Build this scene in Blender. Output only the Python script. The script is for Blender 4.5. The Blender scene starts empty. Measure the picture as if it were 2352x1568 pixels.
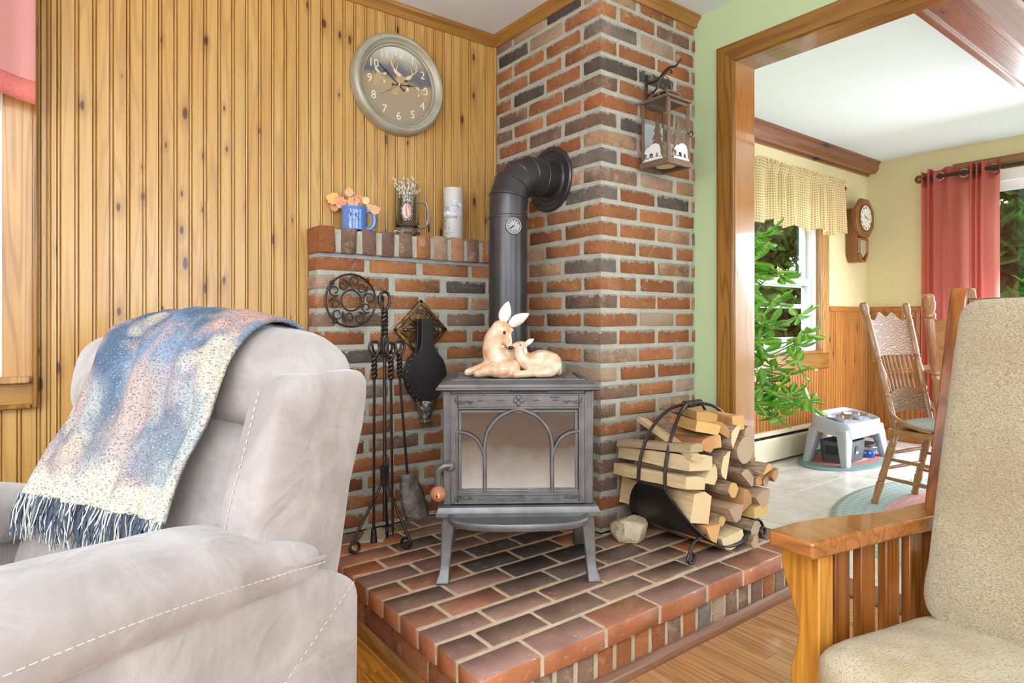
import bpy, bmesh, math, random
from mathutils import Vector, Matrix, noise
R = math.radians
rnd = random.Random(11)
scene = bpy.context.scene
C = scene.collection

# ---------------------------------------------------------------- camera
cam_d = bpy.data.cameras.new('camera')
cam_d.sensor_width = 36.0
cam_d.lens = 1424.4 / 2352 * 36.0
cam_d.shift_y = -48.0 / 2352
cam_d.clip_start = 0.05
cam = bpy.data.objects.new('camera', cam_d)
cam.location = (0, 0, 1.035)
cam.rotation_euler = (R(90), 0, R(-37.06))
C.objects.link(cam)
scene.camera = cam

# ---------------------------------------------------------------- sky, daylight, exposure
world = bpy.data.worlds.new('overcast_sky')
scene.world = world
world.use_nodes = True
bg = world.node_tree.nodes['Background']
bg.inputs[0].default_value = (0.86, 0.94, 1.05, 1)
bg.inputs[1].default_value = 5.0
scene.view_settings.view_transform = 'Standard'
scene.view_settings.look = 'None'
scene.view_settings.gamma = 1.0
scene.view_settings.use_curve_mapping = False
scene.view_settings.exposure = -0.08
scene.cycles.max_bounces = 6
scene.cycles.diffuse_bounces = 4
scene.cycles.glossy_bounces = 3
scene.cycles.adaptive_threshold = 0.02
scene.cycles.sample_clamp_indirect = 6.0


def area(name, loc, rot, sx, sy, power, col=(1, 1, 1), spread=180):
    d = bpy.data.lights.new(name, 'AREA')
    d.shape = 'RECTANGLE'
    d.size, d.size_y, d.energy, d.color = sx, sy, power, col
    d.spread = R(spread)
    o = bpy.data.objects.new(name, d)
    o.location, o.rotation_euler = loc, rot
    C.objects.link(o)
    return o


COOL = (0.84, 0.95, 1.10)
# fill light at unseen windows added behind the camera and on the near side
area('window_daylight', (-1.45, -2.63, 1.45), (R(90), 0, 0), 1.7, 1.3, 30, COOL)
area('window_daylight', (1.05, -2.63, 1.45), (R(90), 0, 0), 1.7, 1.3, 30, COOL)
area('window_daylight', (-2.63, 0.2, 1.45), (R(90), 0, R(-90)), 1.8, 1.3, 42, COOL)
# daylight through the dining-room glass doors, and fill at the added rear window
area('door_daylight', (6.02, 0.42, 1.1), (R(56), 0, R(90)), 1.9, 1.9, 200, (0.94, 0.98, 1.04))
area('window_daylight', (4.2, -2.63, 1.45), (R(90), 0, 0), 1.7, 1.3, 30, (0.94, 0.98, 1.04))


# ---------------------------------------------------------------- helpers
def lin(r, g, b):
    f = lambda c: (c / 255 / 12.92) if c / 255 <= 0.04045 else ((c / 255 + 0.055) / 1.055) ** 2.4
    return (f(r), f(g), f(b))


class NT:
    """small wrapper round a material's node tree"""
    def __init__(s, name):
        s.m = bpy.data.materials.new(name)
        s.m.use_nodes = True
        s.t = s.m.node_tree
        s.b = s.t.nodes['Principled BSDF']
        s.out = s.t.nodes['Material Output']

    def put(s, sock, v):
        if isinstance(v, bpy.types.NodeSocket):
            s.t.links.new(v, sock)
        elif isinstance(v, (tuple, list)) and len(v) == 3 and sock.type == 'RGBA':
            sock.default_value = (*v, 1)
        else:
            sock.default_value = v

    def n(s, typ, ins=None, **props):
        nd = s.t.nodes.new('ShaderNode' + typ)
        for k, v in props.items():
            setattr(nd, k, v)
        for k, v in (ins or {}).items():
            s.put(nd.inputs[k], v)
        return nd

    def math(s, op, a, b=0.0, clamp=False):
        return s.n('Math', {0: a, 1: b}, operation=op, use_clamp=clamp).outputs[0]

    def mix(s, f, a, b, blend='MIX'):
        nd = s.n('Mix', data_type='RGBA', blend_type=blend)
        s.put(nd.inputs[0], f); s.put(nd.inputs[6], a); s.put(nd.inputs[7], b)
        return nd.outputs[2]

    def ramp(s, f, stops, interp='LINEAR'):
        nd = s.n('ValToRGB', {0: f})
        cr = nd.color_ramp
        cr.interpolation = interp
        while len(cr.elements) < len(stops):
            cr.elements.new(0.5)
        for e, (p, c) in zip(cr.elements, stops):
            e.position = p
            e.color = (c, c, c, 1) if isinstance(c, (int, float)) else (*c, 1)
        return nd.outputs[0]

    def coord(s, kind='Object', scale=(1, 1, 1), rand=True):
        v = s.n('TexCoord').outputs[kind]
        if rand:
            r = s.n('ObjectInfo').outputs['Random']
            cb = s.n('CombineXYZ', {0: s.math('MULTIPLY', r, 31.7), 1: s.math('MULTIPLY', r, 57.3), 2: s.math('MULTIPLY', r, 83.1)})
            v = s.n('VectorMath', {0: v, 1: cb.outputs[0]}, operation='ADD').outputs[0]
        if scale != (1, 1, 1):
            v = s.mapv(v, scale)
        return v

    def mapv(s, v, scale, rot=(0, 0, 0)):
        return s.n('Mapping', {'Vector': v, 'Scale': scale, 'Rotation': rot}).outputs[0]

    def noise(s, v, scale=5, detail=3, rough=0.55, dist=0.0):
        return s.n('TexNoise', {'Vector': v, 'Scale': scale, 'Detail': detail, 'Roughness': rough, 'Distortion': dist}).outputs[0]

    def bump(s, h, strength=0.3, dist=0.01):
        nd = s.n('Bump', {'Strength': strength, 'Distance': dist, 'Height': h})
        s.put(s.b.inputs['Normal'], nd.outputs[0])
        return nd

    def fin(s, col=None, rough=None, metal=None, spec=None, coat=None, coat_r=0.15):
        if col is not None: s.put(s.b.inputs['Base Color'], col)
        if rough is not None: s.put(s.b.inputs['Roughness'], rough)
        if metal is not None: s.put(s.b.inputs['Metallic'], metal)
        if spec is not None: s.put(s.b.inputs['Specular IOR Level'], spec)
        if coat is not None:
            s.put(s.b.inputs['Coat Weight'], coat)
            s.put(s.b.inputs['Coat Roughness'], coat_r)
        return s.m


M = {}


def plain(name, col, rough=0.5, metal=0.0, var=0.0, vs=20, bump=0.0, bs=80, bd=0.004, spec=None, coat=None, rand=True):
    k = NT(name)
    v = k.coord(rand=rand)
    c = col
    if var:
        f = k.ramp(k.noise(v, vs, 4), [(0.3, 0.0), (0.7, 1.0)])
        c = k.mix(f, tuple(x * (1 - var) for x in col), tuple(min(1, x * (1 + var)) for x in col))
    if bump:
        k.bump(k.noise(v, bs, 4), bump, bd)
    M[name] = k.fin(c, rough, metal, spec, coat)
    return M[name]


def wood(name, c1, c2, cd, axis=2, rough=0.35, coat=0.0, knots=0.0, kn=(7, 2.2), ring=0.45, fine=0.25, sc=1.0, coat_r=0.12, bump=0.08):
    k = NT(name)
    v = k.coord()
    def st(a, l):
        s = [a * sc] * 3
        s[axis] = l * sc
        return tuple(s)
    g1 = k.ramp(k.noise(k.mapv(v, st(14, 0.9)), 1, 3, 0.6, 0.6), [(0.32, 0.0), (0.68, 1.0)])
    col = k.mix(g1, c1, c2)
    n0 = k.noise(k.mapv(v, st(9, 0.55)), 1, 2, 0.5, 0.3)
    rings = k.ramp(k.math('SINE', k.math('MULTIPLY', n0, 75.0)), [(0.1, 0.0), (0.95, 1.0)])
    col = k.mix(k.math('MULTIPLY', rings, ring), col, cd)
    fn = k.ramp(k.noise(k.mapv(v, st(170, 5)), 1, 3), [(0.35, 0.0), (0.7, 1.0)])
    col = k.mix(k.math('MULTIPLY', fn, fine), col, cd)
    if knots:
        sp = k.n('SeparateXYZ', {0: v})
        o1, o2 = [sp.outputs[q] for q in range(3) if q != axis]
        kv = k.n('CombineXYZ', {0: k.math('MULTIPLY', k.math('ADD', o1, o2), kn[0]), 1: k.math('MULTIPLY', sp.outputs[axis], kn[1])})
        vo = k.n('TexVoronoi', {'Vector': kv.outputs[0], 'Scale': 1.0, 'Randomness': 1.0}, voronoi_dimensions='2D')
        d = k.math('ADD', vo.outputs['Distance'], k.math('MULTIPLY', k.noise(v, 40, 2), 0.05))
        sep = k.n('SeparateColor', {0: vo.outputs['Color']})
        keep = k.math('LESS_THAN', sep.outputs[0], knots)
        d = k.math('DIVIDE', d, k.math('ADD', 0.45, k.math('MULTIPLY', sep.outputs[1], 0.95)))
        dk = k.math('MULTIPLY', k.ramp(d, [(0.09, 1.0), (0.135, 0.0)]), keep)
        halo = k.math('MULTIPLY', k.ramp(d, [(0.06, 0.6), (0.38, 0.0)]), keep)
        col = k.mix(halo, col, cd)
        col = k.mix(dk, col, tuple(x * 0.32 for x in cd))
    if bump:
        k.bump(fn, bump, 0.002)
    M[name] = k.fin(col, rough, 0.0, 0.5, coat, coat_r)
    return M[name]


class MB:
    """collects geometry for one mesh object"""
    def __init__(s):
        s.v, s.f, s.mi = [], [], []
        s.cur = 0

    def add(s, vs, fs, m=None):
        o = len(s.v)
        s.v += [tuple(m @ Vector(p)) if m is not None else tuple(p) for p in vs]
        s.f += [tuple(o + i for i in q) for q in fs]
        s.mi += [s.cur] * len(fs)
        return s

    def box(s, x0, x1, y0, y1, z0, z1, m=None):
        vs = [(x0, y0, z0), (x1, y0, z0), (x1, y1, z0), (x0, y1, z0), (x0, y0, z1), (x1, y0, z1), (x1, y1, z1), (x0, y1, z1)]
        return s.add(vs, [(3, 2, 1, 0), (4, 5, 6, 7), (0, 1, 5, 4), (1, 2, 6, 5), (2, 3, 7, 6), (3, 0, 4, 7)], m)

    def prism(s, pts, axis, a, b, m=None):
        """polygon in the two other axes (cyclic order) extruded along axis"""
        def mk(p, t):
            q = [0, 0, 0]
            q[axis] = t
            q[(axis + 1) % 3], q[(axis + 2) % 3] = p
            return tuple(q)
        n = len(pts)
        ar = sum(pts[i][0] * pts[(i + 1) % n][1] - pts[(i + 1) % n][0] * pts[i][1] for i in range(n))
        if ar < 0:
            pts = pts[::-1]
        vs = [mk(p, a) for p in pts] + [mk(p, b) for p in pts]
        fs = [tuple(range(n))[::-1], tuple(range(n, 2 * n))] + [(i, (i + 1) % n, n + (i + 1) % n, n + i) for i in range(n)]
        if a > b:
            fs = [f[::-1] for f in fs]
        return s.add(vs, fs, m)

    def rings(s, rs, closed=False, caps=True, m=None):
        n = len(rs[0])
        vs = [p for r in rs for p in r]
        fs = []
        k = len(rs)
        for i in range(k if closed else k - 1):
            j = (i + 1) % k
            for a in range(n):
                b = (a + 1) % n
                fs.append((i * n + a, i * n + b, j * n + b, j * n + a))
        if caps and not closed:
            fs.append(tuple(range(n))[::-1])
            fs.append(tuple(range((k - 1) * n, k * n)))
        return s.add(vs, fs, m)

    def tube(s, pts, r, n=8, closed=False, caps=True, m=None, flat=None):
        pts = [Vector(p) for p in pts]
        k = len(pts)
        rr = r if isinstance(r, (list, tuple)) else [r] * k
        ring = []
        up = None
        for i, p in enumerate(pts):
            if closed:
                t = pts[(i + 1) % k] - pts[i - 1]
            else:
                t = pts[min(i + 1, k - 1)] - pts[max(i - 1, 0)]
            t = t.normalized() if t.length > 1e-9 else Vector((0, 0, 1))
            if up is None:
                up = Vector((0, 0, 1)) if abs(t.z) < 0.9 else Vector((1, 0, 0))
            up = (up - t * up.dot(t))
            if up.length < 1e-6:
                up = Vector((1, 0, 0)) - t * t.x
            up.normalize()
            sd = t.cross(up)
            fl = flat or 1.0
            ring.append([tuple(p + (up * math.cos(a) * fl + sd * math.sin(a)) * rr[i]) for a in [2 * math.pi * j / n for j in range(n)]])
        return s.rings([q[::-1] for q in ring], closed, caps, m)

    def lathe(s, prof, n=16, m=None, caps=True):
        rs = [[(r * math.cos(2 * math.pi * j / n), r * math.sin(2 * math.pi * j / n), z) for j in range(n)] for r, z in prof]
        return s.rings(rs, False, caps, m)

    def sphere(s, c, r, nu=10, nv=6, m=None):
        sx, sy, sz = r if isinstance(r, (tuple, list)) else (r, r, r)
        rs = []
        for i in range(nv + 1):
            t = -math.pi / 2 + math.pi * i / nv
            q = max(1e-3, math.cos(t))
            rs.append([(c[0] + sx * q * math.cos(2 * math.pi * j / nu), c[1] + sy * q * math.sin(2 * math.pi * j / nu), c[2] + sz * math.sin(t)) for j in range(nu)])
        return s.rings(rs, False, True, m)

    def grid(s, fn, nu, nv, m=None, wrap=False):
        vs = [fn(i / nu, j / nv) for j in range(nv + 1) for i in range(nu + 1)]
        w = nu + 1
        fs = [(j * w + i, j * w + i + 1, (j + 1) * w + i + 1, (j + 1) * w + i) for j in range(nv) for i in range(nu)]
        return s.add(vs, fs, m)

    def mesh(s, name, smooth=True, ang=38, jit=0.0):
        me = bpy.data.meshes.new(name)
        vs = s.v
        if jit:
            vs = [(x + rnd.uniform(-jit, jit), y + rnd.uniform(-jit, jit), z + rnd.uniform(-jit, jit)) for x, y, z in vs]
        me.from_pydata(vs, [], s.f)
        if any(s.mi):
            me.polygons.foreach_set('material_index', s.mi)
        me.update()
        if smooth:
            me.polygons.foreach_set('use_smooth', [True] * len(me.polygons))
            me.set_sharp_from_angle(angle=R(ang))
        return me

    def build(s, name, mat, parent=None, smooth=True, ang=38, bevel=0.0, bseg=2, sub=0, solid=0.0, loc=None, rot=None, jit=0.0):
        me = s.mesh(name, smooth, ang, jit)
        return put(name, me, mat, parent, loc, rot, bevel, bseg, sub, solid)


def put(name, me, mat, parent=None, loc=None, rot=None, bevel=0.0, bseg=2, sub=0, solid=0.0, scale=None, color=None):
    if mat is not None and not me.materials:
        for q in (mat if isinstance(mat, (list, tuple)) else [mat]):
            me.materials.append(M[q] if isinstance(q, str) else q)
    o = bpy.data.objects.new(name, me)
    C.objects.link(o)
    if parent is not None: o.parent = parent
    if loc is not None: o.location = loc
    if rot is not None: o.rotation_euler = rot
    if scale is not None: o.scale = scale
    if color is not None: o.color = color
    if solid:
        md = o.modifiers.new('solid', 'SOLIDIFY'); md.thickness = solid; md.offset = 0
    if bevel:
        md = o.modifiers.new('bevel', 'BEVEL'); md.width = bevel; md.segments = bseg; md.limit_method = 'ANGLE'; md.angle_limit = R(35)
        md.harden_normals = False
    if sub:
        md = o.modifiers.new('sub', 'SUBSURF'); md.levels = sub; md.render_levels = sub
    return o


def tag(o, label=None, cat=None, group=None, kind=None):
    if label: o['label'] = label
    if cat: o['category'] = cat
    if group: o['group'] = group
    if kind: o['kind'] = kind
    return o


def thing(name, label, cat, loc=(0, 0, 0), rotz=0.0, group=None, kind=None):
    o = bpy.data.objects.new(name, None)
    o.empty_display_size = 0.05
    C.objects.link(o)
    o.location, o.rotation_euler = loc, (0, 0, rotz)
    return tag(o, label, cat, group, kind)


def struct(o, label=None):
    return tag(o, label, None, None, 'structure')


def T(x=0, y=0, z=0):
    return Matrix.Translation((x, y, z))


def RX(a): return Matrix.Rotation(R(a), 4, 'X')
def RY(a): return Matrix.Rotation(R(a), 4, 'Y')
def RZ(a): return Matrix.Rotation(R(a), 4, 'Z')


def spline(pts, n=8, closed=False):
    """Catmull-Rom through points"""
    P = [Vector(p) for p in pts]
    k = len(P)
    out = []
    seg = k if closed else k - 1
    for i in range(seg):
        g = (lambda j: P[j % k]) if closed else (lambda j: P[max(0, min(k - 1, j))])
        p0, p1, p2, p3 = g(i - 1), g(i), g(i + 1), g(i + 2)
        for j in range(n):
            t = j / n
            out.append(0.5 * ((2 * p1) + (p2 - p0) * t + (2 * p0 - 5 * p1 + 4 * p2 - p3) * t * t + (3 * p1 - p0 - 3 * p2 + p3) * t ** 3))
    if not closed:
        out.append(P[-1])
    return out


def text_mesh(s, size, ext=0.0, align='CENTER'):
    cu = bpy.data.curves.new('lettering', 'FONT')
    cu.body, cu.size, cu.extrude = s, size, ext
    cu.align_x, cu.align_y = align, 'CENTER'
    cu.resolution_u = 3
    o = bpy.data.objects.new('lettering', cu)
    C.objects.link(o)
    dg = bpy.context.evaluated_depsgraph_get()
    me = bpy.data.meshes.new_from_object(o.evaluated_get(dg))
    bpy.data.objects.remove(o)
    return me


def bend_text(me, radius, ang0=0.0, z0=0.0):
    """wrap flat lettering (x right, y up) on a vertical cylinder; ang0 = azimuth of its centre, seen from outside"""
    for v in me.vertices:
        x, y, z = v.co
        a = ang0 + x / radius
        rr = radius + z
        v.co = (rr * math.cos(a), rr * math.sin(a), z0 + y)
    return me
# ---------------------------------------------------------------- materials
wood('pine', lin(200, 160, 94), lin(184, 138, 66), lin(136, 86, 36), rough=0.36, coat=0.45, coat_r=0.22, knots=0.30, kn=(15, 5.5), ring=0.26, fine=0.22)
wood('pine_trim', lin(168, 122, 54), lin(148, 100, 40), lin(104, 66, 22), axis=0, rough=0.35, coat=0.4, ring=0.35)
wood('pine_trim_y', lin(168, 122, 54), lin(148, 100, 40), lin(104, 66, 22), axis=1, rough=0.35, coat=0.4, ring=0.35)
wood('pine_pale', lin(196, 150, 88), lin(176, 128, 68), lin(128, 84, 42), rough=0.36, coat=0.5, coat_r=0.2, knots=0.2, kn=(6, 2.2), ring=0.5)
wood('casing', lin(158, 112, 42), lin(132, 88, 24), lin(84, 50, 10), rough=0.28, coat=0.5, coat_r=0.08, ring=0.55)
wood('casing_y', lin(158, 110, 40), lin(132, 86, 24), lin(84, 50, 10), axis=1, rough=0.28, coat=0.5, coat_r=0.08, ring=0.5)
wood('jamb', lin(176, 118, 54), lin(158, 100, 40), lin(118, 68, 24), rough=0.22, coat=0.7, coat_r=0.05, ring=0.25, knots=0.2, kn=(6, 1.8))
wood('beam', lin(150, 92, 58), lin(126, 72, 42), lin(84, 46, 26), axis=0, rough=0.35, coat=0.35, ring=0.35, knots=0.15, kn=(7, 2.0))
wood('wainscot', lin(200, 136, 66), lin(176, 108, 44), lin(122, 68, 24), rough=0.4, coat=0.3, knots=0.35, kn=(14, 5), ring=0.35)
wood('floor_plank', lin(196, 146, 96), lin(176, 122, 74), lin(128, 80, 44), axis=1, rough=0.26, coat=0.4, coat_r=0.1, ring=0.5, fine=0.35)
wood('floor_pine', lin(214, 150, 62), lin(190, 122, 36), lin(128, 72, 18), axis=1, rough=0.24, coat=0.5, coat_r=0.08, ring=0.5, fine=0.35, knots=0.3, kn=(14, 6))
wood('pine_groove', lin(160, 108, 46), lin(142, 90, 32), lin(104, 60, 18), rough=0.4, coat=0.3)
wood('trim_brown', lin(140, 96, 66), lin(120, 78, 52), lin(86, 52, 34), axis=0, rough=0.35, coat=0.3)
wood('oak', lin(196, 138, 52), lin(172, 112, 30), lin(118, 68, 16), rough=0.3, coat=0.35, ring=0.4, fine=0.4)
wood('oak_dark', lin(160, 96, 36), lin(128, 70, 20), lin(80, 40, 10), rough=0.3, coat=0.35, ring=0.6, fine=0.4)
wood('oak_x', lin(170, 108, 48), lin(146, 86, 34), lin(98, 54, 20), axis=0, rough=0.16, coat=0.6, coat_r=0.05, ring=0.45, fine=0.3)
wood('chair_oak', lin(178, 130, 88), lin(154, 106, 68), lin(106, 68, 42), rough=0.3, coat=0.3, ring=0.4, sc=2.0)
wood('chair_oak_x', lin(186, 138, 90), lin(164, 114, 70), lin(116, 76, 44), axis=0, rough=0.3, coat=0.3, ring=0.4, sc=2.0)
wood('clock_oak', lin(150, 94, 40), lin(128, 74, 26), lin(88, 48, 14), rough=0.3, coat=0.3, sc=2.0)

plain('green_paint', lin(184, 202, 156), 0.7, bump=0.05, bs=300, bd=0.001)
plain('yellow_paint', lin(230, 216, 170), 0.75, bump=0.05, bs=300, bd=0.001)
plain('cream_paint', lin(216, 206, 186), 0.75)
plain('ceiling_paint', lin(232, 241, 249), 0.85, bump=0.12, bs=160, bd=0.002)
plain('white_vinyl', lin(238, 240, 242), 0.35)
plain('mortar', lin(182, 179, 164), 0.95, var=0.10, vs=25, bump=0.8, bs=150, bd=0.010)
plain('hearth_mortar', lin(206, 190, 160), 0.95, var=0.15, vs=25, bump=0.6, bs=260, bd=0.004)
plain('black_steel', lin(38, 36, 35), 0.42, 0.6, var=0.2, vs=30, bump=0.08, bs=160)
plain('wrought_iron', lin(62, 55, 51), 0.42, 0.75, var=0.25, vs=60, bump=0.15, bs=200)
plain('concrete', lin(150, 150, 146), 0.9)


def brick_mat(name, smear):
    k = NT(name)
    v = k.coord()
    base = k.n('ObjectInfo').outputs['Color']
    alpha = k.n('ObjectInfo').outputs['Alpha']
    big = k.noise(v, 9, 3)
    col = k.mix(k.ramp(big, [(0.35, 0.0), (0.7, 1.0)]), base, k.mix(1.0, base, (0.74, 0.68, 0.64), 'MULTIPLY'))
    fine = k.noise(k.mapv(v, (70, 70, 130)), 1, 4, 0.7)
    col = k.mix(k.ramp(fine, [(0.54, 0.0), (0.72, 0.6)]), col, k.mix(1.0, col, (0.42, 0.36, 0.33), 'MULTIPLY'))
    pale = lin(206, 178, 148)
    pn = k.noise(v, 17, 4, 0.65)
    thr = k.math('SUBTRACT', 1.0, alpha)
    pf = k.math('MULTIPLY', k.math('SUBTRACT', k.math('ADD', pn, k.math('MULTIPLY', alpha, 0.45)), 0.62), 6.0, True)
    col = k.mix(k.math('MULTIPLY', pf, 0.75), col, pale)
    if smear:
        g = k.n('SeparateXYZ', {0: k.n('TexCoord').outputs['Generated']})
        rag = k.ramp(k.noise(v, 30, 5, 0.75), [(0.36, 0.0), (0.70, 1.0)])
        top = k.math('SUBTRACT', 1.0, g.outputs[2])
        e1 = k.math('SUBTRACT', k.math('MULTIPLY', rag, smear), top)
        e2 = k.math('SUBTRACT', k.math('MULTIPLY', k.noise(v, 31, 3, 0.6), smear * 0.28), g.outputs[2])
        e = k.math('MULTIPLY', k.math('MAXIMUM', e1, e2), 22.0, True)
        col = k.mix(e, col, lin(182, 178, 163))
    h = k.math('ADD', fine, k.math('MULTIPLY', big, 0.6))
    k.bump(h, 1.0, 0.020)
    M[name] = k.fin(col, 0.88)


brick_mat('brick', 0.40)
brick_mat('mantel_brick', 0.0)


def hearth_mat():
    k = NT('hearth_brick')
    v = k.coord()
    base = k.n('ObjectInfo').outputs['Color']
    big = k.noise(v, 8, 3)
    nzz = k.n('SeparateXYZ', {0: k.n('NewGeometry').outputs['Normal']}).outputs[2]
    base = k.mix(k.ramp(nzz, [(0.5, 0.0), (0.75, 1.0)]), lin(180, 112, 76), base)
    col = k.mix(k.ramp(big, [(0.35, 0.0), (0.7, 1.0)]), base, k.mix(1.0, base, (0.6, 0.57, 0.56), 'MULTIPLY'))
    scr = k.noise(k.mapv(v, (26, 120, 60), (0, 0, 0.5)), 1, 4, 0.7)
    col = k.mix(k.ramp(scr, [(0.60, 0.0), (0.70, 0.75)]), col, lin(196, 176, 150))
    k.bump(k.noise(v, 140, 4), 0.25, 0.002)
    M['hearth_brick'] = k.fin(col, k.ramp(big, [(0.3, 0.26), (0.7, 0.45)]), 0, 0.5)


hearth_mat()

# ---------------------------------------------------------------- room shell
YA, XG, XD, ZT = 2.52, 2.42, 5.90, 2.441      # panelled wall plane, green wall plane, far dining wall, ceiling
CR = 0.0747                                    # brick course height
HZ = 0.172                                     # hearth top


def wall_boxes(name, mat, boxes, label=None):
    m = MB()
    for b in boxes:
        m.box(*b)
    return struct(m.build(name, mat, smooth=False), label)


floor = wall_boxes('floor', 'floor_plank', [(-2.75, 2.49, -2.75, 2.7, -0.06, -0.004)], 'honey wood plank floor of the living room')
floor_d = wall_boxes('floor_dining', 'concrete', [(2.49, 6.05, -2.75, 2.7, -0.06, -0.006)], 'pale stone tile floor of the dining room')
wall_boxes('ceiling', 'ceiling_paint', [(-2.75, 6.05, -2.75, 2.7, ZT, ZT + 0.08)], 'flat white ceiling over both rooms')
# panelled wall: core with an opening for the living-room window at the left
wall_back = wall_boxes('wall_back', 'pine', [(-0.07, 2.49, YA + 0.012, YA + 0.16, 0, ZT), (-1.25, -0.07, YA + 0.012, YA + 0.16, 0, 0.80),
                       (-1.25, -0.07, YA + 0.012, YA + 0.16, 2.15, ZT), (-2.75, -1.25, YA + 0.012, YA + 0.16, 0, ZT)],
                       'wall of vertical knotty pine boards with bead grooves')
wall_boxes('wall_left', 'cream_paint', [(-2.75, -2.60, -2.75, -0.75, 0, ZT), (-2.75, -2.60, 1.15, 2.7, 0, ZT), (-2.75, -2.60, -0.75, 1.15, 0, 0.8), (-2.75, -2.60, -0.75, 1.15, 2.1, ZT)])
wr = [(-2.6, 6.05, -2.75, -2.60, 0, 0.8), (-2.6, 6.05, -2.75, -2.60, 2.1, ZT)]
for a, b in ((-2.6, -2.3), (-0.6, 0.2), (1.9, 3.35), (5.05, 6.05)):
    wr.append((a, b, -2.75, -2.60, 0.8, 2.1))
wall_boxes('wall_rear', 'cream_paint', wr)
wall_boxes('wall_right', 'green_paint', [(XG, XG + 0.135, 1.60, 2.52, 0, ZT), (XG, XG + 0.135, -0.42, 1.60, 2.19, ZT), (XG, XG + 0.135, -2.60, -0.42, 0, ZT)],
           'pale green painted wall around the wide doorway')
# dining walls
wdb = [(2.49, 3.78, YA, YA + 0.16, 0, ZT), (5.06, 6.05, YA, YA + 0.16, 0, ZT), (3.78, 5.06, YA, YA + 0.16, 0, 0.74), (3.78, 5.06, YA, YA + 0.16, 2.08, ZT)]
wall_db = wall_boxes('wall_dining_back', 'yellow_paint', wdb, 'pale yellow dining wall holding the window with the checked valance')
wds = [(XD, XD + 0.15, 1.84, 2.52, 0, ZT), (XD, XD + 0.15, -0.55, 1.84, 2.20, ZT), (XD, XD + 0.15, -2.60, -0.55, 0, ZT)]
wall_ds = wall_boxes('wall_dining_side', 'yellow_paint', wds, 'pale yellow dining wall beside the red curtain')

# ---------------------------------------------------------------- knotty pine boards of the panelled wall
BW = 0.0974


def board_profile(w, t=0.012):
    """front outline of one board: half-round bead at its left edge and one along its middle"""
    pts = [(0.0, 0.0)]
    for x0 in (0.0, w / 2):
        if x0:
            pts += [(x0 - 0.003, 0), (x0 - 0.001, -0.005 * -1)]
        pts += [(x0 + 0.001, 0.005)]
        for a in range(0, 181, 45):
            pts.append((x0 + 0.005 - 0.004 * math.cos(R(a)), 0.004 - 0.005 * math.sin(R(a))))
        pts += [(x0 + 0.010, 0.005), (x0 + 0.0125, 0.0)]
    pts += [(w - 0.002, 0.0), (w, 0.004)]
    return pts


def board_mesh(w, z0, z1):
    m = MB()
    pr = board_profile(w)[1:]
    poly = pr + [(w, 0.014), (0.0, 0.014)]
    m.prism(poly, 2, z0, z1)
    me = m.mesh('plank', True, 30)
    for p in me.polygons:
        if abs(p.normal.z) < 0.5 and 0.0030 < p.center.y < 0.012:
            p.material_index = 1
    return me


bm_full = board_mesh(BW, 0.0, ZT)
bm_low = board_mesh(BW, 0.0, 0.775)
x = 1.788 - 0.0
i = 0
while x > -0.03:
    x -= BW
    w = BW
    z0 = 0.0
    if x < -0.016:
        break
    o = put('plank', bm_full, ['pine', 'pine_groove'], wall_back, (x, YA - 0.0, 0.0))
xl = x + BW
ml = board_mesh(xl + 0.018, 0.0, ZT)
put('plank', ml, ['pine', 'pine_groove'], wall_back, (-0.018, YA, 0.0))
for j in range(1, 6):
    put('plank', bm_low, ['pine', 'pine_groove'], wall_back, (-0.018 - j * BW, YA, 0.0))
MB().box(1.788, 1.803, YA - 0.008, YA + 0.014, HZ, ZT).build('corner_bead', 'pine', wall_back, bevel=0.003)

# crown mouldings
def crown(name, pts, a, b, axis, mat):
    return struct(MB().prism(pts, axis, a, b).build(name, mat, ang=25))


prof = [(0, 0), (0.0, -0.05), (0.006, -0.05), (0.012, -0.042), (0.012, -0.034), (0.022, -0.02), (0.03, -0.014), (0.034, -0.004), (0.034, 0)]
crown('trim_1', [(YA - a, ZT + b) for a, b in prof], -2.6, 1.80, 0, 'pine_trim')
crown('trim_2', [(ZT + b, 1.801 - a) for a, b in prof], 1.789 - 0.034, YA, 1, 'pine_trim_y')
crown('trim_3', [(1.789 - a, ZT + b) for a, b in prof], 1.801 - 0.034, XG, 0, 'pine_trim')

# ---------------------------------------------------------------- bricks
_bc = {}


def brick_mesh(lx, ly, lz, bev=0.0045, jit=0.0022):
    key = (round(lx, 3), round(ly, 3), round(lz, 3), rnd.randrange(4))
    if key in _bc:
        return _bc[key]
    bm = bmesh.new()
    bmesh.ops.create_cube(bm, size=1.0)
    for q in bm.verts:
        q.co = (q.co.x * lx, q.co.y * ly, q.co.z * lz)
    bmesh.ops.bevel(bm, geom=list(bm.edges), offset=min(bev, min(lx, ly, lz) * 0.2), segments=1, affect='EDGES')
    for q in bm.verts:
        q.co += Vector((rnd.uniform(-jit, jit), rnd.uniform(-jit, jit), rnd.uniform(-jit, jit)))
    me = bpy.data.meshes.new('brick')
    bm.to_mesh(me)
    bm.free()
    me.polygons.foreach_set('use_smooth', [True] * len(me.polygons))
    me.set_sharp_from_angle(angle=R(60))
    _bc[key] = me
    return me


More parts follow.
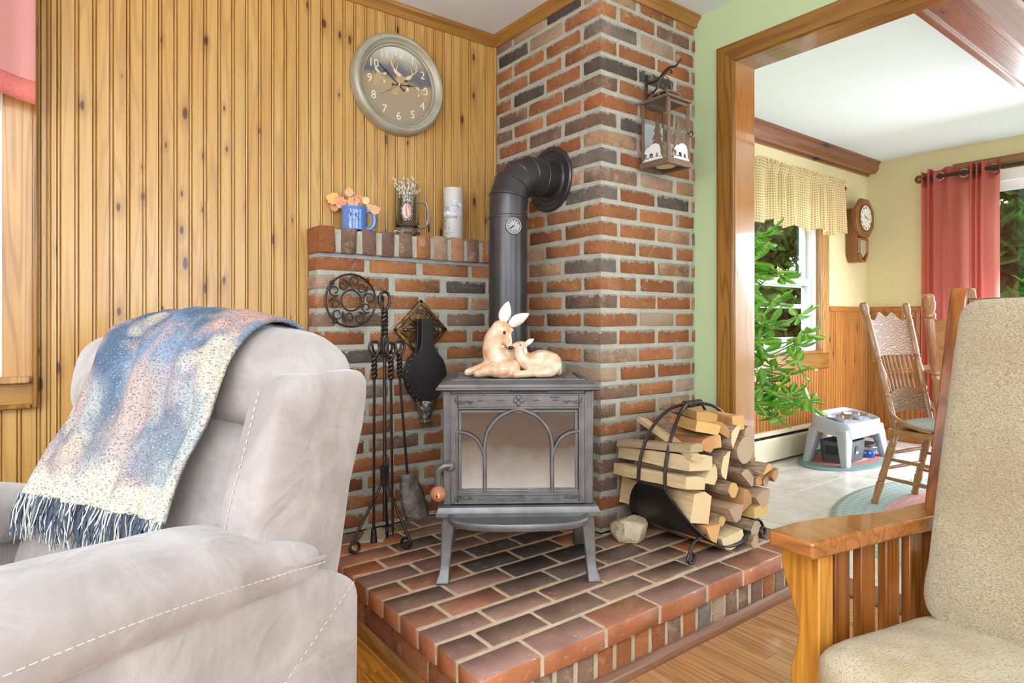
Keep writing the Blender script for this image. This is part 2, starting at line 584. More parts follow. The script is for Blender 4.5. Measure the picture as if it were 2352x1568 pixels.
def bcol(kind=None):
    if kind is None:
        kind = rnd.choices(['o', 'd', 't', 'b', 'k', 'p'], [46, 24, 14, 9, 3, 4])[0]
    base = {'o': (196, 130, 80), 'd': (184, 114, 66), 't': (206, 154, 112), 'b': (154, 122, 102), 'k': (104, 94, 88), 'p': (202, 166, 138), 'g': (146, 134, 122), 'r': (164, 94, 64)}[kind]
    f = rnd.uniform(0.92, 1.08)
    c = lin(*[min(255, q * f) for q in base])
    a = {'o': 0.12, 'd': 0.05, 't': 0.4, 'b': 0.2, 'k': 0.06, 'p': 0.75, 'g': 0.25, 'r': 0.05}[kind] * rnd.uniform(0.4, 1.3)
    return (*c, min(1, a))


def brick(parent, x0, x1, y0, y1, z0, z1, mat='brick', kind=None, out=0.0):
    me = brick_mesh(x1 - x0, y1 - y0, z1 - z0)
    o = put('brick', me, mat, parent, ((x0 + x1) / 2, (y0 + y1) / 2, (z0 + z1) / 2), color=bcol(kind))
    return o


XC, YC = 1.801, 1.789
chimney = thing('chimney', 'tall red brick chimney breast rising to the ceiling behind the stove', 'chimney', (0, 0, 0))
MB().box(XC + 0.005, XG - 0.002, YC + 0.005, YA + 0.008, HZ, ZT - 0.002).build('mortar', 'mortar', chimney, smooth=False)
dark = [  # centres of the dark clinker bricks (x, y, z)
    ('k', XC, 2.285, 2.34), ('k', XC, 2.06, 2.40), ('k', XC, 1.90, 2.10), ('k', XC, 2.30, 2.05), ('g', XC, 1.90, 1.27),
    ('k', 2.10, YC, 2.09), ('k', 1.97, YC, 1.83), ('k', 2.28, YC, 1.53), ('g', XC, 1.84, 1.58), ('g', XC, 1.84, 2.23), ('g', XC, 1.84, 1.73),
    ('b', 1.85, YC, 2.02), ('b', 1.85, YC, 1.86), ('b', 1.85, YC, 0.98), ('b', 1.92, YC, 0.66), ('b', 2.32, YC, 0.62), ('b', 1.87, YC, 0.47), ('b', 1.87, YC, 0.20),
    ('p', 2.12, YC, 2.27), ('p', 2.10, YC, 1.66), ('p', 2.2, YC, 1.05), ('p', 1.9, YC, 0.85), ('p', 2.3, YC, 0.72), ('p', XC, 1.95, 1.85), ('p', XC, 1.86, 0.9)]
chb = []
nrow = 31
for kx in range(nrow):
    z0 = HZ + kx * CR + 0.017
    z1 = min(HZ + (kx + 1) * CR, ZT - 0.004)
    if z1 - z0 < 0.02:
        continue
    j = lambda: rnd.uniform(-0.006, 0.006)
    if kx % 2:
        cor = (XC, 2.021 + j(), YC, YC + 0.100)
        fr = [(2.043 + j(), 2.262 + j()), (2.287 + j(), 2.408)]
        lf = [(1.911 + j(), 2.131 + j()), (2.153 + j(), 2.373 + j()), (2.395 + j(), 2.518)]
    else:
        cor = (XC, XC + 0.097 + j(), YC, 2.009 + j())
        fr = [(1.918 + j(), 2.138 + j()), (2.160 + j(), 2.380 + j()), (2.400, 2.418)]
        lf = [(2.031 + j(), 2.251 + j()), (2.273 + j(), 2.490 + j())]
    def pick(cx, cy, cz):
        for kd, a, b, c in dark:
            if abs(cz - c) < CR / 2 and ((abs(a - XC) < 1e-6 and abs(cx - XC) < 0.12 and abs(cy - b) < 0.11) or (abs(b - YC) < 1e-6 and abs(cy - YC) < 0.12 and abs(cx - a) < 0.11)):
                return kd
        return None
    zc = (z0 + z1) / 2 
    brick(chimney, cor[0], cor[1], cor[2], cor[3], z0, z1, kind=pick((cor[0] + cor[1]) / 2 if kx % 2 else XC + 0.05, YC + 0.05 if kx % 2 else (cor[2] + cor[3]) / 2, zc))
    for a, b in fr:
        brick(chimney, a, b, YC, YC + 0.09, z0, z1, kind=pick((a + b) / 2, YC, zc))
    for a, b in lf:
        brick(chimney, XC, XC + 0.09, a, b, z0, z1, kind=pick(XC, (a + b) / 2, zc))

# ---------------------------------------------------------------- low brick wall with the rowlock mantel
YL = 2.41
lowwall = thing('brick_wall', 'low brick wall behind the stove with a mantel of upright bricks', 'brick wall')
MB().box(0.862, XC, YL + 0.006, YA - 0.012, HZ, 1.300).build('mortar', 'mortar', lowwall, smooth=False)
for kx in range(15):
    z0, z1 = HZ + kx * CR + 0.017, HZ + (kx + 1) * CR
    j = lambda: rnd.uniform(-0.006, 0.006)
    if kx % 2 == 0:
        xs = [(0.857, 1.053 + j()), (1.078 + j(), 1.305 + j()), (1.337 + j(), 1.561 + j()), (1.589 + j(), 1.795)]
    else:
        xs = [(0.857, 0.930 + j()), (0.955 + j(), 1.170 + j()), (1.196 + j(), 1.417 + j()), (1.452 + j(), 1.660 + j()), (1.682, 1.795)]
    for a, b in xs:
        kd = None
        if kx == 13 and abs((a + b) / 2 - 1.55) < 0.1: kd = 'k'
        if kx == 11 and a < 0.87: kd = 'b'
        if kx == 9 and 0.95 < a < 1.0: kd = 'k'
        if kx == 7 and 0.95 < a < 1.0: kd = 'g'
        if kx < 6 and kd is None: kd = rnd.choice(['o', 'd', 'd', 'r', 'b', 'o'])
        brick(lowwall, a, b, YL, YA - 0.004, z0, z1, kind=kd)
MB().box(0.863, XC, 2.404, YA - 0.012, 1.288, 1.306).build('bed_joint', 'concrete', lowwall, smooth=False)  # mortar joint in darker grey, painting in the shadow gap below the mantel
MB().box(0.866, XC, 2.388, YA - 0.012, 1.306, 1.398).build('mantel_mortar', 'mortar', lowwall, smooth=False)
mx = [(0.855, 0.922), (0.948, 1.012), (1.037, 1.097), (1.123, 1.18), (1.205, 1.262), (1.286, 1.35), (1.372, 1.437), (1.46, 1.521), (1.543, 1.608), (1.63, 1.692), (1.714, 1.775)]
mk = ['d', 'b', 'b', 'b', 'b', 'o', 'p', 't', 'b', 'o', 'b']
for (a, b), kd in zip(mx, mk):
    brick(lowwall, a, b, 2.378 + rnd.uniform(-0.002, 0.002), YA - 0.004, 1.303, 1.407 + rnd.uniform(-0.002, 0.002), 'mantel_brick', kd)

# ---------------------------------------------------------------- raised hearth
hearth = thing('hearth', 'raised brick hearth platform carrying the stove', 'hearth')
MB().box(0.850, XG - 0.004, 1.245, YC - 0.002, 0.0, HZ - 0.003).build('mortar', 'hearth_mortar', hearth, smooth=False)
MB().box(0.850, XC - 0.002, YC - 0.002, YL - 0.002, 0.0, HZ - 0.003).build('mortar', 'hearth_mortar', hearth, smooth=False)
MB().box(0.836, XG - 0.004, 1.231, 1.32, 0.116, HZ - 0.004).build('mortar', 'hearth_mortar', hearth, smooth=False)
MB().box(0.836, 0.86, 1.231, YL - 0.002, 0.116, HZ - 0.004).build('mortar', 'hearth_mortar', hearth, smooth=False)
ys = [1.227, 1.335, 1.441, 1.543, 1.655, 1.767, 1.877, 1.988, 2.088, 2.196, 2.302, 2.407]
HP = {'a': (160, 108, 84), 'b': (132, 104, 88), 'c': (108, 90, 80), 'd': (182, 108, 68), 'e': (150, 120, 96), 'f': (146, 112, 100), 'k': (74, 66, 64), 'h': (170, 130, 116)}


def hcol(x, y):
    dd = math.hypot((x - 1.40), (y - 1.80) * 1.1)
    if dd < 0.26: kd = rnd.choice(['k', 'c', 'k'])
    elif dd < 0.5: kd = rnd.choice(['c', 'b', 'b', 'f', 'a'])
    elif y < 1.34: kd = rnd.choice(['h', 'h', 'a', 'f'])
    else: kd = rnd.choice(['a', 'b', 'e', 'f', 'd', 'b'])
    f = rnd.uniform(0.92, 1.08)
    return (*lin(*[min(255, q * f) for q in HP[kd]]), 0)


for r in range(len(ys) - 1):
    y0, y1 = ys[r] + (0.0 if r == 0 else 0.008), ys[r + 1] - 0.008
    if r == 0:
        cut = [0.832, 1.026, 1.260, 1.495, 1.715, 1.942, 2.170, 2.416]
    elif r % 2:
        cut = [0.832, 0.95, 1.165, 1.385, 1.605, 1.825, 2.045, 2.265, 2.416]
    else:
        cut = [0.832, 1.045, 1.265, 1.485, 1.705, 1.925, 2.145, 2.365, 2.416]
    cut = [cut[0]] + [c + rnd.uniform(-0.012, 0.012) for c in cut[1:-1]] + [cut[-1]]
    for q in range(len(cut) - 1):
        a, b = cut[q] + (0 if q == 0 else 0.007), cut[q + 1] - 0.007
        if b - a < 0.03: continue
        if y1 > YC and a > XC - 0.02: y1b = YC - 0.004
        else: y1b = y1
        if y1b - y0 < 0.015: continue
        if y1 > YC and b > XC and a <= XC - 0.02: b = XC - 0.004
        me = brick_mesh(b - a, y1b - y0, 0.058, 0.003, 0.0012)
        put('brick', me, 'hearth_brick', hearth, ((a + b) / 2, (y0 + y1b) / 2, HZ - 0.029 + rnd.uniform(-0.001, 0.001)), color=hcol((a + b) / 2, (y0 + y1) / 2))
xx = 0.860
while xx < 2.40:
    w = 0.057 + rnd.uniform(-0.002, 0.002)
    kd = rnd.choice(['b', 'b', 'g', 'd', 'b', 'p', 'b', 'd'])
    brick(hearth, xx, min(xx + w, 2.415), 1.238 + rnd.uniform(-0.002, 0.002), 1.30, 0.004, 0.113, 'mantel_brick', kd)
    xx += 0.0762
yy = 1.31
while yy < 2.40:
    brick(hearth, 0.842, 0.90, yy, min(yy + 0.19, 2.405), 0.004, 0.113, 'mantel_brick', rnd.choice(['d', 'r', 'd']))
    yy += 0.205
qr = [(0, 0), (-0.020, 0), (-0.020, 0.012), (-0.015, 0.024), (-0.006, 0.033), (0, 0.036)]
struct(MB().prism([(1.238 + a, b) for a, b in qr], 0, 0.822, 2.418).build('trim_4', 'trim_brown', ang=30), 'brown shoe moulding along the hearth front')
struct(MB().prism([(b, 0.842 + a) for a, b in qr], 1, 1.218, 2.40).build('trim_5', 'casing_y', ang=30), 'brown shoe moulding along the hearth side')

# ---------------------------------------------------------------- floors: planks and tiles
pm = {}
for q in range(26):
    xa = 0.34 + q * 0.0825
    if xa > 2.40: break
    yb = 2.40
    ya = yb - rnd.uniform(0.2, 1.0)
    while yb > -0.1:
        if not (xa > 0.85 and ya > 1.24):
            L = round(yb - ya, 1)
            put('plank', pm.setdefault((L, xa < 0.8), MB().box(0.0006, min(0.0819, 2.42 - xa), 0.0006, L - 0.0006, -0.004, 0.0).mesh('plank', False)), 'floor_pine' if xa < 0.8 else 'floor_plank', floor, (xa, yb - L, 0.0))
            yb -= L
        else:
            yb = ya
        ya = yb - rnd.uniform(0.5, 1.2)
k = NT('stone_tile')
v = k.coord()
n1 = k.noise(k.mapv(v, (5, 9, 5)), 1, 6, 0.65)
M['stone_tile'] = k.fin(k.ramp(n1, [(0.3, lin(196, 194, 186)), (0.5, lin(222, 220, 214)), (0.7, lin(236, 235, 231))]), 0.28, 0, 0.5)
plain('grout', lin(244, 243, 240), 0.9)
MB().box(2.56, XD, -1.0, YA, -0.006, -0.0025).build('grout', 'grout', floor_d, smooth=False)
tm = MB().box(0.003, 0.335, 0.003, 0.335, -0.004, 0.0).mesh('tile', False)
for a in range(10):
    for b in range(9):
        x0, y0 = 2.56 + 0.084 + (a - 1) * 0.338, 1.957 - 0.338 * 7 + b * 0.338
        xa, xb2, ya2, yb2 = max(x0, 2.56), min(x0 + 0.335, XD), y0, min(y0 + 0.335, YA)
        if abs(xb2 - xa - 0.335) < 1e-3 and abs(yb2 - ya2 - 0.335) < 1e-3:
            put('tile', tm, 'stone_tile', floor_d, (x0, y0, 0))
        else:
            put('tile', MB().box(xa + 0.003, xb2, ya2 + 0.003, yb2, -0.004, 0.0).mesh('tile', False), 'stone_tile', floor_d)
struct(MB().box(2.41, 2.575, -0.40, 1.577, -0.004, 0.008).build('trim_6', 'trim_brown', bevel=0.004), 'wooden threshold between the two rooms')

# ---------------------------------------------------------------- doorway casing and jambs
y0c, y1c, zo, zi = 1.579, 1.664, 2.249, 2.172
dc = thing('door_1', 'honey wood casing and jambs around the wide cased opening', None, kind='structure')
pz = [(XG, y0c), (XG, y1c), (XG - 0.016, y1c), (XG - 0.020, y1c - 0.012), (XG - 0.014, y0c + 0.016), (XG - 0.017, y0c + 0.010), (XG - 0.016, y0c + 0.003)]
def miter(m):
    return m
sd = MB()
zz = lambda yv: zi + (yv - y0c) / (y1c - y0c) * (zo - zi)
n = len(pz)
sd.add([(a, b, 0.0) for a, b in pz] + [(a, b, zz(b)) for a, b in pz], [tuple(range(n)), tuple(range(n, 2 * n))[::-1]] + [(i, n + i, n + (i + 1) % n, (i + 1) % n) for i in range(n)])
sd.build('side_casing', 'casing', dc, ang=20)
hd = MB()
hd.add([(a, b, zz(b)) for a, b in pz] + [(a, -0.42, zz(b)) for a, b in pz], [tuple(range(n)), tuple(range(n, 2 * n))[::-1]] + [(i, n + i, n + (i + 1) % n, (i + 1) % n) for i in range(n)])
hd.build('head_casing', 'casing_y', dc, ang=20)
MB().box(XG - 0.004, XG + 0.145, 1.576, 1.602, 0.0, 2.19).build('side_jamb', 'jamb', dc, bevel=0.002)
MB().box(XG - 0.004, XG + 0.145, -0.42, 1.578, 2.168, 2.192).build('head_jamb', 'casing_y', dc, bevel=0.002)
# ---------------------------------------------------------------- dining room shell details
DB = wall_db
k = 0
wb = {}


def bead_board(parent, x0, axis, h0, h1, w=0.0813):
    key = (axis, h0, h1)
    if key not in wb:
        pr = [(0, 0.004), (0.003, -0.002), (0.008, 0.004), (0.010, 0.0), (w / 2 - 0.003, 0.0), (w / 2, 0.004), (w / 2 + 0.004, -0.001), (w / 2 + 0.008, 0.004), (w / 2 + 0.010, 0), (w - 0.001, 0), (w, 0.004), (w, 0.012), (0, 0.012)]
        wb[key] = MB().prism(pr, 2, h0, h1).mesh('plank', True, 25)
    return wb[key]


RZ1 = 1.112
for q in range(41):
    xa = 2.60 + q * 0.0813
    if xa > 5.89: break
    top = 0.645 if 3.62 < xa < 5.10 else RZ1
    put('plank', bead_board(None, 0, 0, 0.0, top), 'wainscot', wall_db, (xa, YA - 0.0125, 0.0))
for q in range(9):
    ya = 2.50 - q * 0.0813
    if ya < 1.86: break
    o = put('plank', bead_board(None, 0, 0, 0.0, RZ1), 'wainscot', wall_ds, (XD - 0.0125, ya, 0.0), (0, 0, R(-90)))
rail = [(0, 0), (0.024, 0), (0.028, 0.008), (0.028, 0.03), (0.018, 0.042), (0, 0.044)]
struct(MB().prism([(YA - 0.0 - a, RZ1 + b) for a, b in rail], 0, 5.155, XD).build('trim_7', 'wainscot', ang=30), 'wooden chair rail under the dining wall clock')
struct(MB().prism([(RZ1 + b, XD - a) for a, b in rail], 1, 1.86, YA).build('trim_8', 'wainscot', ang=30), 'wooden chair rail running behind the red curtain')
struct(MB().box(XD - 0.03, XD - 0.012, 1.86, YA, 0.0, 0.09).build('baseboard_right', 'wainscot', bevel=0.004), 'wooden baseboard by the red curtain')
# ceiling beams
bm_ = [(YA, 2.441), (YA - 0.112, 2.441), (YA - 0.112, 2.424), (YA - 0.098, 2.414), (YA - 0.096, 2.372), (YA - 0.07, 2.342), (YA - 0.018, 2.338), (YA - 0.018, 2.325), (YA, 2.320)]
struct(MB().prism(bm_, 0, 2.56, XD - 0.002).build('beam_1', 'beam', ang=25), 'boxed brown ceiling beam above the checked valance')
b2 = thing('beam_2', 'boxed ceiling beam crossing the dining room ceiling', None, kind='structure')
MB().box(2.56, XD, 0.80, 0.955, 2.212, ZT).build('beam_core', 'beam', b2, bevel=0.002)
for a in (0.795, 0.932):
    MB().box(2.56, XD, a, a + 0.028, 2.200, 2.214).build('batten', 'beam', b2, bevel=0.003)
for a, b in ((0.77, 0.802), (0.953, 0.985)):
    MB().box(2.56, XD, a, b, ZT - 0.035, ZT - 0.001).build('cove_strip', 'pine_trim', b2, bevel=0.006)

# dining window in the yellow wall
W1 = thing('window_1', 'white double-hung window in wooden casing behind the green plant', None, kind='structure')
x0, x1, z0, z1 = 3.80, 5.04, 0.80, 2.06
for a, b in ((x1 + 0.005, x1 + 0.115), (x0 - 0.115, x0 - 0.005)):
    MB().box(a, b, YA - 0.024, YA + 0.0, 0.772, 2.06).build('side_casing', 'pine_pale', W1, bevel=0.004)
for a, b in ((x1 - 0.012, x1 + 0.012), (x0 - 0.012, x0 + 0.012)):
    MB().box(a, b, YA - 0.020, YA + 0.10, 0.79, 2.08).build('jamb', 'pine_pale', W1, bevel=0.003)
MB().box(x0 - 0.115, x1 + 0.115, YA - 0.024, YA, 2.06, 2.16).build('head_casing', 'pine_trim', W1, bevel=0.004)
MB().box(x0 - 0.115, x1 + 0.115, YA - 0.026, YA, 0.648, 0.772).build('apron', 'pine_trim', W1, bevel=0.004)
MB().box(x0 - 0.0, x1, YA - 0.03, YA + 0.10, 0.772, 0.795).build('sill', 'pine_trim', W1, bevel=0.004)


def frame_rect(name, par, xa, xb, ya, yb, za, zb, w, mat):
    m = MB()
    m.box(xa, xa + w, ya, yb, za, zb); m.box(xb - w, xb, ya, yb, za, zb)
    m.box(xa + w, xb - w, ya, yb, za, za + w); m.box(xa + w, xb - w, ya, yb, zb - w, zb)
    return m.build(name, mat, par, smooth=False, bevel=0.003)


k = NT('glass')
lp = k.n('BsdfGlossy', {'Roughness': 0.02})
tr = k.n('BsdfTransparent', {'Color': (0.93, 0.96, 0.95, 1)})
mx_ = k.n('MixShader', {0: 0.06, 1: tr.outputs[0], 2: lp.outputs[0]})
k.t.links.new(mx_.outputs[0], k.out.inputs[0])
M['glass'] = k.m
frame_rect('frame', W1, x0 + 0.012, x1 - 0.012, YA + 0.02, YA + 0.12, 0.795, 2.06, 0.055, 'white_vinyl')
us = frame_rect('upper_sash', W1, x0 + 0.07, x1 - 0.07, YA + 0.075, YA + 0.105, 1.30, 2.0, 0.06, 'white_vinyl')
MB().box(x0 + 0.12, x1 - 0.12, YA + 0.088, YA + 0.092, 1.35, 1.95).build('pane', 'glass', us, smooth=False)
ls = frame_rect('lower_sash', W1, x0 + 0.065, x1 - 0.065, YA + 0.035, YA + 0.07, 0.85, 1.37, 0.055, 'white_vinyl')
MB().box(x0 + 0.11, x1 - 0.11, YA + 0.050, YA + 0.054, 0.90, 1.32).build('pane', 'glass', ls, smooth=False)
MB().box(x0 + 0.115, x1 - 0.115, YA + 0.028, YA + 0.036, 1.130, 1.165).build('meeting_rail', 'white_vinyl', ls, bevel=0.003)
for a in (4.2, 4.80):
    MB().box(a, a + 0.05, YA + 0.03, YA + 0.05, 1.368, 1.385).build('sash_lock', 'white_vinyl', ls, bevel=0.004)

# sliding glass door beside the curtain
D2 = thing('door_2', 'white framed glass patio door beside the red curtain', None, kind='structure')
m = MB()
m.box(XD + 0.03, XD + 0.12, 1.78, 1.84, 0.0, 2.20); m.box(XD + 0.03, XD + 0.12, -0.55, -0.49, 0.0, 2.20)
m.box(XD + 0.03, XD + 0.12, -0.49, 1.78, 2.12, 2.20); m.box(XD + 0.03, XD + 0.12, -0.49, 1.78, 0.0, 0.05)
m.build('frame', 'white_vinyl', D2, smooth=False, bevel=0.003)
for a, b, d in ((0.64, 1.78, 0.09), (-0.49, 0.70, 0.05)):
    m = MB()
    m.box(XD + d, XD + d + 0.03, a, a + 0.07, 0.05, 2.12); m.box(XD + d, XD + d + 0.03, b - 0.07, b, 0.05, 2.12)
    m.box(XD + d, XD + d + 0.03, a + 0.07, b - 0.07, 2.05, 2.12); m.box(XD + d, XD + d + 0.03, a + 0.07, b - 0.07, 0.05, 0.14)
    lf = m.build('leaf_frame', 'white_vinyl', D2, smooth=False, bevel=0.003)
    MB().box(XD + d + 0.013, XD + d + 0.017, a + 0.07, b - 0.07, 0.14, 2.05).build('pane', 'glass', lf, smooth=False)
MB().box(XD - 0.022, XD, -0.62, 1.86, 2.20, 2.30).build('head_casing', 'casing_y', D2, bevel=0.004)
MB().box(XD - 0.022, XD, 1.845, 1.93, 0.0, 2.20).build('side_casing', 'wainscot', D2, bevel=0.004)

# living-room window at the far left
W2 = thing('window_2', 'window with wide pine casing at the left edge of the panelled wall', None, kind='structure')
MB().box(-0.104, -0.016, YA - 0.022, YA + 0.012, 0.838, 2.13).build('side_casing', 'pine_pale', W2, bevel=0.003)
MB().box(-0.030, -0.014, YA - 0.030, YA + 0.0, 0.755, 2.23).build('back_band', 'casing', W2, bevel=0.005)
MB().box(-1.30, -0.016, YA - 0.022, YA + 0.012, 0.762, 0.837).build('apron', 'pine_trim', W2, bevel=0.003)
MB().box(-1.30, -0.032, YA - 0.030, YA + 0.0, 0.755, 0.772).build('back_band', 'casing', W2, bevel=0.005)
MB().box(-1.30, -0.036, YA - 0.055, YA + 0.06, 0.838, 0.860).build('sill', 'pine_pale', W2, bevel=0.004)
MB().box(-1.30, -0.016, YA - 0.022, YA + 0.012, 2.131, 2.22).build('head_casing', 'pine_trim', W2, bevel=0.003)
frame_rect('frame', W2, -1.25, -0.07, YA + 0.03, YA + 0.12, 0.80, 2.15, 0.06, 'white_vinyl')
MB().box(-1.19, -0.13, YA + 0.07, YA + 0.075, 0.86, 2.09).build('pane', 'glass', W2, smooth=False)
MB().box(-0.104, -0.090, YA - 0.004, YA + 0.04, 0.86, 2.14).build('jamb_liner', 'white_vinyl', W2, bevel=0.002)
# unseen windows added behind the camera as light sources: plain frames
for i_, (a, b) in enumerate(((-2.3, -0.6), (0.2, 1.9), (3.35, 5.05))):
    w_ = thing('window_%d' % (i_ + 3), 'white framed window in the rear wall', None, kind='structure')
    frame_rect('frame', w_, a, b, -2.70, -2.58, 0.8, 2.1, 0.06, 'white_vinyl')
    MB().box((a + b) / 2 - 0.03, (a + b) / 2 + 0.03, -2.66, -2.60, 0.86, 2.04).build('mullion', 'white_vinyl', w_, smooth=False)
w_ = thing('window_6', 'white framed window in the near side wall', None, kind='structure')
m = MB()
m.box(-2.70, -2.58, -0.75, -0.69, 0.8, 2.1); m.box(-2.70, -2.58, 1.09, 1.15, 0.8, 2.1); m.box(-2.70, -2.58, -0.69, 1.09, 0.8, 0.86); m.box(-2.70, -2.58, -0.69, 1.09, 2.04, 2.1)
m.box(-2.66, -2.60, 0.17, 0.23, 0.86, 2.04)
m.build('frame', 'white_vinyl', w_, smooth=False)
# ---------------------------------------------------------------- cast iron stove
k = NT('cast_iron')
v = k.coord(rand=False)
nf = k.noise(v, 18, 4)
k.bump(k.noise(v, 320, 3), 0.18, 0.0015)
M['cast_iron'] = k.fin(k.mix(k.ramp(nf, [(0.3, 0.0), (0.7, 1.0)]), lin(88, 86, 86), lin(114, 111, 110)), 0.40, 0.4)
plain('iron_dark', lin(46, 42, 42), 0.5, 0.3)
plain('knob_wood', lin(176, 112, 76), 0.4, var=0.15, vs=60)
plain('chrome', lin(200, 200, 200), 0.15, 1.0)
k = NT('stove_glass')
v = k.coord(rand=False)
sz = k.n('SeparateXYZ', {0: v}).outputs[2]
ash_glare = k.noise(k.mapv(v, (5, 5, 4)), 1, 5, 0.6)
fz = k.math('ADD', k.math('MULTIPLY', sz, -5.2), k.math('MULTIPLY', ash_glare, 0.7))
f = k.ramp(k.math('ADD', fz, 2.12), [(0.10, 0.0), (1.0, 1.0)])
c = k.mix(k.math('MULTIPLY', f, 0.85), lin(44, 38, 40), lin(176, 168, 156))  # pale lower glass: ash plus the room's reflection painted into the colour
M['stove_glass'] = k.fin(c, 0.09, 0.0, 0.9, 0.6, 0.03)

stove = thing('wood_stove', 'grey cast iron wood stove with gothic arch glass door', 'stove', (1.354, 1.767, HZ), R(-35))
m = MB()
m.box(-0.249, 0.249, -0.152, 0.158, 0.250, 0.634)
m.box(-0.251, -0.222, -0.160, -0.150, 0.250, 0.630); m.box(0.222, 0.251, -0.160, -0.150, 0.250, 0.630)
m.build('body', 'cast_iron', stove, bevel=0.004)
# top plate with a moulded edge and a low relief panel
def plate(prof, y0, y1):
    rs = []
    for ins, z in prof:
        a, b, c_ = 0.272 - ins, y0 + ins, y1 - ins
        rs.append([(-a, b, z), (a, b, z), (a, c_, z), (-a, c_, z)])
    return MB().rings(rs)
tp = plate([(0.012, 0.630), (0.0, 0.636), (0.0, 0.641), (0.006, 0.644), (0.010, 0.652), (0.026, 0.662), (0.030, 0.664)], -0.192, 0.160).build('top_plate', 'cast_iron', stove, ang=20)
m = MB()
for a, b, c_, d in ((-0.225, 0.225, -0.150, -0.142), (-0.225, 0.225, 0.110, 0.118), (-0.225, -0.217, -0.142, 0.110), (0.217, 0.225, -0.142, 0.110)):
    m.box(a, b, c_, d, 0.6635, 0.6675)
for sx in (-1, 1):
    for q in range(5):
        yy = -0.12 + q * 0.048
        m.tube([(sx * 0.205, yy, 0.665), (sx * 0.185, yy + 0.02, 0.666), (sx * 0.165, yy, 0.665), (sx * 0.185, yy - 0.016, 0.666)], 0.004, 5, closed=True)
m.build('relief', 'cast_iron', tp)
# door
dr = MB()
dx, zb, zt = 0.226, 0.256, 0.620
def fr(m, x, z0, z1, w, wz, y0, y1):
    m.box(-x, -x + w, y0, y1, z0, z1); m.box(x - w, x, y0, y1, z0, z1)
    m.box(-x + w, x - w, y0, y1, z0, z0 + wz); m.box(-x + w, x - w, y0, y1, z1 - wz, z1)
fr(dr, dx, zb, zt, 0.024, 0.046, -0.166, -0.15)
door = dr.build('door', 'cast_iron', stove, bevel=0.003)
m = MB()
fr(m, 0.226, 0.256, 0.620, 0.005, 0.005, -0.170, -0.164)
fr(m, 0.207, 0.284, 0.576, 0.006, 0.006, -0.171, -0.160)
fr(m, 0.199, 0.295, 0.566, 0.010, 0.010, -0.162, -0.150)
m.build('door_moulding', 'cast_iron', door, bevel=0.0015)
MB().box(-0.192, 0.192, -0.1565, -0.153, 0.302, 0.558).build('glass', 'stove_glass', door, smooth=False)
m = MB()
def arch(p, n=10):
    return spline([(a, -0.164, b) for a, b in p], n)
for s_ in (-1, 1):
    m.tube(arch([(s_ * 0.112, 0.286), (s_ * 0.112, 0.40), (s_ * 0.112, 0.455), (s_ * 0.100, 0.500), (s_ * 0.066, 0.542), (s_ * 0.028, 0.562), (0, 0.570)]), 0.0065, 6)
    m.tube(arch([(s_ * 0.205, 0.496), (s_ * 0.168, 0.488), (s_ * 0.138, 0.468), (s_ * 0.120, 0.435), (s_ * 0.113, 0.41)]), 0.0055, 6)
m.build('gothic_arch', 'cast_iron', door)
for s_ in (-1, 1):
    for zc, up in ((0.597, 1), (0.270, -1)):
        m = MB()
        for a0, a1 in ((0.212, 0.198), (0.198, 0.170), (0.170, 0.150)):
            m.tube([(s_ * a0, -0.167, zc), (s_ * (a0 + a1) / 2, -0.168, zc - 0.007 * up), (s_ * a1, -0.167, zc - 0.001)], [0.0035, 0.005, 0.002], 5)
        m.tube([(s_ * 0.212, -0.167, zc + 0.010 * up), (s_ * 0.206, -0.168, zc)], [0.004, 0.003], 5)
        m.tube([(s_ * 0.206, -0.167, zc), (s_ * 0.19, -0.168, zc - 0.012 * up)], [0.003, 0.002], 5)
        m.build('corner_ornament', 'cast_iron', door)
        for q in (0.125, 0.06):
            MB().tube([(s_ * (q + 0.012), -0.166, zc), (s_ * q, -0.167, zc), (s_ * (q - 0.012), -0.166, zc)], [0.001, 0.0025, 0.001], 5).build('dash_ornament', 'cast_iron', door)
m = MB()
for a in range(4):
    m.sphere((0.010 * math.cos(R(a * 90)), -0.167, 0.597 + 0.010 * math.sin(R(a * 90))), (0.009, 0.004, 0.009), 8, 5)
m.build('quatrefoil', 'cast_iron', door)
MB().tube(arch([(-0.20, 0.283), (-0.06, 0.283), (-0.03, 0.286), (-0.014, 0.292), (0, 0.294), (0.014, 0.292), (0.03, 0.286), (0.06, 0.283), (0.20, 0.283)], 6), 0.0035, 6).build('ogee_band', 'cast_iron', door)
m = MB()
for a, h in ((-0.010, 0.010), (0.0, 0.015), (0.010, 0.010)):
    m.tube([(a - 0.004, -0.167, 0.277), (a, -0.168, 0.277 + h), (a + 0.004, -0.167, 0.277)], 0.0012, 4)
m.build('flame_emblem', 'cast_iron', door)
tx = text_mesh('J\u00d8TUL', 0.019, 0.0012)
put('lettering', tx, 'cast_iron', door, (0, -0.168, 0.267), (R(90), 0, 0))
m = MB().box(-0.03, 0.10, -0.163, -0.150, 0.624, 0.631)
m.build('air_slot', 'iron_dark', stove, smooth=False)
MB().box(0.105, 0.135, -0.172, -0.150, 0.606, 0.611, RY(0)).build('air_lever', 'cast_iron', stove, bevel=0.002)
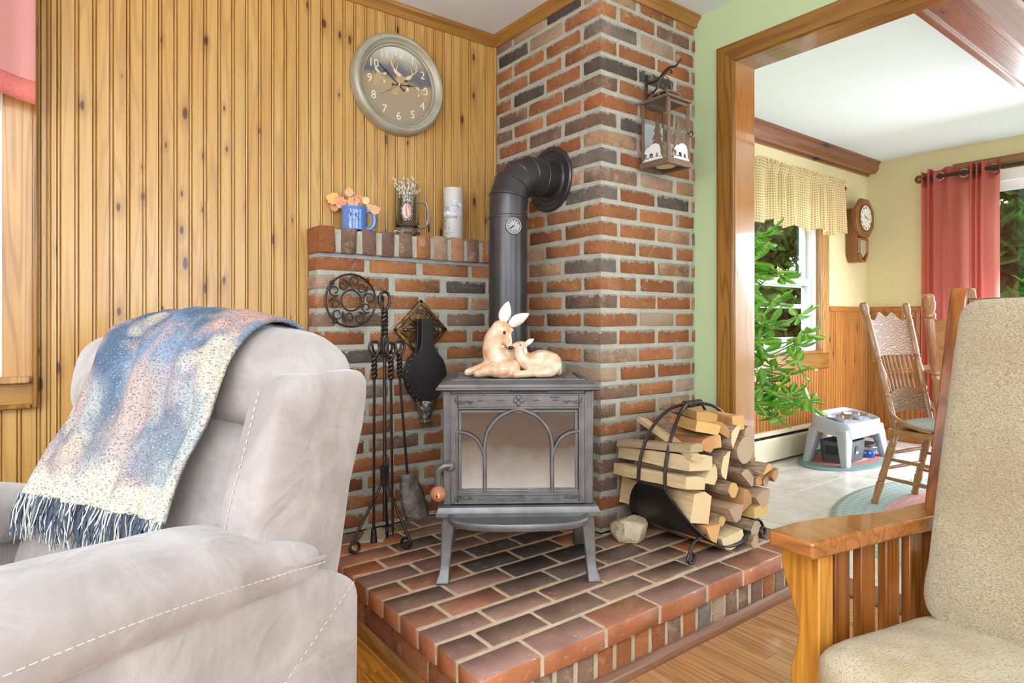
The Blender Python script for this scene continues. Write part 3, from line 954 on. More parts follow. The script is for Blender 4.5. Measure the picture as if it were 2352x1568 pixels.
# handle
h = MB()
h.lathe([(0.001, 0), (0.017, 0.001), (0.018, 0.012), (0.012, 0.020), (0.001, 0.022)], 14, T(-0.226, -0.162, 0.383) @ RX(90))
h.tube(spline([(-0.228, -0.180, 0.386), (-0.246, -0.184, 0.385), (-0.262, -0.186, 0.372), (-0.266, -0.186, 0.350), (-0.265, -0.186, 0.318)], 6), 0.010, 8)
hb = h.build('handle', 'cast_iron', door)
MB().sphere((-0.264, -0.190, 0.297), 0.026, 16, 10).build('wooden_knob', 'knob_wood', hb)
MB().lathe([(0.001, 0), (0.006, 0.0), (0.006, 0.003), (0.001, 0.004)], 10, T(-0.262, -0.215, 0.297) @ RX(90)).build('screw', 'chrome', hb)
# base, ash lip
plate([(0.016, 0.251), (0.008, 0.247), (0.004, 0.236), (0.0, 0.230), (0.0, 0.218), (0.012, 0.214)][::-1], -0.186, 0.176).build('base', 'cast_iron', stove, ang=20)
lip = MB()
def lipring(k_, z):
    pts = [(-0.235 * k_, -0.150, z)]
    for a in range(0, 181, 12):
        c_, s_ = math.cos(R(180 - a)), math.sin(R(a))
        pts.append((0.232 * k_ * (abs(c_) ** 0.75) * (1 if c_ > 0 else -1), -0.175 - 0.125 * k_ * s_ ** 0.7 + 0.0, z))
    pts.append((0.235 * k_, -0.150, z))
    return pts[::-1]
lip.rings([lipring(0.93, 0.203), lipring(0.98, 0.206), lipring(1.0, 0.214), lipring(1.0, 0.222), lipring(0.98, 0.228), lipring(0.95, 0.228), lipring(0.90, 0.222), lipring(0.86, 0.218)])
lip.build('ash_lip', 'cast_iron', stove, ang=30)
# legs
for sx in (-1, 1):
    for sy in (-1, 1):
        rs = []
        for z, x0, x1, yo, dp in ((0.218, 0.190, 0.256, 0.150, 0.040), (0.200, 0.200, 0.256, 0.150, 0.040), (0.180, 0.212, 0.257, 0.152, 0.038), (0.12, 0.221, 0.258, 0.158, 0.032), (0.06, 0.226, 0.259, 0.166, 0.028), (0.028, 0.228, 0.264, 0.176, 0.030), (0.010, 0.228, 0.272, 0.190, 0.036), (0.0, 0.229, 0.273, 0.193, 0.036)):
            a, b, y0, y1 = sx * x0, sx * x1, sy * (yo - dp + (0.02 if z > 0.1 else 0)), sy * yo
            q = [(a, y0, z), (b, y0, z), (b, y1, z), (a, y1, z)]
            rs.append(q if sx * sy < 0 else q[::-1])
        MB().rings(rs).build('leg', 'cast_iron', stove, bevel=0.004, ang=50)

# ---------------------------------------------------------------- flue pipe
plain('pipe_black', lin(64, 62, 62), 0.32, 0.5, var=0.18, vs=8, bump=0.05, bs=200)
plain('gasket', lin(30, 28, 28), 0.8)
PX, PY, PZ, PR = 1.565, 2.10, 1.662, 0.0815
pipe = thing('stove_pipe', 'black flue pipe bending into the brick chimney', 'stove pipe', (PX, PY, HZ))
zt_ = PZ - HZ
MB().lathe([(PR, 0.40), (PR, zt_ - 0.20), (PR + 0.003, zt_ - 0.20), (PR + 0.003, zt_ - 0.192), (PR, zt_ - 0.188), (PR, zt_ - 0.132)], 36).build('vertical_pipe', 'pipe_black', pipe, ang=30)
el = MB()
cx_, cz_, er = 0.135, zt_ - 0.135, 0.135
rs = []
for i_ in range(4):
    pass
cuts = [0, 11, 34, 56, 79, 90]
def ering(a, r):
    ca, sa = math.cos(R(a)), math.sin(R(a))
    out = []
    for j in range(36):
        t = 2 * math.pi * j / 36
        rad = er + r * math.cos(t)
        out.append((cx_ - rad * ca, r * math.sin(t), cz_ + rad * sa))
    return out
rs = []
for i_, a in enumerate(cuts):
    if 0 < i_ < len(cuts) - 1:
        rs += [ering(a - 2.2, PR), ering(a - 1.2, PR + 0.0035), ering(a + 1.2, PR + 0.0035), ering(a + 2.2, PR)]
    else:
        rs.append(ering(a, PR))
el.rings([q[::-1] for q in rs])
el.build('elbow', 'pipe_black', pipe, ang=30)
HX = Matrix.Translation((cx_, 0, zt_)) @ RY(90)
MB().lathe([(PR, -0.002), (PR, 0.03), (PR + 0.003, 0.032), (PR + 0.003, 0.040), (PR, 0.042), (PR, 0.085), (PR - 0.012, 0.086), (PR - 0.012, 0.12)], 36, HX).build('horizontal_pipe', 'pipe_black', pipe, ang=30)
wx = XC - PX - 0.001
HW = Matrix.Translation((wx, 0, zt_)) @ RY(-90)
MB().lathe([(PR, 0.014), (0.095, 0.014), (0.100, 0.006), (0.118, 0.006), (0.124, 0.011), (0.137, 0.012), (0.143, 0.006), (0.144, 0.0)], 48, HW).build('wall_collar', 'pipe_black', pipe, ang=30)
# drip damper gauge on the pipe front, facing the room
ga = math.atan2(-0.9, -0.36)
GA = Matrix.Translation((0, 0, zt_ - 0.24)) @ Matrix.Rotation(ga, 4, 'Z') @ RY(90) @ T(0, 0, PR)
plain('gauge_steel', lin(128, 124, 118), 0.35, 0.8)
gg = MB().lathe([(0.001, 0.004), (0.020, 0.005), (0.027, 0.005), (0.029, 0.009), (0.033, 0.009), (0.033, -0.004)][::-1], 24, GA).build('thermometer', 'gauge_steel', pipe)
m = MB()
for q in range(10):
    a = R(30 + q * 30)
    m.box(-0.0012, 0.0012, 0.018, 0.026, 0.0055, 0.0065, GA @ Matrix.Rotation(a, 4, 'Z'))
m.box(-0.002, 0.002, -0.018, 0.006, 0.0055, 0.008, GA @ RZ(35))
m.build('gauge_marks', 'iron_dark', gg, smooth=False)
MB().sphere(tuple(GA @ Vector((0, 0, 0.006))), 0.004, 8, 5).build('gauge_pin', 'gauge_steel', gg)
m = MB()
for a, z in ((ga - 0.75, zt_ - 0.172), (ga + 0.15, zt_ - 0.172), (ga + 1.0, zt_ - 0.172)):
    m.sphere((PR * math.cos(a), PR * math.sin(a), z), 0.004, 7, 4)
m.build('screw', 'gauge_steel', pipe)
tee = MB().tube([(0, 0, 0.47), tuple(Vector((-0.574 * 0.20, -0.819 * 0.20, 0.47)))], 0.075, 24)
tee.build('rear_outlet', 'pipe_black', pipe)

# ---------------------------------------------------------------- deer figurine on the stove
k = NT('deer_glaze')
v = k.coord(rand=False)
a_ = k.noise(v, 22, 4, 0.6)
b_ = k.noise(v, 90, 3, 0.6)
c = k.mix(k.ramp(a_, [(0.36, 0.0), (0.62, 1.0)]), lin(198, 146, 104), lin(232, 208, 180))
c = k.mix(k.ramp(b_, [(0.55, 0.0), (0.75, 0.5)]), c, lin(176, 120, 82))
k.bump(b_, 0.3, 0.002)
M['deer_glaze'] = k.fin(c, 0.3, 0, 0.5, 0.35, 0.1)
plain('ear_white', lin(226, 216, 202), 0.4, var=0.1, vs=80)
plain('gloss_black', lin(24, 18, 16), 0.12)


def sculpt(m, name, mat, parent, vox=0.004, smooth=6, bump_=0.0):
    o = m.build(name, mat, parent, ang=180)
    md = o.modifiers.new('remesh', 'REMESH'); md.mode = 'VOXEL'; md.voxel_size = vox; md.use_smooth_shade = True
    md = o.modifiers.new('smooth', 'SMOOTH'); md.factor = 0.5; md.iterations = smooth
    return o


def chain(m, pts, n=10):
    """smooth tapering limb: pts (x, y, z, r)"""
    ps = spline([p[:3] for p in pts], 5)
    rr = [q.x for q in spline([(p[3], 0, 0) for p in pts], 5)]
    m.tube(ps, rr, n)
    m.sphere(ps[0], rr[0], n, 6); m.sphere(ps[-1], rr[-1], n, 6)


deer = thing('deer_figurine', 'glazed ceramic figurine of a doe nuzzling her fawn on the stove top', 'figurine', (1.354, 1.767, HZ + 0.6655), R(-35))
D = MB()
oy = -0.035
chain(D, [(-0.055, oy + 0.02, 0.040, 0.052), (-0.078, oy + 0.01, 0.085, 0.046), (-0.083, oy, 0.125, 0.036), (-0.070, oy - 0.005, 0.155, 0.031), (-0.052, oy - 0.01, 0.170, 0.028)])
chain(D, [(-0.062, oy - 0.01, 0.172, 0.028), (-0.048, oy - 0.016, 0.160, 0.028), (-0.036, oy - 0.022, 0.132, 0.020), (-0.026, oy - 0.028, 0.108, 0.012)])
D.sphere((-0.022, oy - 0.026, 0.165), (0.012, 0.010, 0.008), 8, 6)
chain(D, [(-0.050, oy + 0.03, 0.045, 0.050), (0.0, oy + 0.045, 0.045, 0.052), (0.05, oy + 0.05, 0.040, 0.042)])
chain(D, [(-0.095, oy + 0.0, 0.035, 0.028), (-0.135, oy - 0.005, 0.026, 0.018), (-0.172, oy - 0.01, 0.016, 0.014)])
chain(D, [(-0.08, oy - 0.04, 0.030, 0.026), (-0.115, oy - 0.048, 0.022, 0.019), (-0.140, oy - 0.052, 0.016, 0.015)])
chain(D, [(-0.020, oy - 0.035, 0.030, 0.034), (-0.055, oy - 0.05, 0.028, 0.030), (-0.075, oy - 0.055, 0.024, 0.024)])
chain(D, [(-0.06, oy - 0.055, 0.012, 0.014), (0.0, oy - 0.062, 0.014, 0.014), (0.03, oy - 0.06, 0.014, 0.012)])
sculpt(D, 'doe', 'deer_glaze', deer, 0.0045, 5)


def ear(m, base, tip, w, nrm, cup=0.3):
    b, t, nn = Vector(base), Vector(tip), Vector(nrm).normalized()
    ax = t - b
    sd = ax.cross(nn).normalized()
    L = ax.length
    def fn(u, v_):
        s_ = u * 2 - 1
        ww = w * math.sin(math.pi * min(1, v_ * 0.93 + 0.07) ** 0.85) ** 0.8
        return tuple(b + ax * v_ + sd * s_ * ww + nn * (s_ * s_ * ww * cup))
    return m.grid(fn, 6, 10)


e = MB()
ear(e, (-0.049, oy - 0.008, 0.192), (-0.030, oy + 0.0, 0.265), 0.021, (0.1, -1, 0.1), -0.5)
ear(e, (-0.026, oy - 0.004, 0.180), (0.044, oy + 0.01, 0.222), 0.020, (0.2, -1, -0.2), -0.4)
e.build('ear', 'ear_white', deer, solid=0.004)
FW = MB()
chain(FW, [(0.120, oy + 0.0, 0.045, 0.042), (0.09, oy - 0.01, 0.052, 0.044), (0.05, oy - 0.016, 0.050, 0.038), (0.024, oy - 0.02, 0.062, 0.030), (0.012, oy - 0.022, 0.088, 0.022), (0.012, oy - 0.022, 0.105, 0.019)])
chain(FW, [(0.018, oy - 0.022, 0.108, 0.019), (0.002, oy - 0.026, 0.112, 0.014), (-0.012, oy - 0.028, 0.110, 0.008)])
chain(FW, [(0.125, oy - 0.02, 0.038, 0.032), (0.110, oy - 0.045, 0.022, 0.022), (0.07, oy - 0.055, 0.014, 0.014)])
chain(FW, [(0.147, oy + 0.0, 0.030, 0.014), (0.150, oy - 0.004, 0.012, 0.009)])
chain(FW, [(0.06, oy - 0.045, 0.018, 0.016), (0.01, oy - 0.072, 0.014, 0.013), (-0.01, oy - 0.074, 0.012, 0.012)])
sculpt(FW, 'fawn', 'deer_glaze', deer, 0.004, 4)
e = MB()
ear(e, (0.028, oy - 0.02, 0.112), (0.060, oy - 0.01, 0.133), 0.009, (0.2, -1, -0.2), -0.4)
ear(e, (0.026, oy - 0.040, 0.104), (0.032, oy - 0.044, 0.080), 0.006, (0.3, -1, 0), -0.4)
e.build('fawn_ear', 'ear_white', deer, solid=0.003)
m = MB()
m.sphere((-0.0445, oy - 0.0415, 0.156), (0.0055, 0.004, 0.0065), 10, 7)
m.sphere((0.0115, oy - 0.0385, 0.112), (0.003, 0.002, 0.003), 8, 6)
m.build('eye', 'gloss_black', deer)
MB().sphere((-0.0225, oy - 0.036, 0.103), (0.010, 0.007, 0.007), 10, 7).build('nose', 'gloss_black', deer)
# ---------------------------------------------------------------- suede recliner
k = NT('suede')
v = k.coord()
a_ = k.noise(v, 5.5, 4, 0.6, 0.6)
b_ = k.noise(k.mapv(v, (260, 260, 60)), 1, 2)
c = k.mix(k.ramp(a_, [(0.34, 0.0), (0.66, 1.0)]), lin(138, 128, 123), lin(172, 164, 160))
c = k.mix(k.math('MULTIPLY', b_, 0.16), c, lin(116, 104, 98))
h_ = k.math('ADD', k.math('MULTIPLY', k.noise(v, 9, 3, 0.5, 0.8), 1.0), k.math('MULTIPLY', b_, 0.02))
k.bump(h_, 0.5, 0.03)
k.put(k.b.inputs['Sheen Weight'], 0.35)
k.put(k.b.inputs['Sheen Roughness'], 0.5)
M['suede'] = k.fin(c, 0.85, 0, 0.25)
plain('stitch', lin(200, 190, 180), 0.8)
plain('seam_shadow', lin(120, 98, 80), 0.9)


def sq(c, h, e=0.4, ez=None, nu=40, nv=22, dfm=None):
    """superquadric pad: centre, half sizes, roundness; dfm deforms each point"""
    ez = ez or e
    p = lambda t, k_: math.copysign(abs(t) ** k_, t)
    rs = []
    for i in range(nv + 1):
        t = -math.pi / 2 + math.pi * i / nv
        ct, st = max(1e-4, math.cos(t)) ** ez, p(math.sin(t), ez)
        ring = []
        for j in range(nu):
            q = 2 * math.pi * j / nu
            w = Vector((c[0] + h[0] * ct * p(math.cos(q), e), c[1] + h[1] * ct * p(math.sin(q), e), c[2] + h[2] * st))
            ring.append(tuple(dfm(w)) if dfm else tuple(w))
        rs.append(ring)
    return MB().rings(rs)


def wr(amp, sc):
    return lambda w: w + Vector((0, 1, 0)) * (noise.noise(w * sc) * amp)


rec = thing('recliner', 'beige suede recliner with padded arms and winged back', 'recliner', (-0.033, 1.457, 0.0), R(-63))


def lean(w):
    dz = w.z - 0.48
    w = Vector((w.x, w.y + 0.30 * max(dz, -0.1) + 0.012 * math.sin(w.x * 9), w.z))
    return w + Vector((0, 1, 0)) * noise.noise(w * 7) * 0.010


# base with side panels
def sidef(w):
    # the rear upper corner slopes away
    if w.y > 0.18 and w.z > 0.40:
        w.z -= (w.y - 0.18) * (w.z - 0.40) * 2.2
    return w + Vector((1, 0, 0)) * noise.noise(w * 6) * 0.006


for s_ in (-1, 1):
    sq((s_ * 0.385, -0.07, 0.33), (0.078, 0.47, 0.275), 0.16, 0.2, 60, 26, sidef).build('side_panel', 'suede', rec, ang=180)


def armf(w):
    t = (w.y + 0.55) / 0.87
    w.z += 0.030 - 0.055 * t + 0.03 * math.sin(math.pi * min(1, max(0, t))) 
    return w + Vector((0, 0, 1)) * noise.noise(w * 8) * 0.006


for s_ in (-1, 1):
    ar = sq((s_ * 0.365, -0.115, 0.595), (0.112, 0.43, 0.070), 0.42, 0.75, 60, 20, armf).build('armrest', 'suede', rec, ang=180)
    if s_ > 0:
        st = MB(); sm = MB()
        L = []
        for i in range(61):
            y = -0.50 + 0.79 * i / 60
            t = (y + 0.55) / 0.87
            L.append(Vector((0.4725 - 0.012 * (i / 60) ** 8, y, 0.597 + 0.030 - 0.055 * t + 0.03 * math.sin(math.pi * t))))
        sm.tube(L, 0.0045, 6)
        for i in range(0, 60):
            a, b = L[i], L[i + 1]
            st.tube([a + (b - a) * 0.15 + Vector((0.004, 0, -0.008)), a + (b - a) * 0.85 + Vector((0.004, 0, -0.008))], 0.0010, 5)
        sm.build('piping', 'suede', ar)
        st.build('stitching', 'stitch', ar)
# diagonal stitched seam on the near side panel
st = MB()
for i in range(46):
    f0 = i / 46
    y = 0.37 - 0.60 * f0
    z = 0.50 - 0.36 * f0
    st.tube([(0.4655, y, z), (0.4655, y - 0.006, z - 0.0036)], 0.0010, 5)
st.build('stitching', 'stitch', rec)
# seat
sq((0, -0.14, 0.40), (0.272, 0.42, 0.10), 0.3, 0.5, 50, 18, lambda w: w + Vector((0, 0, 1)) * noise.noise(w * 6) * 0.01).build('seat_cushion', 'suede', rec, ang=180)
# back: lower cushion, pillow-top head cushion, wings
def lowf(w):
    w = Vector(w)
    w.y -= 0.035 * math.cos(max(-1.5, min(1.5, w.x / 0.34 * 1.5)))
    w.y += 0.014 * math.sin(w.x * 26 + w.z * 9) * (0.6 - min(0.6, abs(w.z - 0.74) * 3))
    return lean(w)


sq((0, 0.235, 0.625), (0.335, 0.105, 0.215), 0.35, 0.45, 60, 26, lowf).build('back_cushion', 'suede', rec, ang=180)


def headf(w):
    w = Vector(w)
    r = 1 - min(1, abs(w.x) / 0.41)
    w.z += 0.030 * r ** 0.7 - 0.012
    w.y -= 0.02 * r
    return lean(w) + Vector((0, 0, 1)) * noise.noise(w * 9 + Vector((3, 0, 0))) * 0.010


hc = sq((0, 0.250, 0.905), (0.405, 0.118, 0.118), 0.5, 0.72, 60, 24, headf).build('head_cushion', 'suede', rec, ang=180)


def wingf(w):
    w = Vector(w)
    w.y -= 0.018 * math.sin((w.z - 0.45) * 5)
    return lean(w)


for s_ in (-1, 1):
    wg = sq((s_ * 0.385, 0.235, 0.690) if s_ > 0 else (-0.345, 0.30, 0.66), (0.062, 0.135, 0.240) if s_ > 0 else (0.05, 0.10, 0.2), 0.45, 0.32, 44, 30, wingf).build('wing', 'suede', rec, ang=180)
    if s_ > 0:
        L = []
        for i in range(31):
            z = 0.475 + 0.43 * i / 30
            w = wingf(Vector((0.372, 0.235 - 0.1365, z)))
            L.append(w)
        st = MB()
        for i in range(30):
            a, b = L[i], L[i + 1]
            st.tube([a + (b - a) * 0.2, a + (b - a) * 0.75], 0.0010, 5)
        st.build('stitching', 'stitch', wg)
MB().box(-0.30, 0.30, 0.20, 0.42, 0.10, 0.46).build('rear_frame', 'suede', rec, bevel=0.03)

# ---------------------------------------------------------------- woven throw over the recliner
k = NT('throw_weave')
v = k.coord(rand=False)
# blotches of woven colour
p1 = k.noise(k.mapv(v, (5, 5, 4)), 1, 3, 0.5, 0.4)
p2 = k.noise(k.mapv(v, (6, 6, 3), (0.4, 0, 0.3)), 1.3, 2, 0.5, 0.5)
sz = k.n('SeparateXYZ', {0: v}).outputs[2]
zone = k.ramp(k.math('ADD', sz, k.math('MULTIPLY', k.math('SUBTRACT', p1, 0.5), 0.35)), [(0.70, 0.0), (0.74, 0.55), (0.86, 0.6), (0.97, 1.0)])
cream = lin(206, 200, 178)
c = k.mix(zone, cream, lin(112, 128, 150))
c = k.mix(k.math('MULTIPLY', k.ramp(p2, [(0.44, 0.0), (0.60, 1.0)]), zone), c, lin(184, 146, 132))
c = k.mix(k.math('MULTIPLY', k.ramp(p1, [(0.52, 0.0), (0.62, 1.0)]), zone), c, lin(70, 92, 116))
c = k.mix(k.ramp(k.noise(k.mapv(v, (7, 7, 7)), 1, 2), [(0.56, 0.0), (0.66, 0.6)]), c, lin(212, 196, 164))
wv = k.noise(k.mapv(v, (210, 210, 330)), 1, 2, 0.5)
c = k.mix(k.ramp(wv, [(0.50, 0.0), (0.66, 0.85)]), c, lin(84, 92, 96))
c = k.mix(k.ramp(k.noise(k.mapv(v, (230, 230, 300)), 1, 2), [(0.58, 0.0), (0.74, 0.5)]), c, lin(222, 216, 198))
k.bump(wv, 0.7, 0.005)
M['throw_weave'] = k.fin(c, 0.95, 0, 0.1)
plain('fringe_dark', lin(62, 70, 84), 0.9)
plain('fringe_light', lin(196, 196, 190), 0.9)
throw = thing('throw_blanket', 'woven blue and cream fringed throw draped over the recliner back', 'blanket', (-0.033, 1.457, 0.0), R(-63))
# drape profile (y, z) along the back, from behind the top over the head cushion and down the front
dp = spline([(0, 0.530, 0.86), (0, 0.522, 0.95), (0, 0.480, 1.03), (0, 0.40, 1.062), (0, 0.322, 1.046), (0, 0.250, 0.985), (0, 0.210, 0.90), (0, 0.190, 0.83), (0, 0.145, 0.75), (0, 0.108, 0.665)], 8)
dl = len(dp) - 1


def drape(u, v_):
    i = min(dl - 1, int(v_ * dl))
    p = dp[i].lerp(dp[i + 1], v_ * dl - i)
    xl = -0.295 + 0.11 * min(1, max(0, (v_ - 0.30) / 0.3)) - 0.05 * max(0, v_ - 0.75) / 0.25
    xr = 0.205 + 0.05 * min(1, v_ / 0.6)
    x = xl + (xr - xl) * u
    # far edge curls round the cushion
    roll = max(0, (abs(x) - 0.30)) ** 1.5 * 1.4
    zc = -0.45 * x * x * (1.0 if v_ < 0.55 else max(0, 1 - (v_ - 0.55) * 4))
    ed = 0.006 * math.sin(u * 23 + v_ * 5) + 0.004 * math.sin(u * 40 - v_ * 14)
    return (x, p.y + roll - ed * (0.4 + v_), p.z + zc + 0.3 * ed - 0.025 * (u < 0.02))


MB().grid(drape, 46, 70).build('cloth', 'throw_weave', throw, solid=0.010, ang=180)
for nm, mt, cnt in (('fringe', 'fringe_dark', 230), ('fringe', 'fringe_light', 170)):
    m = MB()
    for q in range(cnt):
        u = rnd.random()
        p = Vector(drape(u, 1.0)) + Vector((0, rnd.uniform(-0.006, 0.004), 0.004))
        L = rnd.uniform(0.055, 0.095)
        dx_, dy_ = rnd.uniform(-0.022, 0.022), rnd.uniform(-0.025, 0.0)
        pts = [p + Vector((dx_ * t + 0.004 * math.sin(t * 6 + q), dy_ * t - 0.02 * t * (1 - t), -L * t)) for t in (0, 0.25, 0.5, 0.75, 1)]
        m.tube(pts, [0.0014, 0.0015, 0.0014, 0.0012, 0.0008], 3)
    o = m.build(nm, mt, throw)
    o['kind'] = 'stuff'

# ---------------------------------------------------------------- oak mission armchair at the right
k = NT('chenille')
v = k.coord()
a_ = k.noise(v, 6, 3)
b_ = k.noise(k.mapv(v, (240, 240, 640)), 1, 3, 0.6)
c = k.mix(k.ramp(a_, [(0.3, 0.0), (0.7, 1.0)]), lin(166, 152, 124), lin(188, 176, 150))
c = k.mix(k.ramp(b_, [(0.44, 0.0), (0.62, 0.85)]), c, lin(138, 114, 78))
k.bump(b_, 0.8, 0.005)
k.put(k.b.inputs['Sheen Weight'], 0.3)
M['chenille'] = k.fin(c, 0.95, 0, 0.15)
k = NT('seat_weave')
v = k.coord()
b_ = k.noise(k.mapv(v, (320, 150, 320)), 1, 2, 0.5)
c = k.mix(k.ramp(k.noise(v, 7, 3), [(0.35, 0.0), (0.65, 1.0)]), lin(170, 154, 124), lin(200, 190, 168))
c = k.mix(k.ramp(b_, [(0.52, 0.0), (0.66, 0.6)]), c, lin(150, 128, 94))
k.bump(b_, 0.5, 0.003)
M['seat_weave'] = k.fin(c, 0.92, 0, 0.15)
arm = thing('mission_armchair', 'oak mission style armchair with slatted side and beige cushions', 'armchair', (1.3725, 0.2455, 0.0), R(-102.6))
for s_ in (-1, 1):
    # armrest board, outer edge scalloped
    pts = [(s_ * 0.278, -0.30), (s_ * 0.372, -0.312), (s_ * 0.384, -0.22), (s_ * 0.378, -0.12), (s_ * 0.362, -0.04), (s_ * 0.356, 0.03), (s_ * 0.362, 0.12), (s_ * 0.362, 0.34), (s_ * 0.290, 0.34), (s_ * 0.288, 0.0)]
    MB().prism(pts, 2, 0.588, 0.621).build('armrest', 'oak_x', arm, bevel=0.006, bseg=3, rot=None)
    # front post with a wavy outer edge
    wv_ = [(0.378, 0.588), (0.386, 0.555), (0.378, 0.52), (0.356, 0.47), (0.344, 0.425), (0.350, 0.385), (0.362, 0.34), (0.356, 0.295), (0.336, 0.25), (0.322, 0.20), (0.324, 0.12), (0.336, 0.0)]
    cv = [(q.y, q.z) for q in spline([(0, a, b) for a, b in wv_], 5)]
    m = MB()
    pl = [(b, s_ * a) for a, b in cv] + [(0.0, s_ * 0.296), (0.588, s_ * 0.296)]
    m.prism(pl, 1, -0.262, -0.222)
    m.build('front_post', 'oak', arm, bevel=0.003)
    for q in range(4):
        y0 = -0.190 + q * 0.077
        MB().box(s_ * 0.3275 - 0.0105, s_ * 0.3275 + 0.0105, y0, y0 + 0.043, 0.13, 0.590).build('slat', 'oak_dark', arm, bevel=0.003)
    MB().box(s_ * 0.3275 - 0.013, s_ * 0.3275 + 0.013, -0.222, 0.30, 0.10, 0.15).build('lower_rail', 'oak_dark', arm, bevel=0.003)
    # raking back post
    rs = []
    for z, y in ((0.0, 0.18), (0.30, 0.10), (0.42, 0.075), (0.62, 0.115), (0.90, 0.172), (1.085, 0.206), (1.108, 0.214)):
        w = 0.040 if z < 1.09 else 0.026
        a, b = s_ * 0.298, s_ * 0.336
        q = [(a, y, z), (b, y, z), (b, y + w, z), (a, y + w, z)]
        rs.append(q if s_ > 0 else q[::-1])
    MB().rings(rs).build('back_post', 'oak_dark', arm, bevel=0.004)
MB().box(-0.300, 0.300, 0.212, 0.232, 0.98, 1.085).build('top_rail', 'oak_dark', arm, bevel=0.004)
MB().box(-0.300, 0.300, 0.100, 0.122, 0.44, 0.52).build('lower_back_rail', 'oak_dark', arm, bevel=0.004)
MB().box(-0.30, 0.30, -0.255, 0.10, 0.24, 0.32).build('seat_frame', 'oak_dark', arm, bevel=0.004)


def seatf(w):
    w = Vector(w)
    w.z += 0.022 * math.cos(max(-1.5, min(1.5, w.x * 4.8))) * math.cos(max(-1.5, min(1.5, (w.y + 0.1) * 4)))
    return w + Vector((0, 0, 1)) * noise.noise(w * 7) * 0.006


sq((0, -0.105, 0.378), (0.292, 0.215, 0.062), 0.28, 0.5, 64, 20, seatf).build('seat_cushion', 'seat_weave', arm, ang=180)


def backf(w):
    w = Vector(w)
    t = (w.z - 0.43) / 0.65
    # gentle tufting rolls on the side edges
    w.x *= 1 + 0.014 * math.sin(w.z * 30) * (abs(w.x) / 0.27) - 0.02 * max(0, t - 0.85)
    w.y += 0.005 + 0.19 * (w.z - 0.43)
    return w + Vector((0, 1, 0)) * noise.noise(w * 6) * 0.006


sq((0, 0.030, 0.755), (0.266, 0.052, 0.325), 0.18, 0.15, 84, 56, backf).build('back_cushion', 'chenille', arm, ang=180)
# ---------------------------------------------------------------- log rack and firewood
rack = thing('log_rack', 'black steel sling log rack with a twisted handle at the hearth edge', 'log rack', (2.05, 1.53, HZ))
HWD, BOT, RIM = 0.245, 0.030, 0.250
def sling(u, v_):
    """u across (left rim to right rim), v along the logs"""
    a = (u * 2 - 1)
    x = HWD * math.sin(a * 1.45) / math.sin(1.45)
    z = BOT + (RIM - BOT) * (1 - math.cos(a * 1.45)) / (1 - math.cos(1.45))
    hl = 0.064 + 0.136 * (math.cos(a * math.pi / 2) ** 0.75)
    return (x, (v_ * 2 - 1) * hl, z)
MB().grid(sling, 36, 8).build('sling_sheet', 'black_steel', rack, solid=0.004, ang=180)
m = MB()
for s_ in (-1, 1):
    m.tube([(s_ * HWD, -0.066, RIM), (s_ * HWD, 0.066, RIM)], 0.0065, 8)
    for t_ in (-1, 1):
        m.tube(spline([(s_ * HWD, t_ * 0.064, RIM), (s_ * 0.235, t_ * 0.060, 0.34), (s_ * 0.19, t_ * 0.052, 0.44), (s_ * 0.115, t_ * 0.032, 0.512), (s_ * 0.045, t_ * 0.006, 0.535)], 7), 0.0065, 8)
m.build('handle_arch', 'wrought_iron', rack)
m = MB()
for ph in (0, math.pi):
    m.tube([(-0.05 + 0.10 * t / 40, 0.0075 * math.cos(ph + t * 0.62), 0.535 + 0.0075 * math.sin(ph + t * 0.62)) for t in range(41)], 0.0072, 8)
m.build('twisted_grip', 'wrought_iron', rack)
for t_ in (-1, 1):
    for s_ in (-1, 1):
        # rods with a curled foot under the sheet
        top = (s_ * 0.135, t_ * 0.155, 0.083)
        pts = [top, (s_ * 0.185, t_ * 0.160, 0.082), (s_ * 0.215, t_ * 0.162, 0.070), (s_ * 0.238, t_ * 0.164, 0.036)]
        for a in range(0, 331, 30):
            pts.append((s_ * (0.228 + 0.018 * math.cos(R(-10 - a))), t_ * 0.165, 0.0255 + 0.018 * math.sin(R(-10 - a))))
        MB().tube(spline(pts, 4), 0.0058, 8).build('foot', 'wrought_iron', rack)


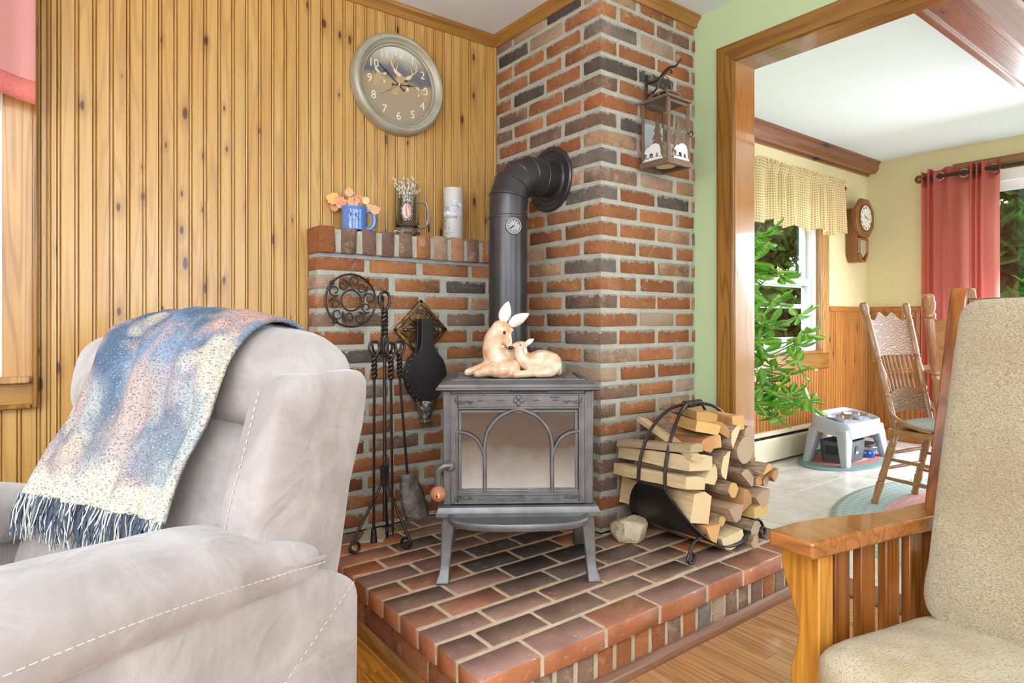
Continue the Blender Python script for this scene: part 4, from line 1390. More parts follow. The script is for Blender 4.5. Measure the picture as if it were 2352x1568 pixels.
def log_mats():
    k = NT('split_wood')
    v = k.coord()
    g = k.noise(k.mapv(v, (60, 4, 60)), 1, 4, 0.6)
    oc = k.n('ObjectInfo').outputs['Color']
    c = k.mix(k.ramp(g, [(0.35, 0.0), (0.7, 0.8)]), oc, k.mix(1.0, oc, (0.72, 0.60, 0.46), 'MULTIPLY'))
    c = k.mix(k.ramp(k.noise(v, 9, 3), [(0.58, 0.0), (0.78, 0.6)]), c, k.mix(1.0, oc, (0.5, 0.36, 0.24), 'MULTIPLY'))
    k.bump(g, 0.6, 0.006)
    M['split_wood'] = k.fin(c, 0.85)
    k = NT('bark')
    v = k.coord()
    g = k.noise(k.mapv(v, (70, 16, 70)), 1, 5, 0.7)
    c = k.ramp(g, [(0.3, lin(98, 76, 56)), (0.5, lin(150, 124, 98)), (0.72, lin(196, 174, 146))])
    k.bump(g, 1.0, 0.008)
    M['bark'] = k.fin(c, 0.95)
    k = NT('end_grain')
    v = k.coord()
    pv = k.mapv(k.n('TexCoord').outputs['Object'], (1, 0, 1))
    rg = k.n('VectorMath', {0: pv}, operation='LENGTH').outputs['Value']
    rg = k.math('ADD', rg, k.math('MULTIPLY', k.noise(v, 22, 2), 0.010))
    w = k.math('SINE', k.math('MULTIPLY', rg, 1250.0))
    oc = k.n('ObjectInfo').outputs['Color']
    c = k.mix(k.ramp(w, [(0.2, 0.0), (1.0, 0.45)]), oc, k.mix(1.0, oc, (0.66, 0.50, 0.36), 'MULTIPLY'))
    k.bump(k.noise(v, 120, 3), 0.35, 0.004)
    M['end_grain'] = k.fin(c, 0.88)


log_mats()
FRESH, GOLD, GREY, BRN = lin(230, 202, 154), lin(214, 172, 108), lin(176, 152, 124), lin(182, 138, 88)


def outline(kind, r, sd):
    q = random.Random(sd)
    if kind == 'round':
        return [(r * math.cos(t) * q.uniform(0.94, 1.05), r * math.sin(t) * q.uniform(0.94, 1.05)) for t in [2 * math.pi * i / 14 for i in range(14)]], set(range(14))
    if kind == 'half':
        pts = [(r * 1.15 * math.cos(t) * q.uniform(0.96, 1.04), r * 0.95 * math.sin(t) + 0.35 * r) for t in [math.pi + math.pi * i / 9 for i in range(10)]]
        return pts, set(range(9))
    if kind == 'halfup':
        pts = [(r * 1.15 * math.cos(t) * q.uniform(0.96, 1.04), r * 0.95 * math.sin(t) - 0.35 * r) for t in [math.pi * i / 9 for i in range(10)]]
        return pts, set(range(9))
    if kind == 'wedge':
        pts = [(-r * 1.1, -0.1 * r), (r * 0.2, -r * 1.0), (r * 0.75, -r * 0.6), (r * 1.05, r * 0.1), (r * 0.95, r * 0.65), (-r * 0.2, r * 0.45)]
        return [(a * q.uniform(0.92, 1.08), b * q.uniform(0.92, 1.08)) for a, b in pts], {1, 2, 3}
    if kind == 'tri':
        return [(-r, r * 0.75), (r * 1.05, r * 0.7), (r * 0.25, -r * 1.0), (-r * 0.2, -r * 0.95)], {2}
    if kind == 'plank':
        pts = [(-r * 1.2, -r * 0.5), (r * 1.15, -r * 0.62), (r * 1.25, r * 0.35), (r * 0.2, r * 0.55), (-r * 1.15, r * 0.48)]
        return [(a * q.uniform(0.93, 1.07), b * q.uniform(0.93, 1.07)) for a, b in pts], {0} if sd % 2 else set()
    pts = [(-r, -r * 0.9), (r * 0.85, -r), (r * 1.05, r * 0.7), (r * 0.3, r * 1.0), (-r * 0.9, r * 0.85)]
    return [(a * q.uniform(0.9, 1.1), b * q.uniform(0.9, 1.1)) for a, b in pts], {1} if sd % 3 else set()


def firewood(i, kind, x, z, r, y0, y1, col, label, tilt=0.0, yaw=0.0, roll=0.0):
    """a split or round log lying along the rack; (x, z) is the centre of its visible cut end"""
    pts, bark = outline(kind, r, i * 7 + 3)
    q = random.Random(i)
    ca, sa = math.cos(R(roll)), math.sin(R(roll))
    pts = [(a * ca - b * sa, a * sa + b * ca) for a, b in pts]
    n = len(pts)
    L = y1 - y0
    m = MB()
    ns = 6
    vs = []
    for s_ in range(ns + 1):
        t = s_ / ns
        tp = 1 + 0.06 * math.sin(t * 3 + i)
        for a, b in pts:
            jx = 0 if s_ in (0,) else 0.05 * r
            vs.append((a * tp + q.uniform(-jx, jx), -0.0 + L * t + (q.uniform(-0.004, 0.004)), b * tp + q.uniform(-jx, jx)))
    fs, mi = [], []
    for s_ in range(ns):
        for a in range(n):
            b = (a + 1) % n
            fs.append((s_ * n + a, s_ * n + b, (s_ + 1) * n + b, (s_ + 1) * n + a)[::-1])
            mi.append(1 if a in bark else 0)
    fs += [tuple(range(n)), tuple(range(ns * n, (ns + 1) * n))[::-1]]
    mi += [2, 2]
    m.v, m.f, m.mi = vs, [f[::-1] for f in fs], mi
    me = m.mesh('firewood_log', True, 30)
    o = put('firewood_log', me, ['split_wood', 'bark', 'end_grain'], None, (x, y0, z), (R(tilt), 0, R(yaw)), color=(*[c_ * q.uniform(0.9, 1.08) for c_ in col], 1))
    tag(o, label, 'log', 'firewood stacked in the log rack')
    return o


LOGS = [   # outline, x, z, radius, y front, y back, colour, label, tilt, yaw, roll
    ('half', 2.047, 0.219, 0.0600, 1.345, 1.7, FRESH, 'wide half-round log with pale growth rings at the rack bottom', 0, 0, 4),
    ('round', 2.169, 0.192, 0.0250, 1.33, 1.68, GREY, 'thin round stick beside the half-round log at the rack bottom', 0, 2, 0),
    ('tri', 1.950, 0.257, 0.0381, 1.36, 1.7, GOLD, 'small triangular split log just left of the half-round log', 0, -2, 0),
    ('block', 1.912, 0.354, 0.0539, 1.385, 1.76, FRESH, 'large pale split block resting against the black sling', -2, -4, -8),
    ('round', 2.013, 0.290, 0.0211, 1.37, 1.7, GOLD, 'small round branch above the triangular split log', 0, 0, 0),
    ('wedge', 2.061, 0.327, 0.0487, 1.34, 1.7, GREY, 'flat shaggy split log over the half-round log', -2, 3, -20),
    ('round', 2.189, 0.234, 0.0319, 1.34, 1.7, GREY, 'grey round stick right above the thin bottom stick', 0, 2, 0),
    ('round', 2.069, 0.398, 0.0278, 1.36, 1.7, GOLD, 'round branch with a bright cut end in the pile centre', 0, -1, 0),
    ('wedge', 2.134, 0.345, 0.0398, 1.35, 1.7, BRN, 'brown upright split log right of the bright round branch', 0, 0, 60),
    ('plank', 2.222, 0.298, 0.0406, 1.34, 1.68, GOLD, 'golden flat split piece low at the pile right side', 0, 3, 3),
    ('wedge', 2.229, 0.352, 0.0508, 1.335, 1.68, GREY, 'weathered wedge log above the golden flat piece', 0, 3, -10),
    ('halfup', 2.154, 0.435, 0.0451, 1.35, 1.69, GREY, 'weathered split log right of the pile centre', 0, 0, -40),
    ('round', 2.229, 0.411, 0.0221, 1.35, 1.68, BRN, 'small brown branch tucked behind the weathered split log', 0, 2, 0),
    ('round', 2.295, 0.395, 0.0208, 1.36, 1.7, GREY, 'second small branch at the pile right side', 0, 3, 0),
    ('halfup', 2.257, 0.454, 0.0340, 1.33, 1.68, GOLD, 'half-round log sticking out furthest at the right', 0, 6, 10),
    ('wedge', 2.333, 0.419, 0.0296, 1.345, 1.7, BRN, 'small wedge poking out under the furthest right half-round log', 0, 6, 0),
    ('round', 2.150, 0.537, 0.0535, 1.36, 1.72, GREY, 'big grey round log end on the upper right', 0, 0, 0),
    ('halfup', 2.025, 0.498, 0.0487, 1.36, 1.7, FRESH, 'pale curved split log below the big grey round log', 0, -2, 75),
    ('wedge', 1.943, 0.469, 0.0428, 1.37, 1.71, FRESH, 'pale wedge under the wide clean plank', 0, -2, 20),
    ('plank', 1.862, 0.455, 0.0421, 1.375, 1.74, FRESH, 'long clean split plank lying above the sling edge', -3, -3, -6),
    ('plank', 1.898, 0.522, 0.0488, 1.375, 1.745, FRESH, 'widest clean pale plank across the left of the pile', -3, -3, -4),
    ('plank', 1.861, 0.581, 0.0264, 1.37, 1.745, GREY, 'thin grey bark strip log under the leaning stick', -6, -2, 0),
    ('wedge', 1.917, 0.587, 0.0348, 1.37, 1.74, BRN, 'split log with a brown streaked face beside the leaning stick', -8, -24, 15),
    ('block', 1.971, 0.589, 0.0289, 1.375, 1.72, GOLD, 'golden blocky split piece near the pile top', -4, -26, 12),
    ('halfup', 2.007, 0.632, 0.0436, 1.37, 1.73, BRN, 'brown half-round log under the top plank', -2, -22, -30),
    ('halfup', 2.084, 0.601, 0.0411, 1.36, 1.72, FRESH, 'white faced log standing out at the pile top right', 0, 0, 50),
    ('plank', 1.941, 0.643, 0.0351, 1.38, 1.74, GOLD, 'long golden plank second from the pile top', -3, -33, -8),
    ('plank', 1.964, 0.678, 0.0307, 1.4, 1.72, BRN, 'reddish brown sawn board on top of the pile', -1, -33, -4),
    ('block', 2.132, 0.643, 0.0285, 1.38, 1.72, GOLD, 'pale block behind the white faced log', 0, -20, 5),
    ('round', 2.208, 0.584, 0.0409, 1.38, 1.72, GREY, 'grey log end right of the white faced log', 0, 3, 0),
]
for i, a in enumerate(LOGS):
    firewood(i, *a)
o = firewood(40, 'plank', 1.842, 0.548, 0.019, 1.352, 1.755, FRESH, 'pale stick leaning diagonally across the front of the pile', 11.0, -20.0, -8)

# ---------------------------------------------------------------- limestone rock beside the stove
k = NT('limestone')
v = k.coord()
a_ = k.noise(v, 14, 6, 0.65)
k.bump(k.math('ADD', a_, k.math('MULTIPLY', k.noise(v, 60, 4), 0.5)), 0.9, 0.02)
M['limestone'] = k.fin(k.ramp(a_, [(0.3, lin(168, 132, 92)), (0.5, lin(206, 182, 146)), (0.68, lin(228, 212, 184))]), 0.85)
bm = bmesh.new()
bmesh.ops.create_icosphere(bm, subdivisions=4, radius=1.0)
for q in bm.verts:
    p = q.co.copy()
    s_ = 1 + 0.22 * noise.noise(p * 1.6 + Vector((4, 1, 2))) + 0.12 * noise.noise(p * 3.4)
    # planar facets
    for nx in ((0.3, -0.9, 0.3), (-0.8, -0.5, 0.2), (0.2, -0.3, 0.93), (0.8, -0.4, -0.2), (-0.4, 0.2, 0.9)):
        d_ = p.dot(Vector(nx).normalized())
        if d_ * s_ > 0.74: s_ = 0.74 / d_
    q.co = Vector((p.x * 0.078, p.y * 0.060, p.z * 0.062)) * s_
    q.co.z = max(q.co.z, -0.040)
me = bpy.data.meshes.new('rock')
bm.to_mesh(me); bm.free()
me.polygons.foreach_set('use_smooth', [True] * len(me.polygons))
tag(put('rock', me, 'limestone', None, (1.842, 1.668, HZ + 0.041), (0, 0, R(-40))), 'rough cream limestone rock on the hearth between stove and log rack', 'rock')

# ---------------------------------------------------------------- fireplace tool set
def twist(m, p0, p1, r, turns, wires=2, n=60, wr_=None):
    p0, p1 = Vector(p0), Vector(p1)
    ax = (p1 - p0).normalized()
    u = ax.orthogonal().normalized()
    w = ax.cross(u)
    for q in range(wires):
        ph = 2 * math.pi * q / wires
        m.tube([p0 + (p1 - p0) * (t / n) + (u * math.cos(ph + turns * 2 * math.pi * t / n) + w * math.sin(ph + turns * 2 * math.pi * t / n)) * r for t in range(n + 1)], wr_ or r * 1.05, 6)


TX, TY = 1.035, 2.175
stand = thing('fire_tool_stand', 'wrought iron tripod stand with a twisted loop handle for fire tools', 'tool stand', (TX, TY, HZ))
m = MB()
m.tube([(0, 0, 0.10), (0, 0, 0.78)], 0.007, 8)
m.build('post', 'wrought_iron', stand)
m = MB(); m.box(-0.013, 0.013, -0.013, 0.013, 0.235, 0.31); m.box(-0.013, 0.013, -0.013, 0.013, 0.725, 0.80)
m.build('socket', 'wrought_iron', stand, bevel=0.002)
m = MB()
twist(m, (0, 0, 0.80), (0, 0, 0.905), 0.007, 3.2)
m.tube(spline([(0.006, 0, 0.90), (0.020, 0, 0.93), (0.016, 0, 0.962), (0, 0, 0.972), (-0.016, 0, 0.962), (-0.020, 0, 0.93), (-0.006, 0, 0.90)], 6), 0.006, 8)
m.tube(spline([(-0.004, 0.008, 0.90), (0.0, 0.016, 0.93), (-0.006, 0.008, 0.955), (-0.028, 0.0, 0.950), (-0.032, 0, 0.925)], 6), 0.005, 8)
m.build('twisted_handle', 'wrought_iron', stand)
for fx, fy in ((0.905, 2.180), (1.100, 2.100), (1.101, 2.290)):
    dx_, dy_ = fx - TX, fy - TY
    L = math.hypot(dx_, dy_)
    ux, uy = dx_ / L, dy_ / L
    pts = [(0.010 * ux, 0.010 * uy, 0.30), (0.012 * ux, 0.012 * uy, 0.25), (0.3 * dx_, 0.3 * dy_, 0.195), (0.98 * dx_, 0.98 * dy_, 0.045)]
    for a in range(0, 321, 40):
        rr_ = 0.0185
        pts.append(((L - 0.012 + rr_ * math.cos(R(20 - a))) * ux, (L - 0.012 + rr_ * math.cos(R(20 - a))) * uy, 0.0245 + rr_ * math.sin(R(20 - a))))
    MB().tube(spline(pts, 4), 0.0058, 8).build('leg', 'wrought_iron', stand)
m = MB()
for a in (200, 270, 340):
    c_, s_ = math.cos(R(a)), math.sin(R(a))
    m.tube(spline([(0.01 * c_, 0.01 * s_, 0.745), (0.04 * c_, 0.04 * s_, 0.738), (0.058 * c_, 0.058 * s_, 0.752), (0.064 * c_, 0.064 * s_, 0.775)], 5), 0.0048, 6)
m.build('hook', 'wrought_iron', stand)


def tool(name, label, x, y, z_top, z_bot, lean_x, end):
    t = thing(name, label, 'fire tool', (x, y, z_top), 0, 'fire tools hanging from the stand')
    lx = lean_x
    L = z_top - z_bot
    m = MB()
    m.tube(spline([(-0.003, 0, -0.055), (-0.020, 0, -0.030), (-0.016, 0, -0.006), (0, 0, 0.0), (0.016, 0, -0.006), (0.020, 0, -0.030), (0.003, 0, -0.055)], 6), 0.0055, 8)
    twist(m, (0, 0, -0.050), (0, 0, -0.135), 0.006, 2.6)
    m.build('twisted_grip', 'wrought_iron', t)
    m = MB()
    m.tube([(0, 0, -0.13), (lx, 0, -L)], 0.0052, 7)
    if end == 'poker':
        m.tube([(lx, 0, -L), (lx, 0, -L - 0.035)], [0.006, 0.001], 7)
        m.tube(spline([(lx, 0, -L + 0.012), (lx - 0.025, 0, -L + 0.006), (lx - 0.045, 0, -L + 0.014)], 5), [0.005] * 10 + [0.001], 6)
    m.build('shaft', 'wrought_iron', t)
    if end == 'shovel':
        def sh(u, v_):
            w = 0.030 + 0.022 * min(1, v_ * 2.2)
            a = u * 2 - 1
            return (lx + a * w + v_ * 0.030, -0.03 * v_ + 0.018 * a * a - 0.012, -L + 0.015 - v_ * 0.175)
        MB().grid(sh, 8, 10).build('pan', 'shovel_steel', t, solid=0.003)
    if end == 'broom':
        m = MB()
        m.tube([(lx, 0, -L + 0.02), (lx, 0, -L - 0.03)], [0.010, 0.014], 8)
        m.build('ferrule', 'wrought_iron', t)
    return t


k = NT('shovel_steel')
v = k.coord()
M['shovel_steel'] = k.fin(k.ramp(k.noise(v, 30, 5, 0.7), [(0.35, lin(70, 64, 60)), (0.6, lin(128, 118, 110)), (0.75, lin(176, 168, 158))]), 0.6, 0.4)
zt_ = HZ + 0.785
tool('fire_poker', 'iron fire poker with barbed tip hanging nearest the room', TX - 0.002, TY - 0.058, zt_ - 0.005, 0.262, 0.008, 'poker')
tool('fire_shovel', 'iron fire shovel with a scuffed flat pan', TX + 0.052, TY - 0.022, zt_, 0.43, 0.034, 'shovel')
tool('fire_brush', 'iron fire brush handle half hidden behind the recliner', TX - 0.052, TY - 0.022, zt_, 0.24, -0.002, 'broom')
plain('slab_stone', lin(178, 168, 140), 0.85, var=0.1, vs=30)
tag(MB().prism([(0.97, 2.268), (1.055, 2.225), (1.135, 2.335), (1.06, 2.385)], 2, HZ + 0.001, HZ + 0.013).build('stone_chip', 'slab_stone', bevel=0.002), 'flat pale stone slab lying under the fire tool stand', 'stone')

# ---------------------------------------------------------------- round iron trivet hung on the bricks
tri = thing('iron_trivet', 'round black iron trivet with scrolls hung on the low brick wall', 'trivet', (0.992, 2.392, 1.116))
m = MB()
ringp = lambda r, n=40: [(r * math.cos(2 * math.pi * i / n), 0, r * math.sin(2 * math.pi * i / n)) for i in range(n)]
m.tube(ringp(0.106), 0.0042, 7, closed=True)
m.build('outer_ring', 'wrought_iron', tri)
MB().tube(ringp(0.042, 32), 0.0035, 7, closed=True).build('inner_ring', 'wrought_iron', tri)
def scurl(cx_, cz_, r0, a0, turn, n=16):
    return [(cx_ + (r0 * (1 - 0.62 * i / n)) * math.cos(R(a0 + turn * i / n)), cz_ + (r0 * (1 - 0.62 * i / n)) * math.sin(R(a0 + turn * i / n))) for i in range(n + 1)]
one = scurl(-0.029, 0.004, 0.0225, -60, 400)[::-1] + [(-0.004, -0.008), (0.004, 0.006)] + scurl(0.029, -0.004, 0.0225, 120, 400)
for i in range(5):
    a = R(100 + i * 72)
    ca, sa = math.cos(a), math.sin(a)
    pts = []
    for px, pz in one:
        r_, t_ = 0.0745 + pz * 1.1, px * 0.95
        tt = t_ / 0.0745
        pts.append((r_ * math.cos(a + tt), 0, r_ * math.sin(a + tt)))
    MB().tube(spline(pts, 2), 0.0030, 6).build('scroll', 'wrought_iron', tri)
for a in (52, 140, 232):
    MB().sphere((0.107 * math.cos(R(a)), -0.004, 0.107 * math.sin(R(a))), 0.009, 10, 7).build('ball_foot', 'wrought_iron', tri)

# ---------------------------------------------------------------- brass plaque hook and leather bellows
k = NT('old_brass')
v = k.coord()
a_ = k.noise(v, 40, 4, 0.6)
M['old_brass'] = k.fin(k.ramp(a_, [(0.35, lin(78, 58, 36)), (0.62, lin(142, 106, 58))]), 0.38, 0.85)
plq = thing('brass_plaque', 'diamond shaped openwork brass plaque hook on the low brick wall', 'plaque', (1.312, 2.404, 0.996))
rot45 = RY(45)
m = MB()
s_ = 0.093
for a in range(4):
    m.prism([(-s_, s_ - 0.016), (-s_ + 0.016, s_ - 0.016), (s_ - 0.016, s_ - 0.016), (s_, s_ - 0.016), (s_, s_), (-s_, s_)], 1, -0.014, 0.0, RY(45 + a * 90) @ Matrix.Scale(-1, 4, (0, 1, 0)) @ T(0, 0.0, 0))
m2 = MB()
for a in range(4):
    mm = RY(45 + a * 90)
    m2.box(-s_, s_, -0.014, -0.001, s_ - 0.015, s_, mm)
m2.build('rim', 'old_brass', plq, bevel=0.003)
for a in range(4):
    mm = RY(a * 90)
    m = MB()
    for t_ in (-1, 1):
        m.tube([mm @ Vector(p) for p in spline([(0, -0.008, 0.02), (t_ * 0.022, -0.010, 0.045), (t_ * 0.026, -0.010, 0.065), (t_ * 0.010, -0.010, 0.092)], 5)], 0.0045, 6)
        m.tube([mm @ Vector(p) for p in spline([(t_ * 0.012, -0.008, 0.012), (t_ * 0.040, -0.010, 0.034), (t_ * 0.054, -0.010, 0.056)], 5)], 0.005, 6)
    m.tube([mm @ Vector(p) for p in ((0, -0.009, 0.0), (0, -0.012, 0.05), (0, -0.010, 0.088))], [0.006, 0.008, 0.003], 6)
    m.sphere(tuple(mm @ Vector((0, -0.011, 0.075))), 0.010, 8, 6)
    m.build('tracery', 'old_brass', plq)
MB().tube(spline([(0, -0.012, 0.085), (0, -0.03, 0.075), (0, -0.04, 0.06), (0, -0.045, 0.075)], 5), 0.004, 6).build('hook', 'old_brass', plq)

plain('bellows_wood', lin(34, 29, 30), 0.5, var=0.25, vs=40, spec=0.3)
plain('bellows_leather', lin(34, 31, 31), 0.55, bump=0.3, bs=90)
k = NT('pewter')
v = k.coord()
a_ = k.noise(v, 55, 4, 0.6)
k.bump(a_, 1.0, 0.01)
M['pewter'] = k.fin(k.ramp(a_, [(0.35, lin(60, 58, 54)), (0.65, lin(168, 162, 150))]), 0.4, 0.8)
plain('stud', lin(150, 140, 120), 0.35, 0.9)
bel = thing('fire_bellows', 'black wood and leather fireplace bellows hanging from the brass plaque', 'bellows', (1.310, 2.392, 0.60))
half = [(0.028, 0.080), (0.052, 0.105), (0.078, 0.140), (0.092, 0.185), (0.090, 0.230), (0.072, 0.272), (0.044, 0.302), (0.031, 0.335), (0.029, 0.40), (0.030, 0.442)]
hp = [(q.x, q.z) for q in spline([(a, 0, b) for a, b in half], 5)]
for nm, ya, yb, off in (('front_board', -0.062, -0.050, 0.0), ('back_board', -0.022, -0.010, 0.004)):
    pts = [(b, a) for a, b in hp] + [(b, -a) for a, b in hp[::-1]]
    MB().prism(pts, 1, ya, yb).build(nm, 'bellows_wood', bel, bevel=0.003)
rs = []
for t in range(5):
    y = -0.051 + 0.030 * t / 4
    inset = 0.96 - 0.05 * (t % 2)
    lw = [(a * inset, y, b) for a, b in hp[:32]]
    rs.append(lw + [(-a, y, b) for a, _, b in lw[::-1]])
MB().rings(rs, False, True).build('leather', 'bellows_leather', bel, ang=20)
for i in range(0, 30, 3):
    for t_ in (-1, 1):
        a, b = hp[i + 1]
        MB().sphere((t_ * a * 0.985, -0.048, b), 0.0038, 7, 5).build('stud', 'stud', bel)
m = MB().lathe([(0.018, -0.004), (0.026, 0.002), (0.024, 0.02), (0.036, 0.05), (0.042, 0.084), (0.036, 0.092)], 12, T(0, -0.036, 0.0))
m.build('nozzle', 'pewter', bel, jit=0.003)
MB().tube(spline([(0.012, -0.062, 0.425), (0.03, -0.066, 0.420), (0.055, -0.05, 0.408), (0.03, -0.02, 0.45), (0.0, -0.03, 0.475)], 6), 0.0022, 6).build('cord_loop', 'bellows_leather', bel)
# ---------------------------------------------------------------- deer wall clock
k = NT('verdigris_rim')
v = k.coord(rand=False)
M['verdigris_rim'] = k.fin(k.mix(k.ramp(k.noise(v, 16, 4), [(0.3, 0.0), (0.7, 1.0)]), lin(158, 148, 128), lin(170, 172, 154)), 0.4, 0.25)
k = NT('clock_dial')
v = k.coord(rand=False)
sp = k.n('SeparateXYZ', {0: v})
nz = k.noise(v, 14, 4, 0.6)
zz_ = k.math('ADD', k.math('ADD', k.math('MULTIPLY', sp.outputs[2], 2.6), 0.5), k.math('MULTIPLY', k.math('SUBTRACT', nz, 0.5), 0.22))
c = k.ramp(zz_, [(0.0, lin(150, 134, 116)), (0.36, lin(158, 140, 118)), (0.52, lin(168, 146, 108)), (0.60, lin(96, 96, 100)), (0.70, lin(112, 112, 116)), (0.78, lin(168, 160, 146)), (0.90, lin(202, 208, 204))])
M['clock_dial'] = k.fin(c, 0.3, 0, 0.5)
plain('numeral_cream', lin(228, 220, 188), 0.5)
plain('clock_hand', lin(58, 56, 52), 0.4)
plain('deer_tan', lin(176, 150, 112), 0.6, var=0.15, vs=70)
plain('deer_pale', lin(214, 200, 178), 0.6, var=0.1, vs=70)
plain('antler', lin(206, 184, 140), 0.6)
wc = thing('wall_clock', 'round green-grey wall clock with deer painted on its dial', 'wall clock', (1.258, YA - 0.004, 2.080))
RF = RX(90)
MB().lathe([(0.166, 0.018), (0.170, 0.026), (0.174, 0.027), (0.177, 0.024), (0.180, 0.030), (0.186, 0.033), (0.196, 0.044), (0.206, 0.046), (0.214, 0.040), (0.217, 0.036), (0.221, 0.026), (0.222, 0.0)], 72, RF, caps=False).build('rim', 'verdigris_rim', wc, ang=25)
MB().lathe([(0.0005, 0.014), (0.170, 0.014)], 64, RF, caps=False).build('dial', 'clock_dial', wc, smooth=False)
for h_ in range(1, 13):
    a = R(90 - h_ * 30)
    put('numeral', text_mesh(str(h_), 0.050, 0.0006), 'numeral_cream', wc, (0.138 * math.cos(a), -0.0155, 0.138 * math.sin(a)), (R(90), 0, 0))


def flat(par, nm, mat, pts, y, t=0.0012):
    return MB().prism([(b, a) for a, b in pts], 1, y - t, y).build(nm, mat, par, smooth=False)


# painted deer: heads, ears and antlers as thin inlays on the dial
def head(par, cx, cz, s, fl=1):
    P_ = lambda L: [(cx + fl * a * s, cz + b * s) for a, b in L]
    flat(par, 'painted_deer', 'deer_tan', P_([(-0.030, 0.020), (-0.008, 0.030), (0.012, 0.026), (0.024, 0.006), (0.034, -0.026), (0.030, -0.040), (0.018, -0.040), (0.002, -0.016), (-0.012, -0.030), (-0.030, -0.07), (-0.062, -0.07), (-0.050, -0.01)]), -0.0148)
    flat(par, 'painted_ear', 'deer_pale', P_([(-0.008, 0.026), (-0.034, 0.050), (-0.050, 0.052), (-0.044, 0.036), (-0.026, 0.020)]), -0.0152)
    flat(par, 'painted_ear', 'deer_pale', P_([(0.014, 0.024), (0.036, 0.040), (0.050, 0.038), (0.040, 0.022), (0.022, 0.012)]), -0.0152)
    flat(par, 'painted_muzzle', 'deer_pale', P_([(0.020, -0.018), (0.032, -0.026), (0.030, -0.040), (0.016, -0.040)]), -0.0154)
    MB().sphere((cx + fl * 0.010 * s, -0.0158, cz + 0.008 * s), (0.004 * s, 0.0008, 0.0035 * s), 8, 5).build('painted_eye', 'clock_hand', par)


head(wc, 0.020, 0.018, 0.95)
head(wc, -0.085, 0.020, 0.62)
head(wc, 0.112, -0.010, 0.55, -1)
m = MB()
for s_ in (-1, 1):
    m.tube(spline([(0.028 + s_ * 0.012, -0.0152, 0.046), (0.028 + s_ * 0.038, -0.0152, 0.060), (0.028 + s_ * 0.062, -0.0152, 0.082), (0.028 + s_ * 0.058, -0.0152, 0.112), (0.028 + s_ * 0.040, -0.0152, 0.128)], 5), [0.003] * 20 + [0.0012], 5)
    for a, b, h_ in ((0.040, 0.060, 0.104), (0.058, 0.078, 0.118)):
        m.tube([(0.028 + s_ * a, -0.0152, b), (0.028 + s_ * (a - 0.010), -0.0152, h_)], [0.0026, 0.001], 5)
m.build('painted_antlers', 'antler', wc)


def hand(ang, L, tail, w, nm):
    t = R(90 - ang)
    mm = Matrix.Translation((0, -0.018, 0)) @ Matrix.Rotation(-t + math.pi / 2, 4, 'Y')
    m = MB()
    m.prism([(z_, x_) for x_, z_ in ((-w * 0.35, -tail), (w * 0.35, -tail), (w * 0.35, L * 0.45), (w, L * 0.62), (w * 0.3, L * 0.75), (0.0006, L), (-0.0006, L), (-w * 0.3, L * 0.75), (-w, L * 0.62), (-w * 0.35, L * 0.45))], 1, -0.001, 0.001, mm)
    if tail > 0.02:
        m.sphere(tuple(mm @ Vector((0, 0, -tail))), (0.006, 0.0015, 0.006), 8, 5)
    m.build(nm, 'clock_hand', wc, smooth=False)


hand(308, 0.125, 0.030, 0.0065, 'minute_hand')
hand(82, 0.078, 0.030, 0.0065, 'hour_hand')
hand(236, 0.105, 0.045, 0.001, 'second_hand')
MB().sphere((0, -0.020, 0), (0.004, 0.002, 0.004), 8, 5).build('centre_pin', 'numeral_cream', wc)

# ---------------------------------------------------------------- lantern with bears on a wrought bracket
plain('bronze_paint', lin(120, 98, 82), 0.45, 0.35, var=0.15, vs=60)
plain('bear_white', lin(222, 218, 212), 0.5)
plain('candle_wax', lin(214, 204, 160), 0.6)
br = thing('lantern_bracket', 'wrought iron branch hook on the chimney above the bear lantern', 'hook', (2.085, YC - 0.001, 2.045))
m = MB()
m.tube([(-0.012, -0.004, -0.075), (-0.014, -0.005, 0.0), (-0.010, -0.005, 0.045)], [0.004, 0.007, 0.005], 6)
m.build('wall_plate', 'wrought_iron', br)
m = MB()
m.tube(spline([(-0.012, -0.006, 0.010), (0.000, -0.05, 0.012), (0.006, -0.085, 0.040), (0.010, -0.11, 0.052), (0.018, -0.135, 0.052), (0.030, -0.155, 0.075)], 6), 0.0045, 7)
m.tube(spline([(-0.012, -0.006, -0.045), (-0.004, -0.045, -0.030), (0.004, -0.08, 0.020), (0.010, -0.108, 0.046)], 6), 0.0045, 7)
m.tube(spline([(0.010, -0.11, 0.05), (0.014, -0.12, 0.030), (0.008, -0.125, 0.022), (0.004, -0.118, 0.028)], 5), 0.0035, 6)
m.build('branch', 'wrought_iron', br)
LX, LY, LZ0, LH = 2.092, 1.696, 1.684, 0.262
lan = thing('bear_lantern', 'bronze metal lantern with pine tree and white bear cutouts', 'lantern', (LX, LY, LZ0))
hw = 0.066
for sx in (-1, 1):
    for sy in (-1, 1):
        MB().box(sx * hw - 0.005, sx * hw + 0.005, sy * hw - 0.005, sy * hw + 0.005, 0.012, LH).build('corner_post', 'bronze_paint', lan, bevel=0.001)
b_ = MB(); b_.box(-hw - 0.010, hw + 0.010, -hw - 0.010, hw + 0.010, 0.004, 0.016)
b_.build('base', 'bronze_paint', lan, bevel=0.002)
for a, c_, d, e_ in ((-hw - 0.012, hw + 0.012, -hw - 0.012, -hw + 0.002), (-hw - 0.012, hw + 0.012, hw - 0.002, hw + 0.012), (-hw - 0.012, -hw + 0.002, -hw, hw), (hw - 0.002, hw + 0.012, -hw, hw)):
    MB().box(a, c_, d, e_, -0.010, 0.008).build('base_rim', 'bronze_paint', lan, bevel=0.001)
MB().box(-hw - 0.013, hw + 0.013, -hw - 0.013, hw + 0.013, LH, LH + 0.012).build('roof', 'bronze_paint', lan, bevel=0.002)
